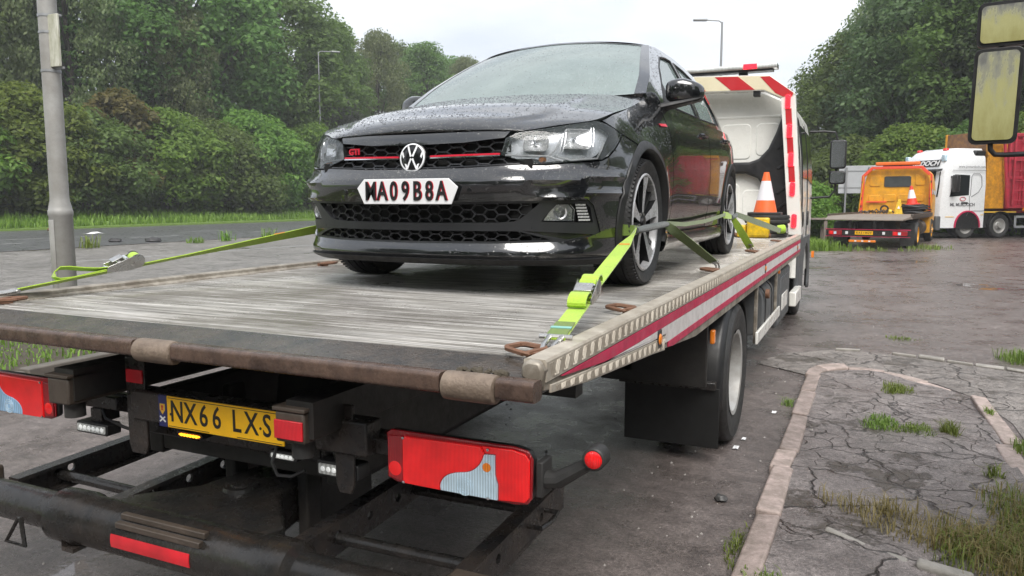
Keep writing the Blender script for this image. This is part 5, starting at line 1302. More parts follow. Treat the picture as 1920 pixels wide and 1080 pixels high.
for s_ in (1, -1):
    G = lambda v, w_, off=0., s_=s_: Ug(v, w_, off)*np.array([s_,1,1])
    panel('side_frame', G, gh, [win1, win2], .03, .02, 0, .02, 'car_paint')
    for k_, wn in enumerate((win1, win2)):
        panel('side_window', G, wn, (), .05, .03, -.010, 0, 'side_glass', SIDE[s_][k_])
    # black trims: quarter panel, belt strip, window seal
    for k_, wn in enumerate((win1, win2)):
        mb = MB(); P_ = [G(a, b, -.002) for a, b in resample(wn, .03)]; mb.tube([Vector(p) for p in P_], .007, 6, closed=True); mb.build('window_seal', 'trim_matt', SIDE[s_][k_])
    panel('mirror_sail', G, [(1.50,.978),(1.62,1.085),(1.72,1.155),(1.70,.98)], (), .05, .03, -.004, .004, 'trim_matt', SIDE[s_][0])
# windscreen and pillar strips
def wscreen(x, t, off=0.):
    v = 1.20+.70*t; e = Ug(v, float(APIL(v))); M_ = np.array([0, .985+.815*t, .975+.45*t])
    p = e*np.array([0,1,1])+(M_-e*np.array([0,1,1]))*(1-x*x); p[0] = x*e[0]; p[2] += .035*math.sin(math.pi*t)*(1-.5*x*x)*(1-abs(x)**6)
    p[1] -= off*.6; p[2] += off*.8; return p
mb = MB(); mb.grid([[wscreen(x, t) for x in np.linspace(-.93, .93, 31)] for t in np.linspace(-.03, .985, 25)]); mb.build('windscreen', 'windscreen_glass', CAR, smooth=60)
for s_ in (1, -1):
    mb = MB(); mb.grid([[wscreen(s_*x, t, .003) for x in np.linspace(.925, 1.0, 5)] for t in np.linspace(0, 1, 25)]); mb.build('pillar_face', 'car_paint', CAR, smooth=60)
mb = MB(); mb.grid([[wscreen(x, t, .0035) for x in np.linspace(-.93, .93, 25)] for t in np.linspace(.955, 1.0, 4)]); mb.build('screen_header', 'gloss_black', CAR, smooth=60)
mb = MB(); mb.grid([[bk_curve(x)+np.array([0,-.03,-.022]) for x in np.linspace(-1,1,33)], [bk_curve(x)+np.array([0,.012,-.016]) for x in np.linspace(-1,1,33)], [wscreen(x, .012, -.004) for x in np.linspace(-1,1,33)]]); mb.build('scuttle', 'car_paint', CAR, smooth=60)
# roof, tailgate
def roof(x, s_):
    v = 1.9+1.82*s_; w_ = float(RAIL(v)); e = Ug(v, w_)
    vc = 1.80+2.0*s_; wc = w_+.042+(.0 if s_ > 0 else 0)
    q = 1-x*x; q = q*.75+.25*(1-x**6); return np.array([x*e[0], v+(vc-v)*q, w_+(wc-w_)*q])
mb = MB(); mb.grid([[roof(x, s_) for x in np.linspace(-1, 1, 33)] for s_ in np.linspace(0, 1, 30)]); rf = mb.build('roof', 'car_paint', CAR, smooth=60)
mb = MB()
def tail(x, s_):
    a = roof(x, 1); b = W(np.sign(x)*(AMAX-abs(x)*.66) if x else AMAX-.001, .95); 
    if x < 0: b = W(-(AMAX-abs(x)*.66), .95)
    p = a*(1-s_)+np.array(b)*s_; p[1] += .05*math.sin(math.pi*s_); return p
mb.grid([[tail(x, s_) for x in np.linspace(-1, 1, 17)] for s_ in np.linspace(0, 1, 9)]); mb.build('tailgate', 'gloss_black', CAR, smooth=60)
mb = MB(); mb.tube([(0,3.55,1.44),(0,3.62,1.47),(0,3.78,1.51)], [.02,.015,.004], 8); mb.build('aerial', 'trim_matt', rf)
# underbody and cabin
mb = MB(); mb.box(-.70,.70,.30,3.9,.15,.30); mb.build('underbody', 'void_black', CAR, smooth=0)
mb = MB(); mb.box(-.55,.55,.12,.9,.30,.60); mb.box(-.70,.70,1.28,3.9,.30,.42); mb.build('inner_shell', 'void_black', CAR, smooth=0)
mb = MB(); mb.hexa([(-.70,1.25,.55),(.70,1.25,.55),(.70,1.75,.60),(-.70,1.75,.60),(-.68,1.22,.90),(.68,1.22,.90),(.66,1.66,.97),(-.66,1.66,.97)]); mb.build('dashboard', 'trim_matt', CAR, bev=.04, seg=3)
for sx in (-.36, .36):
    mb = MB(); mb.prism([(sx-.23,2.0,.42),(sx-.23,2.5,.40),(sx-.23,2.75,1.05),(sx-.23,2.68,1.10),(sx-.23,2.55,1.0),(sx-.23,2.40,.58),(sx-.23,2.0,.56)], (.46,0,0)); se = mb.build('seat', 'seat_cloth', CAR, bev=.05, seg=3)
    mb = MB(); mb.box(sx-.12,sx+.12,2.70,2.80,1.08,1.26); mb.build('headrest', 'seat_cloth', se, bev=.04, seg=3)
mb = MB(); mb.box(-.6,.6,3.05,3.2,.45,.98); mb.build('rear_bench', 'seat_cloth', CAR, bev=.05, seg=3)
mb = MB(); P_ = [(-.36+.18*math.cos(t), 1.86+.06*math.sin(t), .93+.17*math.sin(t)) for t in np.linspace(0, 6.283, 25)[:-1]]; mb.tube(P_, .016, 8, closed=True); mb.beam((-.53,1.86,.93),(-.19,1.86,.93),.02,.05); mb.build('steering_wheel', 'trim_matt', CAR)
mb = MB(); mb.grid([[roof(x*.97, s_)-np.array([0,0,.03]) for x in np.linspace(-1,1,9)] for s_ in np.linspace(.03,1,8)]); mb.build('headlining', 'headliner', CAR, smooth=60)
mb = MB(); mb.box(-.09,.09,1.93,1.97,1.27,1.33); mb.build('rear_view_mirror', 'trim_matt', CAR, bev=.015)
mb = MB(); mb.add([(-.40,1.30,.985),(-.26,1.24,.985),(-.30,1.34,1.045),(-.36,1.36,1.05)], [(0,1,2,3)]); pp_ = mb.build('paper_sheet', 'litter', None, smooth=0)
pp_.location = (CX, CY, CZ); tag(pp_, 'white sheet of paper lying behind the black car windscreen', 'paper')
# ---- lamps, badge, plate, wheels, mirrors
for s_, f in ((1, lambda p: p), (-1, mirr)):
    lens = panel('headlight', W, f(LAMP), (), .02, .012, .001, .012, 'lens_glass', sm=60)
    back = [(.44,.616),(.462,.69),(.51,.706),(.72,.734),(.935,.762),(.965,.760),(1.095,.725),(.955,.625),(.92,.61),(.65,.588),(.57,.588)]
    panel('lamp_housing', W, f(back), (), .03, .02, -.055, 0, 'lamp_housing', lens)
    mb = MB(); lp = resample(f(LAMP), .015); n_ = len(lp)
    mb.add([W(a, b, -.004) for a, b in lp]+[W(a, b, -.056) for a, b in lp], [(i,(i+1)%n_,n_+(i+1)%n_,n_+i) for i in range(n_)]); mb.build('lamp_bezel', 'trim_matt', lens, smooth=40)
    for a_, w_, ra_, rw_, nm in ((.600,.668,.062,.032,'inner_reflector'), (.825,.690,.072,.042,'outer_reflector')):
        rows = []; q_ = rrect(2*ra_, 2*rw_, .018, 4)
        for k_, (sc_, dp_) in enumerate(((1.06,-.020),(1.0,-.022),(.80,-.036),(.5,-.048),(.2,-.053))): rows.append([W(s_*(a_+p*sc_+.35*q*sc_*(1 if a_ > .7 else .6)), w_+q*sc_, dp_) for p, q in q_])
        mb = MB(); mb.grid([r_+[r_[0]] for r_ in rows]); rf_ = mb.build(nm, 'reflector_chrome', lens, smooth=25)
        c_ = Vector(W(s_*a_, w_, -.045)); mb = MB(); mb.lathe([(0,.014),(.006,.012),(.009,.0)], c_, (0,-1,0), 12); mb.build('bulb', 'chrome', rf_)
    for a_, w_, nm in ((.735,.672,'facet'), (.752,.676,'facet'), (.90,.70,'facet'), (.915,.702,'facet')):
        mb = MB(); mb.tube([Vector(W(s_*(a_+p*.35), w_+p, -.018)) for p in (-.045,0,.04)], .0025, 5); mb.build(nm, 'reflector_chrome', lens)
    def drl(name, pts, wd=.0042):
        mb = MB(); P_ = resample(pts, .02, False); mb.tube([Vector(W(s_*a, b, -.016)) for a, b in P_], wd, 6); mb.build(name, 'drl', lens)
    drl('light_strip', [(.448,.617),(.655,.612),(.735,.592)]); drl('light_strip', [(.668,.617),(.70,.640),(.735,.698)]); drl('light_strip', [(.70,.612),(.775,.596),(.915,.606),(.965,.676)])
    c_ = Vector(W(s_*.63, .598, -.03)); mb = MB(); mb.lathe([(0,.012),(.012,.009),(.017,-.01)], c_, (0,-1,0), 12); mb.build('indicator_bulb', 'amber_glass', lens)
    # fog lamp with louvres
    fg = [(.662,.372),(.698,.404),(.757,.406),(.782,.384),(.782,.334),(.634,.336)]
    fo = panel('fog_lamp', W, f(fg), (), .015, .012, -.012, .006, 'lens_glass', sm=60)
    panel('fog_reflector', W, f(fg), (), .012, .012, -.032, 0, 'reflector_chrome', fo)
    c_ = Vector(W(s_*.72,.37,-.03)); mb = MB(); mb.lathe([(.002,0),(.012,.004),(.022,.014),(.028,.016)], c_, (s_*.35,-.94,0), 16); mb.build('fog_bowl', 'reflector_chrome', fo, smooth=50)
    panel('fog_pocket', W, f([(.60,.325),(.68,.415),(.845,.417),(.895,.32)]), (), .03, .02, -.04, 0, 'trim_matt', fo)
    for k in range(6):
        b_ = .334+.0132*k; a0_ = .797+(.334-b_)*.35+.01; a1_ = .872-(b_-.334)*.48
        mb = MB(); rows = []
        for a in np.linspace(a0_, a1_, 5): rows.append([W(s_*a,b_,-.03), W(s_*a,b_,-.013), W(s_*a,b_+.008,-.013), W(s_*a,b_+.008,-.03)])
        mb.grid(rows); mb.build('louvre', 'reflector_chrome', fo, smooth=20)
    # door mirror
    mb = MB(); rows = []
    cu_, cv_, cw_ = .895, 1.50, 1.038
    for i in range(13):
        th = -math.pi/2+math.pi*i/12; row = []
        for j in range(24):
            ph = 2*math.pi*j/24
            def sgn(x, e): return math.copysign(abs(x)**e, x)
            x = sgn(math.cos(th), .6)*sgn(math.cos(ph), .7); y = sgn(math.cos(th), .6)*sgn(math.sin(ph), .7); z = sgn(math.sin(th), .6)
            tp = 1-.28*max(0, x)
            row.append((s_*(cu_+.105*x), cv_+.065*y*tp+.02*x, cw_+.068*z*tp-.012*max(0, x)))
        rows.append(row+[row[0]])
    mb.grid(rows); dm = mb.build('door_mirror', 'car_paint_side', CAR, smooth=60)
    mb = MB(); mb.hexa([(s_*.775,1.40,.935),(s_*.98,1.46,.978),(s_*.98,1.54,.978),(s_*.775,1.54,.935),(s_*.775,1.41,.968),(s_*1.0,1.455,.995),(s_*1.0,1.55,.995),(s_*.775,1.54,.972)]); mb.build('mirror_foot', 'trim_matt', dm, bev=.014, seg=3)
    mb = MB(); mb.add([(s_*(cu_+p), cv_+.062+.02*p/.1, cw_+q) for p, q in rrect(.16,.10,.03)], [tuple(range(20))]); mb.build('mirror_glass', 'chrome', dm, smooth=0)
    # handles, side badge, repeater
    for k_, hv in enumerate((2.26, 3.12)):
        aw = Av(hv); b_ = .845+.028*(hv-2.2); mb = MB(); P_ = [(-.085,.0),(-.06,.018),(.06,.018),(.085,.0)]
        mb.tube([Vector(W(s_*(aw+p), b_, q)) for p, q in P_], .011, 8); hd = mb.build('door_handle', 'gloss_black', SIDE[s_][k_])
    mb = MB(); aw = Av(1.27); mb.prism([Vector(W(s_*(aw+p), .83+q, .002)) for p, q in ((-.06,.004),(.05,.012),(.05,-.004),(-.04,-.008))], (s_*.005,0,0)); mb.build('side_badge', 'red_trim', CAR)
# tow eye cover and parking sensors on the bumper
for a_ in (-.36, .30, -.72, .72):
    c_ = Vector(W(a_, .465, .0)); mb = MB(); mb.lathe([(0,.003),(.010,.002),(.012,0)], c_, Vector(W(a_,.465,.01))-c_, 12); mb.build('parking_sensor', 'gloss_black', bump_o)
# round badge: two-stroke emblem inside a ring
bc = Vector(W(0, .612, .006)); bn = Vector((0, -1, .10)).normalized(); bx = Vector((1, 0, 0)); by = bn.cross(bx)*-1
if by.z < 0: by = -by
def BP(x, y, h): return bc+bx*x+by*y+bn*h
mb = MB(); mb.lathe([(0,.010),(.03,.009),(.055,.004),(.067,-.004),(.069,-.03)], bc, bn, 40); bd = mb.build('front_badge', 'gloss_black', CAR, smooth=50)
mb = MB(); mb.lathe([(.0575,.006),(.058,.0085),(.064,.0065),(.0645,.002)], bc, bn, 40); mb.build('badge_ring', 'drl', bd, smooth=50)
def stroke(x0_, y0_, x1_, y1_, wd):
    d = Vector((x1_-x0_, y1_-y0_)).normalized(); n_ = Vector((-d.y, d.x))*wd/2; hh = lambda x, y: .0105-.0055*(math.hypot(x, y)/.058)**2
    mb = MB(); q = [(x0_+n_.x,y0_+n_.y),(x1_+n_.x,y1_+n_.y),(x1_-n_.x,y1_-n_.y),(x0_-n_.x,y0_-n_.y)]
    mb.hexa([BP(x, y, hh(x, y)-.006) for x, y in q]+[BP(x, y, hh(x, y)+.0012) for x, y in q]); mb.build('badge_stroke', 'drl', bd, smooth=0)
for sx in (1, -1):
    stroke(sx*.0235, .053, sx*.0045, .005, .0085)
    stroke(sx*.0535, .026, sx*.0245, -.050, .0085)
    stroke(sx*.0245, -.0495, sx*.0035, -.004, .0085)
mb = MB(); put_text(mb, 'GTI', .038, W(-.355, .648, -.004)+np.array([0,-.004,0]), (W(-.30,.648)-W(-.41,.648)), (0,0,1), fx=1.15, ext=.003, bold=.0012); gt = mb.build('letter_badge', 'red_trim', CAR, smooth=0)
gt['kind'] = 'stuff'
# front number plate
PLY = -.014; tilt = .03
hexp = [(-.262,.478),(-.224,.518),(.216,.518),(.262,.480),(.230,.406),(-.226,.406)]
mb = MB(); mb.prism([(u, PLY+.006, w_) for u, w_ in hexp], (0,-.006,0)); fp = mb.build('number_plate', 'plate_white', CAR, bev=.002)
for i, ch in enumerate('MA09B8A'):
    cx_ = -.186+i*.0613
    mb = MB(); put_text(mb, ch, .116, (cx_+.0035, PLY-.0008, .4605), (1,0,0), (0,0,1), fx=.70, ext=.0006, bold=.0022); mb.build('letter_fringe', 'red_trim', fp, smooth=0)  # red fringe, an offset copy behind each letter
    mb = MB(); put_text(mb, ch, .116, (cx_, PLY-.0032, .4605), (1,0,0), (0,0,1), fx=.70, ext=.0012, bold=.0024); mb.build('letter', 'plate_black', fp, smooth=0)
# wheels
def car_wheel(s_, v):
    c_ = Vector((s_*.765, v, WW)); r, wd, rim = .315, .205, .236; mb = MB()
    mb.lathe(tyre_prof(r, wd, rim), c_, (1,0,0), 64); nb_ = 64
    ty = mb.build('wheel', 'tyre_car', CAR, smooth=40)
    mb = MB()
    for k in range(80):
        t = 2*math.pi*k/80; e = Vector((0, math.cos(t), math.sin(t))); tg = Vector((0, -math.sin(t), math.cos(t)))
        for x0_, x1_ in ((.058,.099),(-.099,-.058)):
            p = c_+e*(r+.0005); mb.beam(p+Vector((x0_,0,0)), p+Vector((x1_,0,0))+tg*.012-e*.012, .012, .006, e)
    tb_o = mb.build('tread_blocks', 'tyre_car', ty, smooth=0, fix=False); tb_o['kind'] = 'stuff'
    o = s_*wd*.44
    mb = MB(); mb.lathe([(rim*1.03,o*1.0),(rim*1.0,o*1.06),(rim*.965,o*1.02),(rim*.94,o*.7),(rim*.92,-o*.9)], c_, (1,0,0), 56); ri = mb.build('rim', 'alloy', ty, smooth=40)
    mb = MB(); mb.lathe([(rim*.935,o*.62),(rim*.915,-o*.9)], c_, (1,0,0), 48); mb.build('barrel', 'alloy_dark', ri, smooth=40)
    mb = MB(); mb.lathe([(.04,-o*.05),(.145,-o*.05),(.145,-o*.25),(.04,-o*.25)], c_, (1,0,0), 40); mb.lathe([(0,o*.3),(.065,o*.3),(.07,-o*.05)], c_, (1,0,0), 24); mb.build('brake_disc', 'disc_steel', ri, smooth=40)
    mb = MB(); mb.lathe([(0,o*.98),(.028,o*.96),(.030,o*.80),(.062,o*.72),(.066,o*.4)], c_, (1,0,0), 30); hb2 = mb.build('hub', 'alloy_dark', ri, smooth=40)
    def pp(rr_, t, h): return c_+Vector((h, rr_*math.cos(t), rr_*math.sin(t)))
    for k in range(5):
        t0 = R(90+72*k+(8 if v < 2 else 30))
        # wide machined blade
        pts = [(.050,-.46),(.10,-.36),(.16,-.33),(.2285,-.34),(.2285,.06),(.16,.0),(.10,.03),(.050,.12)]
        fr_ = [pp(a, t0+s_*b, o*(.84+.16*(a/.23)**2)) for a, b in pts]; bk_ = [pp(a, t0+s_*b*.9, o*.45) for a, b in pts]; n_ = len(pts)
        mb = MB(); mb.add(fr_+bk_, [tuple(range(n_))]+[(i,(i+1)%n_,n_+(i+1)%n_,n_+i) for i in range(n_)], 0); mb.m = [0]+[1]*n_
        mb.build('spoke', ['alloy','alloy_dark'], ri, smooth=20)
        # thin dark spoke
        pts = [(.050,.14),(.12,.16),(.2285,.21),(.2285,.31),(.12,.30),(.050,.38)]
        fr_ = [pp(a, t0+s_*b, o*(.70+.12*(a/.23)**2)) for a, b in pts]; bk_ = [pp(a, t0+s_*b, o*.35) for a, b in pts]; n_ = len(pts)
        mb = MB(); mb.add(fr_+bk_, [tuple(range(n_))]+[(i,(i+1)%n_,n_+(i+1)%n_,n_+i) for i in range(n_)]); mb.build('dark_spoke', 'alloy_dark', ri, smooth=20)
    for k in range(5):
        t = R(90+72*k+36); mb = MB(); mb.cyl(pp(.046, t, o*.75), pp(.046, t, o*.84), .008, n=6); mb.build('wheel_bolt', 'zinc', hb2)
for s_ in (1, -1):
    for v in (WV1, WV2): car_wheel(s_, v)

# rain on the car: small real drops on the upward surfaces
def drops(name, f, n, seed, rmin, rmax, m, ur=(-1,1), vr=(0,1), parent=CAR, keep=None):
    rg = np.random.default_rng(seed); mb = MB(); ring = [(math.cos(k*math.pi/3), math.sin(k*math.pi/3)) for k in range(6)]
    V = []; F_ = []
    for _ in range(n):
        a = ur[0]+(ur[1]-ur[0])*rg.random(); b = vr[0]+(vr[1]-vr[0])*rg.random()
        if keep and not keep(a, b): continue
        p = Vector(f(a, b)); e = .004; t1 = (Vector(f(a+e, b))-p).normalized(); t2 = (Vector(f(a, b+e))-p); t2 = (t2-t1*t2.dot(t1)).normalized(); nn_ = t1.cross(t2)
        if nn_.y > 0 and nn_.z < .3 or nn_.z < -.2: nn_ = -nn_
        r = rmin+(rmax-rmin)*rg.random()**2.5; o = len(V); h = r*.55; st_ = 1+.5*rg.random()
        V += [p+(t1*c_+t2*q_*st_)*r for c_, q_ in ring]+[p+(t1*c_+t2*q_*st_)*r*.62+nn_*h*.75 for c_, q_ in ring]+[p+nn_*h]
        F_ += [(o+k, o+(k+1)%6, o+6+(k+1)%6, o+6+k) for k in range(6)]+[(o+6+k, o+6+(k+1)%6, o+12) for k in range(6)]
    mb.add(V, F_); o_ = mb.build(name, m, parent, smooth=80, fix=False); o_['kind'] = 'stuff'; return o_
m_, t_, b_ = nodes_of('water_drop'); setp(b_, Base_Color=(.012,.013,.015,1), Roughness=.03, Specular_IOR_Level=.9, Coat_Weight=1)
drops('raindrops', bonnet, 4400, 1, .0014, .0046, 'water_drop', (-.98,.98), (.02,.97))
drops('raindrops', W, 1300, 2, .0013, .0036, 'water_drop', (-.9,1.1), (.515,.572), keep=lambda a, b: b < .56+.02*abs(a))
drops('raindrops', W, 900, 3, .0013, .0038, 'water_drop', (Av(.50),Av(1.33)), (.69,.93), keep=lambda a, b: math.hypot(a-Av(WV1), b-WW) > .41 and b < np.interp(a, [Av(.5),Av(.8),Av(1.2)], [.80,.865,.95]))
drops('raindrops', wscreen, 600, 4, .0012, .0030, 'water_drop', (-.9,.9), (.02,.95))
drops('raindrops', lambda a, b: Ug(a, b, .001), 700, 5, .0014, .0036, 'water_drop', (1.3,2.3), (1.0,1.40), keep=lambda a, b: b > np.interp(a, [1.5,1.62,1.84,2.06,2.26], [.975,1.085,1.238,1.338,1.368])+.01 and b < (float(APIL(a)) if a < 1.9 else float(RAIL(a)))-.01)

# ================================================================ LOAD: straps, cone, blocks
def strapmat(name, c0, c1):
    m, t, b = nodes_of(name)
    f = noise(t, 9, 6, .7); c = mixc(t, f, c0, c1)
    d = ramp(t, noise(t, 14, 6, .7), [(.60, g3(0)), (.75, g3(1))]); c = mixc(t, mth(t, 'MULTIPLY', d, .5), c, (.16,.15,.07))
    t.links.new(c, b.inputs['Base Color']); setp(b, Roughness=.75, Sheen_Weight=.3)
    bump(t, b, noise(t, 260, 2, .6), .7, .003)
    c2 = mixc(t, .6, c, ramp(t, noise(t, 300, 2, .5), [(.35, g3(.55)), (.65, g3(1.2))]), 'MULTIPLY'); t.links.new(c2, b.inputs['Base Color'])
strapmat('strap_lime', (.26,.46,.02), (.52,.72,.06))
strapmat('strap_olive', (.075,.12,.012), (.16,.25,.025))
strapmat('strap_sleeve', (.05,.055,.06), (.10,.12,.11))
mat('strap_label', (.20,.42,.38), .6, var=.2)
mat('orange_mark', (.65,.22,.03), .6, var=.2)
GS = 'lime ratchet straps holding the car'
def lerp(a, b, t): return Vector(a)*(1-t)+Vector(b)*t
def hook(parent, p, dirv, s=1.):
    d = Vector(dirv).normalized(); sd_ = d.cross(Vector((0,0,1))).normalized(); u = sd_.cross(d)
    for q in (-.013, .013):
        mb = MB(); mb.tube([Vector(p)+d*(a*s)+u*(b*s)+sd_*q*s*(1+a*4) for a, b in ((.055,0),(.02,0),(-.015,.002),(-.040,-.006),(-.050,-.024),(-.036,-.038),(-.016,-.034))], .0065*s, 8); mb.build('claw_hook', 'zinc', parent)
    mb = MB(); mb.cyl(Vector(p)+d*.052*s-sd_*.04*s, Vector(p)+d*.052*s+sd_*.04*s, .006*s, n=8); mb.build('hook_bar', 'zinc', parent)
def ratchet(parent, c, d, up, s=1., m='strap_lime', wide=.062, roll=True):
    """side plates, handle, spindle with rolled webbing"""
    d = Vector(d).normalized(); u = (Vector(up)-d*Vector(up).dot(d)).normalized(); sd_ = d.cross(u); c = Vector(c)
    P = lambda a, b, q: c+d*a*s+u*b*s+sd_*q
    for q in (-wide/2-.004, wide/2+.004):
        mb = MB(); mb.prism([P(a, b, q-.0015) for a, b in ((-.075,-.004),(-.07,.016),(.03,.040),(.052,.034),(.056,.012),(.045,-.008),(.0,-.012))], sd_*.003); mb.build('side_plate', 'zinc', parent, bev=.001)
        mb = MB(); mb.lathe([(0,.003),(.020*s,.003),(.026*s,.0)], P(.035,.018,q+(.002 if q > 0 else -.002)), sd_*(1 if q > 0 else -1), 14); mb.build('toothed_wheel', 'zinc', parent)
    for a, b in ((-.066,.006), (.002,.030), (-.028,.026)):
        mb = MB(); mb.cyl(P(a,b,-wide/2), P(a,b,wide/2), .007*s, n=10); mb.build('cross_bar', 'chrome', parent)
    mb = MB(); mb.prism([P(-.05,.028,-wide/2+.002), P(-.01,.040,-wide/2+.002), P(-.01,.040,wide/2-.002), P(-.05,.028,wide/2-.002)], u*.004); mb.build('handle_plate', 'zinc', parent, bev=.001)
    if roll:
        mb = MB(); mb.lathe([(0,-wide*.46),(.020*s,-wide*.46),(.022*s,-wide*.44),(.022*s,wide*.44),(.020*s,wide*.46),(0,wide*.46)], P(.035,.02,0), sd_, 18); mb.build('rolled_webbing', m, parent, smooth=40)
def wpt(u, v, w_): return Vector((CX+u, CY+v, CZ+w_))
# A: near right strap from tail ring to front wheel
S1 = thing('ratchet_strap', 'bright lime ratchet strap nearest the viewer, hooked at the deck corner', 'strap', (-.775,1.94,D), GS)
h0 = Vector((-.776,1.935,D+.028)); e0 = Vector((-.982,3.50,1.412)); d0 = (e0-h0).normalized(); wx = Vector((1,.12,.0))
mb = MB(); mb.ribbon([lerp(h0, e0, t)+Vector((0,0,-.004)) for t in (.03,.08,.14,.20,.26)], wx, .060, .005); mb.build('lower_webbing', 'strap_lime', S1)
mb = MB(); mb.ribbon([lerp(h0, e0, t)+Vector((0,0,.0035)) for t in (.035,.07,.115)], wx, .058, .003); mb.build('stitched_end', 'strap_olive', S1)
mb = MB(); mb.ribbon([lerp(h0, e0, t)+Vector((0,0,.006)) for t in (.072,.082)], wx, .062, .003); mb.build('label_tag', 'strap_label', S1)
mb = MB(); mb.ribbon([lerp(h0, e0, t)+Vector((0,0,.01*(1-t))) for t in (.36,.44,.6,.8,.93,1.0)], [wx,wx,wx,wx,Vector((.7,.1,.7)),Vector((.35,.1,.9))], [.058,.060,.060,.056,.05,.04], .004); up_ = mb.build('upper_webbing', 'strap_lime', S1)
mb = MB(); mb.ribbon([lerp(h0, e0, t)+Vector((0,0,.0045)) for t in (.80,.825)], wx, .045, .002); mb.build('orange_mark', 'orange_mark', up_)
ratchet(S1, lerp(h0, e0, .30), d0, (0,0,1), 1.15)
# fold of webbing standing over the ratchet and roll below it
mb = MB(); q = lerp(h0, e0, .355); mb.ribbon([q+d0*(.055*math.cos(a))+Vector((0,0,.016+.032*math.sin(a))) for a in np.linspace(0, math.pi, 9)], wx, .060, .004); mb.build('webbing_fold', 'strap_lime', S1)
mb = MB(); q = lerp(h0, e0, .235); mb.ribbon([q+d0*(.048*math.cos(a))+Vector((0,0,.016+.022*math.sin(a))) for a in np.linspace(-.5, 3.7, 13)], wx, .061, .004); mb.build('webbing_roll', 'strap_lime', S1)
hook(S1, h0+d0*-.005, d0, 1.2)
# B: sleeve round the front wheel and the strap back to the deck edge
S2 = thing('wheel_strap', 'olive strap with grey sleeve around the front wheel, tied down to the deck edge', 'strap', (-.82,4.80,D), GS)
P_ = [wpt(.76,.515,.285), wpt(.84,.523,.287), wpt(.878,.56,.285), wpt(.884,.65,.285)]
mb = MB(); mb.ribbon(P_, (0,0,1), [.05,.052,.046,.034], .005); mb.build('tyre_band', 'strap_olive', S2)
mb = MB(); mb.tube([wpt(.884,.58,.285), wpt(.890,.72,.289), wpt(.892,.90,.294), wpt(.890,1.08,.298), wpt(.886,1.18,.298)], [.014,.018,.018,.017,.014], 10); mb.build('protective_sleeve', 'strap_sleeve', S2)
c1 = Vector((-.822,4.80,D+.03)); b1 = wpt(.888,1.14,.297)
mb = MB(); mb.ribbon([lerp(b1, c1, t) for t in (0,.12,.3,.6,.92)], [Vector((.2,.3,.9)),Vector((.5,.4,.6)),Vector((1,.2,.3)),Vector((1,.3,.2)),Vector((1,.3,.2))], [.035,.05,.055,.055,.05], .004); mb.build('lower_webbing', 'strap_olive', S2)
hook(S2, lerp(b1, c1, .965), b1-c1, .9)
S3 = thing('lashing_strap', 'thin olive strap running along the car sill between its wheels', 'strap', tuple(wpt(.89,1.2,0)), GS)
mb = MB(); mb.ribbon([wpt(.886,1.16,.302), wpt(.893,1.6,.285), wpt(.895,2.2,.290), wpt(.893,2.85,.315), wpt(.885,3.05,.322)], (0,.05,1), .024, .004); mb.build('webbing', 'strap_olive', S3)
# C: rear wheel straps
S4 = thing('rear_strap', 'bright green strap from the rear wheel down to the deck edge', 'strap', (-.835,6.5,D), GS)
a4 = wpt(.89,3.34,.30); c4 = Vector((-.838,6.48,D+.03))
mb = MB(); mb.ribbon([wpt(.875,3.02,.318), wpt(.89,3.12,.312), wpt(.895,3.30,.295)], (0,0,1), [.05,.05,.03], .004); mb.build('tyre_band', 'strap_lime', S4)
mb = MB(); mb.tube([wpt(.895,3.28,.296), wpt(.897,3.42,.30), wpt(.892,3.56,.312)], [.016,.022,.014], 8); mb.build('knotted_sleeve', 'strap_sleeve', S4)
mb = MB(); mb.ribbon([lerp(a4, c4, t) for t in (0,.25,.6,.95)], [Vector((.3,.2,.9)),Vector((1,.2,.3)),Vector((1,.2,.1)),Vector((1,.2,.1))], [.035,.055,.06,.06], .004); mb.build('lower_webbing', 'strap_lime', S4); hook(S4, lerp(a4, c4, .97), a4-c4, .9)
S5 = thing('front_strap', 'olive strap with ratchet reaching from rear wheel to the headboard', 'strap', (-.86,9.55,D), GS)
a5 = wpt(.89,3.55,.315); c5 = Vector((-.85,9.55,D+.05))
mb = MB(); mb.ribbon([lerp(a5, c5, t) for t in (0,.3,.6,.86)], (.25,.1,1), [.04,.055,.055,.055], .004); mb.build('webbing', 'strap_olive', S5)
mb = MB(); mb.lathe([(0,-.045),(.045,-.042),(.05,-.03),(.05,.03),(.045,.042),(0,.045)], lerp(a5, c5, .86)+Vector((0,0,.02)), (.9,.3,.1), 16); mb.build('rolled_webbing', 'strap_lime', S5)
ratchet(S5, lerp(a5, c5, .93), c5-a5, (0,0,1), 1.3, roll=False); hook(S5, c5, a5-c5, 1.0)
# D: left strap
S6 = thing('ratchet_strap', 'lime strap on the far left side with chrome ratchet and open loop', 'strap', (-3.28,1.97,D), GS)
l0 = Vector((-3.275,1.98,D+.035)); l1 = wpt(-.86,.50,.275); dl = (l1-l0).normalized(); wl = Vector((.9,-.4,.35))
rc = lerp(l0, l1, .325)+Vector((0,0,.01))
mb = MB(); mb.ribbon([lerp(l0, l1, t) for t in (.04,.12,.2,.29)], wl, .05, .004); mb.build('lower_webbing', 'strap_lime', S6)
mb = MB(); mb.ribbon([lerp(l0, l1, t) for t in (.36,.5,.7,.88,1)], [wl,wl,Vector((.7,-.3,.6)),Vector((.5,-.2,.8)),Vector((.3,-.1,1))], .05, .004); uw = mb.build('upper_webbing', 'strap_lime', S6)
mb = MB(); mb.ribbon([lerp(l0, l1, t)+Vector((0,0,.004)) for t in (.80,.84)], Vector((.6,-.25,.7)), .046, .004); mb.build('orange_mark', 'orange_mark', uw)
ratchet(S6, rc, dl, (.15,-.1,1), 1.25, wide=.055)
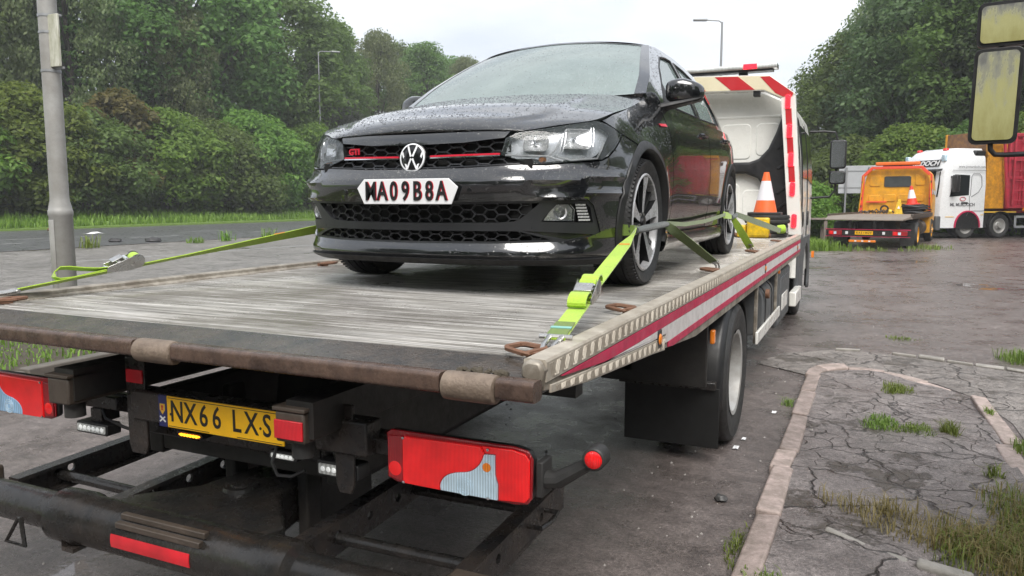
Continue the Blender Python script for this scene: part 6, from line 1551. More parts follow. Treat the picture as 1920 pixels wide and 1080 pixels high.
mb = MB(); mb.ribbon([lerp(l0, l1, .27)+dl*a+Vector((0,0,b)) for a, b in ((.03,.012),(-.04,.020),(-.10,.035),(-.155,.052),(-.19,.058),(-.212,.045),(-.215,.025),(-.195,.008),(-.14,.002),(-.06,.004),(.0,.006))], wl, .05, .004); mb.build('webbing_loop', 'strap_lime', S6)
hook(S6, l0, dl, 1.2)
# cone, yellow blocks, rubber stack on the deck
mat('cone_orange', (.80,.13,.02), .45, var=.15, scale=9, dirt=(.25,.09,.04), dirt_amt=.25)
mat('cone_white', (.72,.70,.73), .4, var=.08, dirt=(.4,.38,.36), dirt_amt=.3)
mat('cone_red', (.72,.04,.02), .45, var=.15, dirt=(.25,.06,.04), dirt_amt=.25)
mat('skate_yellow', (.78,.50,.015), .4, var=.12, dirt=(.12,.08,.03), dirt_amt=.45, dscale=14)
def cone(loc, s, label, m='cone_orange', base='rubber', tilt=0, ink=None):
    c_ = thing('traffic_cone', label, 'traffic cone', loc)
    if tilt: c_.rotation_euler = (0, tilt, 0)
    ROOT[c_.name] = Vector((0,0,0)); z0 = .03*s
    def seg(nm, a, b, mm):
        r = lambda f: (.135-.105*f)*s
        mb = MB(); mb.lathe([(r(a),z0+.47*s*a),(r(b),z0+.47*s*b)]+([(0,z0+.47*s*b)] if b == 1 else []), (0,0,0), (0,0,1), 24); mb.build(nm, mm, c_, smooth=50)
    seg('lower_cone', 0, .30, m); seg('white_sleeve', .30, .78, 'cone_white'); seg('upper_cone', .78, 1, m)
    mb = MB(); mb.prism([(p, q, 0) for p, q in rrect(.37*s,.37*s,.05*s)], (0,0,.032*s)); mb.build('base', base, c_, bev=.006)
    return c_
cone((-1.09,9.5,D+.262), 1.0, 'orange traffic cone with white sleeve standing at the truck headboard')
st_ = thing('rubber_stack', 'stack of black rubber pads under the orange cone at the headboard', 'rubber pads', (-1.08,9.5,D))
for k, (r_, z_) in enumerate(((.24,0),(.245,.055),(.235,.11),(.25,.165),(.24,.215))):
    mb = MB(); mb.lathe([(0,z_),(r_,z_),(r_+.008,z_+.02),(r_,z_+.045),(0,z_+.046)], (-1.08+.006*k,9.5,D), (0,0,1), 28); mb.build('pad', 'rubber', st_, smooth=50)
for (x0_, x1_, y0_, y1_, h_, lab) in ((-1.245,-1.0,9.12,9.24,.235,'tall yellow steel wheel skate in front of the orange cone'), (-1.36,-1.255,9.16,9.28,.15,'low yellow steel wheel skate left of the tall yellow one'), (-1.72,-1.42,9.3,9.42,.13,'yellow wheel skate half hidden behind the rear tyre of the car')):
    b_o = thing('wheel_skate', lab, 'wheel skate', ((x0_+x1_)/2, (y0_+y1_)/2, D), 'yellow wheel skates on the deck')
    mb = MB(); mb.box(x0_, x1_, y0_, y1_, D+.004, D+h_); mb.build('body', 'skate_yellow', b_o, bev=.02, seg=3)
    mb = MB(); mb.box(x0_+.03, x1_-.03, y0_-.006, y0_+.001, D+.03, D+h_-.04); mb.build('face_plate', 'skate_yellow', b_o, bev=.006)
    mb = MB(); mb.cyl((x0_-.02,y0_+.05,D+.03),(x1_+.02,y0_+.05,D+.03),.026,n=14); mb.build('axle', 'rust', b_o)

# ================================================================ BACKGROUND
mat('yt_yellow', (.78,.36,.012), .45, var=.2, scale=4, dirt=(.30,.16,.03), dirt_amt=.5, dscale=3)
mat('yt_red', (.80,.08,.035), .45, var=.15, scale=4, dirt=(.3,.05,.03), dirt_amt=.3)
mat('yt_orange', (.66,.15,.02), .4, var=.2, scale=5)
mat('yt_deck', (.24,.20,.165), .6, var=.3, scale=3, dirt=(.10,.08,.06), dirt_amt=.5)
mat('yt_glass', (.06,.065,.065), .15, var=.4, scale=3)
mat('wood_grey', (.20,.165,.14), .8, var=.3, scale=5)
mat('hose_black', (.018,.018,.02), .5, var=.3)
mat('skip_red', (.60,.04,.075), .5, var=.2, scale=2, dirt=(.20,.05,.05), dirt_amt=.4, dscale=3)
mat('skip_yellow', (.74,.34,.02), .5, var=.2, scale=2, dirt=(.15,.06,.03), dirt_amt=.5, dscale=5)
mat('rust_brown', (.15,.075,.045), .75, var=.4, scale=3, dirt=(.5,.25,.03), dirt_amt=.35, dscale=5)
mat('lorry_white', (.74,.75,.76), .3, var=.04, coat=.4)
mat('ink_grey', (.15,.15,.16), .5, var=.1)
mat('sign_back', (.42,.43,.44), .5, .2, var=.12, scale=2)
mat('galv', (.34,.35,.36), .5, .5, var=.25, scale=4, dirt=(.20,.19,.17), dirt_amt=.4, dscale=2)
mat('pole_paint', (.33,.325,.31), .5, .1, var=.2, scale=5, dirt=(.19,.175,.15), dirt_amt=.5, dscale=3)
def moss(name, c0, c1):
    m, t, b = nodes_of(name); f = noise(t, 3, 6, .65, stretch=(3,3,1)); t.links.new(ramp(t, f, [(.35, c0), (.65, c1)]), b.inputs['Base Color']); setp(b, Roughness=.45)
moss('moss_white', (.62,.61,.54), (.30,.30,.20))
def algae():
    m, t, b = nodes_of('mirror_algae')
    f = noise(t, 9, 7, .7, stretch=(3,3,1)); co = t.nodes.new('ShaderNodeTexCoord'); sp = t.nodes.new('ShaderNodeSeparateXYZ'); t.links.new(co.outputs['Generated'], sp.inputs[0])
    k = mth(t, 'ADD', mth(t, 'MULTIPLY', f, .6), mth(t, 'MULTIPLY', mth(t, 'SUBTRACT', 1., sp.outputs[2]), .35))
    t.links.new(ramp(t, k, [(.25, (.55,.55,.52)), (.45, (.42,.41,.19)), (.7, (.30,.28,.10))]), b.inputs['Base Color'])
    t.links.new(ramp(t, k, [(.25, g3(.05)), (.5, g3(.5))]), b.inputs['Roughness']); t.links.new(ramp(t, k, [(.25, g3(.7)), (.5, g3(.05))]), b.inputs['Metallic'])
algae()
def lthing(name, label, cat, loc, rz, group=None):
    o = thing(name, label, cat, loc, group); o.rotation_euler = (0,0,rz); ROOT[o.name] = Vector((0,0,0)); return o
# ---- yellow flatbed
Y_ = lthing('flatbed_lorry', 'old yellow flatbed recovery lorry parked in the right background', 'lorry', (.04, 27.6, 0), R(-9)); Y_.scale = (1.05,1.05,1.05)
def lb2(name, m, parent, *bx, bev=.01):
    mb = MB()
    for q in bx: mb.box(*q)
    return mb.build(name, m, parent, bev=bev)
lb2('light_beam', 'black_steel', Y_, (-1.2,1.2,-.03,.05,.40,.60))
lb2('beam_top', 'red_band', Y_, (-1.22,1.22,-.05,.06,.60,.625), bev=.004)
lb2('beam_bottom', 'red_band', Y_, (-1.22,1.22,-.05,.0,.385,.398), bev=.003)
for x0_, x1_ in ((-1.12,-.72),(.72,1.14)):
    a = lb2('tail_lamp', 'lens_red_dark', Y_, (x0_,x1_,-.06,-.03,.43,.575)); lb2('lamp_lens', 'lens_red', a, (x0_+.03,x0_+.15,-.066,-.06,.45,.555), bev=.004); lb2('clear_lens', 'lens_clear', a, (x0_+.16,x0_+.24,-.066,-.06,.46,.545), bev=.004)
for x in (-.58, .48): lb2('work_lamp', 'ink_white', Y_, (x-.04,x+.04,-.06,-.03,.46,.55))
yp = lb2('number_plate', 'plate_yellow', Y_, (-.34,.18,-.05,-.04,.45,.565), bev=.003)
for i, chh in enumerate('RA51HUV'):
    mb = MB(); put_text(mb, chh, .095, (-.275+i*.066,-.053,.508), (1,0,0), (0,0,1), fx=.75, ext=.002, bold=.002); mb.build('letter', 'plate_black', yp, smooth=0)
rb_ = lb2('marker_board', 'lens_amber', Y_, (-.52,.26,-.01,.01,.215,.285), bev=.006)
for x in (-.35,-.15,.05): lb2('board_mark', 'ink_white', rb_, (x,x+.06,-.016,-.011,.23,.27), bev=0)
dk2 = lb2('deck', 'yt_deck', Y_, (-1.22,1.22,.3,5.9,.93,1.03)); lb2('side_rail', 'grime_brown', dk2, (1.16,1.25,.3,5.9,.96,1.09)); lb2('side_rail', 'grime_brown', dk2, (-1.25,-1.16,.3,5.9,.96,1.09))
mb = MB(); mb.hexa([(-1.2,-.25,.90),(1.0,-.25,.90),(1.2,.32,.95),(-1.22,.32,.95),(-1.2,-.25,.925),(1.0,-.25,.925),(1.2,.32,1.028),(-1.22,.32,1.028)]); mb.build('tail_ramp', 'yt_deck', dk2, smooth=0)
lb2('chassis', 'under_black', Y_, (-.45,-.35,.1,8.2,.55,.85), (.35,.45,.1,8.2,.55,.85), (-.4,.4,.4,.5,.55,.85)); lb2('bracket', 'black_steel', Y_, (-.55,-.45,-.02,.04,.60,.93)); lb2('bracket', 'black_steel', Y_, (.15,.25,-.02,.04,.60,.93))
for s_, x in ((1, 1.05), (-1, -1.05)): truck_wheel(Y_, x, 1.75, .42, s_, 'yt_yellow', .42); truck_wheel(Y_, x*1.02, 6.7, .42, s_, 'yt_yellow', .24, convex=True)
for s_ in (1, -1):
    x0_, x1_ = sorted((s_*.78, s_*1.2)); lb2('mudflap', 'rubber', Y_, (x0_,x1_,1.2,1.215,.08,.80), bev=.003)
mb = MB(); mb.cyl((1.0,3.1,.60),(1.0,4.0,.60),.26,n=20); mb.build('fuel_tank', 'grime_brown', Y_, bev=.01); lb2('side_guard', 'yt_yellow', Y_, (1.12,1.15,2.4,4.4,.45,.55)); lb2('side_box', 'grime_brown', Y_, (.8,1.15,2.35,3.0,.70,.90)); lb2('cab_skirt', 'yt_yellow', Y_, (.95,1.18,5.6,6.1,.35,.95))
yc = MB(); zz_ = [.75,1.2,1.8,2.2,2.5,2.62,2.70]; xo = [1.14,1.16,1.15,1.11,1.04,.94,.70]
ring2 = lambda y, k: [(x*k, y, z) for x, z in zip(xo, zz_)]+[(-x*k, y, z) for x, z in zip(xo[::-1], zz_[::-1])]
rows = [ring2(5.95,.97), ring2(6.02,1), ring2(7.0,1), ring2(7.7,1), ring2(8.0,.94)]; yc.grid([r_+[r_[0]] for r_ in rows]); nn = 14; yc.add(rows[0], [tuple(range(nn))]); yc.add(rows[-1], [tuple(range(nn))[::-1]])
ycab = yc.build('cab', 'yt_yellow', Y_, smooth=40)
def yprs(x0_, x1_, z0_, z1_, m='yt_yellow', nm='pressed_panel', r_=.06):
    mb = MB(); mb.prism([((x0_+x1_)/2+p, 5.952, (z0_+z1_)/2+q) for p, q in rrect(x1_-x0_, z1_-z0_, r_)], (0,-.03,0)); return mb.build(nm, m, ycab, bev=.012)
for a in ((-.92,-.55,2.05,2.45),(.62,.95,2.08,2.48),(-.92,-.52,1.45,1.72),(-.42,-.02,1.48,1.75),(.05,.45,1.48,1.75),(.5,.92,1.48,1.75),(-.92,-.5,1.1,1.35)): yprs(*a)
yprs(-.42,.48,2.02,2.42,'yt_glass','rear_window')
lb2('grab_rail', 'yt_red', ycab, (-1.0,-.3,5.85,5.9,1.44,1.49), bev=.006)
for a in ([(6.15,1.75),(6.75,1.75),(6.75,2.4),(6.2,2.4)], [(6.95,1.75),(7.75,1.72),(7.6,2.38),(6.95,2.4)]):
    mb = MB(); mb.prism([(1.165-.10*max(0,(z-1.8)/.6), y, z) for y, z in a], (-.03,0,0)); mb.build('side_window', 'yt_glass', ycab, smooth=0)
ho = [(1.22,1.05),(1.18,2.45),(.85,2.78),(-.85,2.78),(-1.18,2.45),(-1.22,1.05)]; hi2 = [(1.12,1.05),(1.08,2.40),(.80,2.68),(-.80,2.68),(-1.08,2.40),(-1.12,1.05)]
mb = MB()
for k in range(5):
    a, b, c_, d = ho[k], ho[k+1], hi2[k+1], hi2[k]; mb.hexa([(a[0],5.75,a[1]),(b[0],5.75,b[1]),(c_[0],5.75,c_[1]),(d[0],5.75,d[1]),(a[0],5.85,a[1]),(b[0],5.85,b[1]),(c_[0],5.85,c_[1]),(d[0],5.85,d[1])])
mb.build('headboard_hoop', 'yt_red', Y_, bev=.008)
for s_ in (1,-1):
    mb = MB(); mb.beam((s_*1.225,5.70,1.06),(s_*1.10,5.70,2.45),.03,.05,(0,1,0)); mb.build('hoop_edge', 'yt_yellow', Y_, bev=.004)
    for z in (1.3,1.6,1.9,2.2): lb2('hoop_lamp', 'plastic_black', Y_, (s_*1.155-.018,s_*1.155+.018,5.735,5.75,z-.04,z+.04), bev=.004)
lbb = lb2('light_bar', 'yt_orange', Y_, (-.75,.75,5.9,6.15,2.82,2.95), bev=.03); lb2('bar_foot', 'plastic_black', lbb, (-.5,.5,5.95,6.1,2.70,2.82))
def on_y(x, y, z): return tuple(Y_.matrix_basis @ Vector((x, y, z))) if False else tuple(Matrix.Translation(Y_.location) @ Matrix.Rotation(R(-9), 4, 'Z') @ Vector((x*1.05, y*1.05, z*1.05)))
cone(on_y(.62,5.4,1.36), 1.45, 'red and white traffic cone standing on the yellow lorry deck', 'cone_red', 'cone_red', tilt=-.1)
hz = lthing('hose_heap', 'heap of coiled black hoses on the yellow lorry deck', 'hoses', on_y(.75,5.35,1.03), 0)
for k in range(11):
    mb = MB(); ra = .26+.12*random.random(); ox, oy = jit(.2), jit(.12); z_ = .03+k*.031
    mb.tube([(ox+ra*1.35*math.cos(t), oy+ra*.7*math.sin(t), z_+.02*math.sin(3*t+k)) for t in np.linspace(0, 6.283, 21)[:-1]], .022, 6, closed=True); mb.build('hose_coil', 'hose_black', hz)
ws = lthing('warning_sign', 'small yellow folding floor sign on the yellow lorry deck', 'sign', on_y(.22,5.2,1.03), R(-9))
for s_ in (1,-1):
    mb = MB(); mb.add([(-.15,-.12*s_,0),(.15,-.12*s_,0),(.04,-.02*s_,.56),(-.04,-.02*s_,.56),(-.15,-.12*s_-.01*s_,0),(.15,-.12*s_-.01*s_,0),(.04,-.03*s_,.56),(-.04,-.03*s_,.56)], [(0,1,2,3),(4,7,6,5),(0,4,5,1),(1,5,6,2),(2,6,7,3),(3,7,4,0)]); pn = mb.build('panel', 'skate_yellow', ws, smooth=0)
mb = MB(); mb.prism([(-.05,-.105,.20),(.05,-.105,.20),(0,-.085,.32)], (0,-.006,0)); mb.build('warning_mark', 'ink_white', ws, smooth=0)
jn = lthing('junk_heap', 'heap of chains and brackets on the yellow lorry deck left of the cone', 'junk', on_y(-.5,5.2,1.03), 0)
for k in range(9):
    mb = MB(); x = -.55+k*.13+jit(.05); mb.tube([(x-.12,jit(.2),.03),(x,jit(.2),.08+.1*random.random()),(x+.14,jit(.2),.03)], .03, 6); mb.build('bracket', 'grime_brown', jn)
mb = MB(); mb.lathe([(.10,-.03),(.16,-.03),(.16,.03),(.10,.03),(.10,-.03)], (.25,.25,.18), (0,1,.2), 18); mb.build('winch_ring', 'hose_black', jn)
wp = lthing('wheel_winch', 'small yellow fitting on the deck beside the folding floor sign', 'fitting', on_y(-.05,5.0,1.03), 0)
mb = MB(); mb.lathe([(0,-.05),(.08,-.05),(.09,0),(.08,.05),(0,.05)], (0,0,.09), (1,.2,0), 14); mb.build('drum', 'skate_yellow', wp); mb = MB(); mb.box(-.07,.07,-.05,.05,0,.05); mb.build('foot', 'skate_yellow', wp)
# wooden platform edge left of the yellow lorry
wpl = lthing('timber_stack', 'grey weathered timber boards stacked left of the yellow lorry', 'timber', (-2.3,31.5,0), R(8))
for k in range(6):
    mb = MB(); mb.box(-.9+jit(.06), 1.0+jit(.1), -.7+k*.26, -.48+k*.26, .86+jit(.02), .93+jit(.02)); mb.build('board', 'wood_grey', wpl, bev=.01)
for x in (-.8,.85):
    for y in (-.6,.75): mb = MB(); mb.box(x-.06,x+.06,y-.06,y+.06,0,.85); mb.build('post', 'wood_grey', wpl, bev=.01)
# ---- white artic with skips
th = R(128.9); LW = lthing('tipper_lorry', 'white tractor lorry with red and yellow skips parked at right', 'lorry', (3.75+1.1*math.cos(th), 37.47+1.1*math.sin(th), 0), th)
cb3 = MB(); zz_ = [.45,.9,1.6,2.3,3.0,3.4,3.65,3.78]; fy = [1.42,1.46,1.45,1.36,1.24,1.12,.9,.5]
# cab shell as stacked outlines: z, front y, half width
cols = []
for z, f_ in zip(zz_, fy):
    hw = 1.25 if z < 2.6 else np.interp(z, [2.6,3.4,3.78], [1.24,1.14,.92]); r0 = -.85
    cols.append([(-hw,r0,z),(-hw,f_-.35,z),(-hw+.06,f_-.12,z),(-hw+.25,f_,z),(hw-.25,f_,z),(hw-.06,f_-.12,z),(hw,f_-.35,z),(hw,r0,z)])
cb3.grid([c_+[c_[0]] for c_ in cols]); cb3.add(cols[-1], [tuple(range(8))]); wcab = cb3.build('cab', 'lorry_white', LW, smooth=40)
mb = MB(); mb.grid([[(x*(1.0 if z < 2.4 else .95), np.interp(z, zz_, fy)+.012-.10*max(0,abs(x)-.75), z) for x in np.linspace(-1.1,1.1,9)] for z in (1.75,2.0,2.3,2.6,2.8)]); mb.build('windscreen', 'cab_glass', wcab, smooth=60)
mb = MB(); mb.grid([[(x, np.interp(z, zz_, fy)+.03, z) for x in np.linspace(-.95,.95,5)] for z in (3.02,3.15,3.3)]); hbd = mb.build('header_board', 'plastic_black', wcab, smooth=60)
mb = MB(); put_text(mb, 'MURDOCH', .30, (0,1.235,3.15), (-1,0,0), (0,-.3,1), fx=1.15, ext=.006, bold=.008, shear=.2); mb.build('board_lettering', 'ink_white', hbd, smooth=0)['kind'] = 'stuff'
mb = MB(); mb.hexa([(-1.2,1.35,2.82),(1.2,1.35,2.82),(1.2,1.6,2.78),(-1.2,1.6,2.78),(-1.2,1.3,2.92),(1.2,1.3,2.92),(1.15,1.6,2.86),(-1.15,1.6,2.86)]); mb.build('sun_visor', 'plastic_black', wcab, bev=.02)
lb2('bumper', 'plastic_grey', wcab, (-1.24,1.24,1.3,1.55,.35,.95), bev=.04); lb2('grille', 'plastic_black', wcab, (-.9,.9,1.45,1.49,1.0,1.65), bev=.02)
for x in (-.7,.75):
    mb = MB(); mb.lathe([(0,.09),(.10,.08),(.12,0)], (x,.75,3.70), (0,0,1), 14); mb.build('beacon', 'lens_red', wcab)
for s_ in (1,-1): lb2('roof_lamp', 'lens_clear', wcab, (s_*1.02-.1,s_*1.02+.1,1.02,1.17,3.22,3.5), bev=.03)
lb2('roof_fairing', 'plastic_black', wcab, (-1.12,1.12,-.9,-.35,3.45,3.70), bev=.06)
mb = MB(); mb.prism([(-1.256,y,z) for y, z in ((.95,1.75),(-.02,1.82),(-.02,2.65),(.72,2.68))], (.02,0,0)); mb.build('side_window', 'cab_glass', wcab, smooth=0)
mb = MB(); mb.tube([(-1.258,y,z) for y, z in ((-.10,1.80),(-.12,2.62),(-.2,2.72),(-.5,2.72),(-.62,2.6),(-.66,2.2),(-.5,1.95),(-.15,1.75))], .012, 5); mb.build('door_outline', 'ink_grey', wcab)
mb = MB(); mb.tube([(-1.256,y,2.85) for y in (.85,.3,-.3,-.84)], .010, 5); mb.build('panel_line', 'ink_grey', wcab)
mb = MB(); mb.tube([(-1.256,-.05,1.8),(-1.256,-.1,1.2),(-1.256,.05,.95)], .010, 5); mb.build('door_gap', 'ink_grey', wcab)
mb = MB(); mb.tube([(-1.256,y,1.16) for y in (-.1,-.5,-.84)], .010, 5); mb.build('lower_line', 'ink_grey', wcab)
lb2('door_handle', 'plastic_black', wcab, (-1.27,-1.25,.02,.34,1.46,1.53), bev=.01)
for s_ in (1,-1):
    for z0_, z1_ in ((1.95,2.65),):
        ml = lb2('wing_mirror', 'plastic_black', wcab, (s_*1.45-.13,s_*1.45+.13,.75,.95,z0_,z1_), bev=.04); lb2('mirror_glass', 'chrome', ml, (s_*1.45-.10,s_*1.45+.10,.735,.75,z0_+.05,z1_-.05), bev=.01); lb2('mirror_arm', 'plastic_black', ml, (min(s_*1.2,s_*1.45),max(s_*1.2,s_*1.45),.85,.92,z1_-.1,z1_-.04), bev=.01)
def side_text(txt, size, y, z, m='ink_grey', **k):
    mb = MB(); put_text(mb, txt, size, (-1.262,y,z), (0,-1,0), (0,0,1), ext=.003, **k); mb.build('side_lettering', m, wcab, smooth=0)['kind'] = 'stuff'
side_text('ML MURDOCH', .19, .28, 1.42, fx=1.0, bold=.004); side_text('www.jmmurdoch.com', .15, -.1, 3.0)
mb = MB(); mb.tube([(-1.262,.28+.14*math.cos(t),1.66+.08*math.sin(t)) for t in np.linspace(0,6.283,17)[:-1]], .014, 5, closed=True); mb.build('oval_emblem', 'skip_red', wcab)
mb = MB(); rows = []
for t in np.linspace(-5, 185, 18):
    c_, q_ = math.cos(R(t)), math.sin(R(t)); rows.append([(-1.26,.66*c_,.52+.66*q_),(-1.30,.66*c_,.52+.66*q_),(-1.30,.60*c_,.52+.60*q_),(-1.26,.60*c_,.52+.60*q_)])
mb.grid(rows); mb.build('arch_trim', 'red_band', wcab, smooth=40)
mb = MB(); mb.prism([(-1.262,.60*math.cos(t),.52+.60*math.sin(t)) for t in np.linspace(0,math.pi,16)]+[(-1.262,-.6,.42),(-1.262,.6,.42)], (.3,0,0)); mb.build('wheel_well', 'void_black', wcab, smooth=0)
lb2('gold_line', 'gold', wcab, (-1.262,-1.25,-.84,-.68,.98,1.01), (-1.262,-1.25,.68,1.1,.90,.93), bev=0)
for y in (0, -1.75, -5.2, -6.55):
    for s_ in (1,-1): truck_wheel(LW, s_*1.06, y, .52, s_, 'wheel_paint', .32, convex=y > -3)
for y in (-1.75,):
    for s_ in (1,-1):
        mb = MB(); rows = []
        for t in np.linspace(0, 180, 16):
            c_, q_ = math.cos(R(t)), math.sin(R(t)); rows.append([(s_*.85,y+.66*c_,.52+.62*q_),(s_*1.26,y+.66*c_,.52+.62*q_),(s_*1.26,y+.60*c_,.52+.56*q_)])
        mb.grid(rows); mg = mb.build('mudguard', 'plastic_black', LW, smooth=40); mg.modifiers.new('s','SOLIDIFY').thickness = .03
lb2('chassis', 'under_black', LW, (-.45,.45,-7.6,.8,.75,1.05)); lb2('chassis_side', 'plastic_black', LW, (-1.18,1.18,-1.15,-.62,.45,1.02)); lb2('subframe', 'gold', LW, (-1.2,-1.14,-2.6,-.9,1.08,1.14), bev=.005)
sg = lb2('side_guard', 'sign_back', LW, (-1.24,-1.20,-4.4,-2.5,.85,.95), (-1.24,-1.20,-4.4,-2.5,.42,.52), (-1.24,-1.20,-2.6,-2.5,.42,.95), (-1.24,-1.20,-4.4,-4.3,.42,.95)); lb2('chassis_rail', 'skip_red', LW, (-.9,.9,-7.6,-2.5,1.06,1.24)); lb2('side_lamp', 'lens_amber', LW, (-1.28,-1.2,-3.1,-2.9,1.14,1.30))
# skips carried by the lorry, each a thing of its own
SKL = 'skips on the white lorry'
sy = lthing('yellow_skip', 'rusty yellow steel skip behind the white lorry cab', 'skip', tuple(LW.location), th, SKL)
lb2('side_wall', 'skip_yellow', sy, (-1.12,1.12,-2.0,-1.0,1.25,4.05), bev=.02); lb2('rust_panel', 'rust_brown', sy, (-1.14,1.14,-.995,-.96,3.6,4.5), bev=.01); lb2('top_wall', 'rust_brown', sy, (-1.13,1.13,-2.0,-1.0,4.05,4.5), bev=.01); lb2('corner_post', 'skip_yellow', sy, (-1.16,-1.06,-1.06,-.94,3.5,4.52), bev=.01); lb2('corner_post', 'skip_yellow', sy, (1.06,1.16,-1.06,-.94,3.5,4.52), bev=.01); lb2('top_rail', 'skip_yellow', sy, (-1.16,-1.1,-2.02,-1.07,4.2,4.52), bev=.01)
sr = lthing('red_skip', 'tall red ribbed steel skip at the right edge with a ladder on its side', 'skip', tuple(LW.location), th, SKL)
lb2('body', 'skip_red', sr, (-1.18,1.18,-8.0,-2.1,1.25,4.45), bev=.02)
for y in np.arange(-7.8, -2.2, .72): lb2('rib', 'skip_red', sr, (-1.25,-1.182,y,y+.12,1.3,4.45), bev=.012)
for z in (1.28, 2.5, 3.3, 4.3): lb2('rail', 'skip_red', sr, (-1.27,-1.253,-8.0,-2.1,z,z+.12), bev=.008)
for y in (-2.25,-2.8): lb2('ladder_post', 'skip_red', sr, (-1.36,-1.30,y,y+.07,1.4,4.4), bev=.01)
for z in np.arange(1.6,4.3,.42):
    mb = MB(); mb.cyl((-1.33,-2.22,z),(-1.33,-2.76,z),.025,n=8); mb.build('ladder_rung', 'skip_red', sr)
mb = MB(); mb.beam((-1.30,-2.0,1.3),(-1.30,-1.65,4.0),.09,.09,(1,0,0)); mb.build('lift_arm', 'skip_red', sr, bev=.01); mb = MB(); mb.beam((-1.30,-1.65,4.0),(-1.30,-1.0,4.05),.09,.09); mb.build('lift_arm', 'skip_red', sr, bev=.01); lb2('hook_bar', 'grime_brown', sr, (-.6,.6,-1.0,-.9,3.2,3.5))
# ---- sign board seen from behind
sb = thing('sign_board', 'back of a large white road sign on two posts behind the truck cab', 'road sign', (-.6,41,0))
lb2('panel', 'sign_back', sb, (-1.32,.70,41,41.04,1.95,3.28)); lb2('panel', 'sign_back', sb, (.72,1.25,41.06,41.10,2.2,3.05))
for x in (-.98, .02):
    mb = MB(); mb.cyl((x,40.95,0),(x,40.95,3.2),.045,n=12); mb.build('post', 'galv', sb)
for z in (2.2, 3.0): lb2('rail', 'galv', sb, (-1.3,1.2,40.985,41.0,z,z+.06), bev=.004)
# ---- lamp columns
def lamp_post(name, label, x, y, h, arm, r=.08):
    t_ = thing(name, label, 'lamp post', (x, y, 0)); mb = MB(); mb.tube([(x,y,0),(x,y,1.6),(x,y,1.62),(x,y,h)], [r*1.3,r*1.3,r,r*.55], 12); mb.build('column', 'galv', t_)
    mb = MB(); mb.tube([(x,y,h-.05),(x+arm[0]*.2,y+arm[1]*.2,h+.08),(x+arm[0],y+arm[1],h+.12)], r*.4, 8); mb.build('bracket_arm', 'galv', t_)
    d = Vector((arm[0],arm[1],0)).normalized(); e = Vector((x+arm[0],y+arm[1],h+.12)); mb = MB(); mb.beam(e-d*.1, e+d*.7, .26, .12); mb.build('lantern', 'galv', t_, bev=.03); return t_
lamp_post('lamp_post', 'distant grey lamp post rising into the sky above the truck hoop', -8.2, 47.1, 12.0, (-.9,-.4), .1)
lamp_post('lamp_post', 'thin grey lamp post in front of the trees left of the car', -46.4, 58.0, 15.2, (.9,.9), .09)
lp_ = thing('lamp_column', 'grey steel lamp column on the left carrying a mossy plate sign', 'lamp post', (-7.62,5.13,0))
px_, py_ = -7.40, 5.13
mb = MB(); mb.lathe([(.108,0),(.108,1.40),(.114,1.41),(.114,1.46),(.108,1.47),(.103,1.50),(.089,1.56),(.087,1.60),(.080,9.5),(0,9.5)], (px_,py_,0), (0,0,1), 28); mb.build('column', 'pole_paint', lp_, smooth=40)
mb = MB(); rows = []
for z in (.55,.56,1.36,1.37):
    o_ = .004 if z in (.56,1.36) else 0; rows.append([(px_+(.109+o_)*math.cos(a), py_+(.109+o_)*math.sin(a), z) for a in np.linspace(R(-115), R(-70), 7)])
mb.grid(rows); mb.build('access_door', 'pole_paint', lp_, smooth=30)
mb = MB(); mb.cyl((px_-.08,py_-.075,1.27),(px_-.09,py_-.088,1.27),.014,n=10); mb.build('door_lock', 'rust', lp_)
for z in (2.83,3.2,3.36):
    mb = MB(); mb.lathe([(.085,-.012),(.091,-.012),(.091,.012),(.085,.012)], (px_,py_,z), (0,0,1), 24); mb.build('band_clamp', 'galv', lp_)
mb = MB(); xs0 = px_-.05+.11; mb.box(xs0,xs0+.145,py_-.05,py_-.025,2.86,3.36); mb.build('plate_sign', 'moss_white', lp_, bev=.006)
lb2('sign_rail', 'galv', lp_, (px_-.06,xs0+.15,py_-.022,py_+.0,2.84,2.862), (px_-.06,xs0+.15,py_-.022,py_+.0,3.335,3.357), bev=.003)
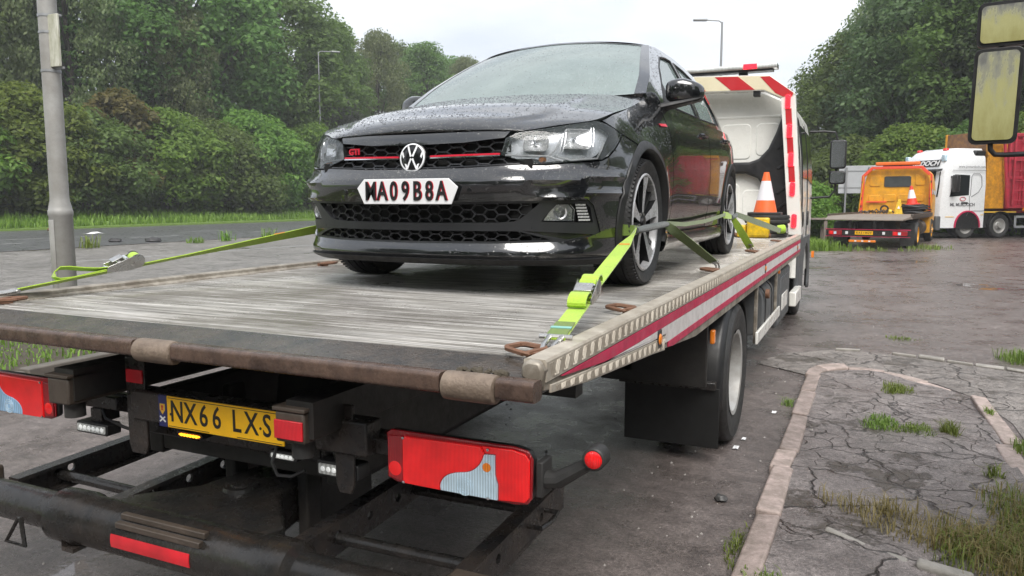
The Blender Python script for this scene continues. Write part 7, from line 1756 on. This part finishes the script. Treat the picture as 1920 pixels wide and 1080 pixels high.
# ---- wing mirrors of a lorry parked just outside the right edge
WM = thing('parked_lorry', 'black wing mirrors with green algae hanging at the top right corner', 'lorry', (1.9,3.2,0))
lb2('cab_body', 'plastic_grey', WM, (1.35,3.4,1.2,3.5,.75,2.9), bev=.08); lb2('door_window', 'cab_glass', WM, (1.335,1.352,2.0,3.2,1.7,2.5), bev=.01)
for y in (2.35,): truck_wheel(WM, 1.6, y, .45, -1)
md_ = Vector((.159,1,0)).normalized(); sd3 = Vector((1,-.159,0)).normalized()
def facep(c, p, q, h=0.): return Vector(c)+sd3*p+Vector((0,0,q))+md_*h
mb = MB(); mb.tube([(.470,3.90,1.80),(.472,3.90,1.772),(.49,3.905,1.752),(.53,3.905,1.75),(.75,3.8,1.75),(1.36,3.3,1.80)], .011, 10); ar = mb.build('mirror_arm', 'plastic_black', WM)
mb = MB(); mb.tube([(.49,3.95,2.19),(.50,3.95,2.22),(.60,3.94,2.42),(.9,3.7,2.5),(1.36,3.3,2.5)], .011, 10); mb.build('mirror_arm', 'plastic_black', WM)
for c_, w_, h_, cant in (((.475,3.88,1.997),.180,.400,.010), ((.510,3.90,2.30),.235,.185,.0)):
    P_ = [facep(c_, p-cant*(q/.2)*-.35, q) for p, q in rrect(w_, h_, .028)]
    mb = MB(); n_ = len(P_); mb.add(P_+[p+md_*.05 for p in P_]+[Vector(c_)+(p-Vector(c_))*.55+md_*.10 for p in P_], [(i,(i+1)%n_,n_+(i+1)%n_,n_+i) for i in range(n_)]+[(n_+i,n_+(i+1)%n_,2*n_+(i+1)%n_,2*n_+i) for i in range(n_)]+[tuple(range(2*n_,3*n_)), tuple(range(n_))[::-1]]); mh = mb.build('mirror_head', 'plastic_black', WM, bev=.006)
    mb = MB(); mb.add([facep(c_, p-cant*(q/.2)*-.35, q, -.0065) for p, q in rrect(w_-.03, h_-.03, .02)], [tuple(range(20))]); mb.build('mirror_glass', 'mirror_algae', mh, smooth=0, fix=False)

# ---- rainy mist: even thin air round the whole scene
hz_ = MB(); hz_.box(-235, 175, -135, 415, -1.2, 46); hzo = hz_.build('haze', [], smooth=0)
m_ = bpy.data.materials.new('haze_air'); m_.use_nodes = True; t_ = m_.node_tree; t_.nodes.remove(t_.nodes['Principled BSDF'])
pv_ = t_.nodes.new('ShaderNodeVolumePrincipled'); pv_.inputs['Color'].default_value = (.95,.97,1,1); pv_.inputs['Density'].default_value = .0009
t_.links.new(pv_.outputs[0], t_.nodes['Material Output'].inputs['Volume']); hzo.data.materials.append(m_); tag(hzo, 'thin grey rain mist in the air over the whole yard', 'haze', kind='stuff')
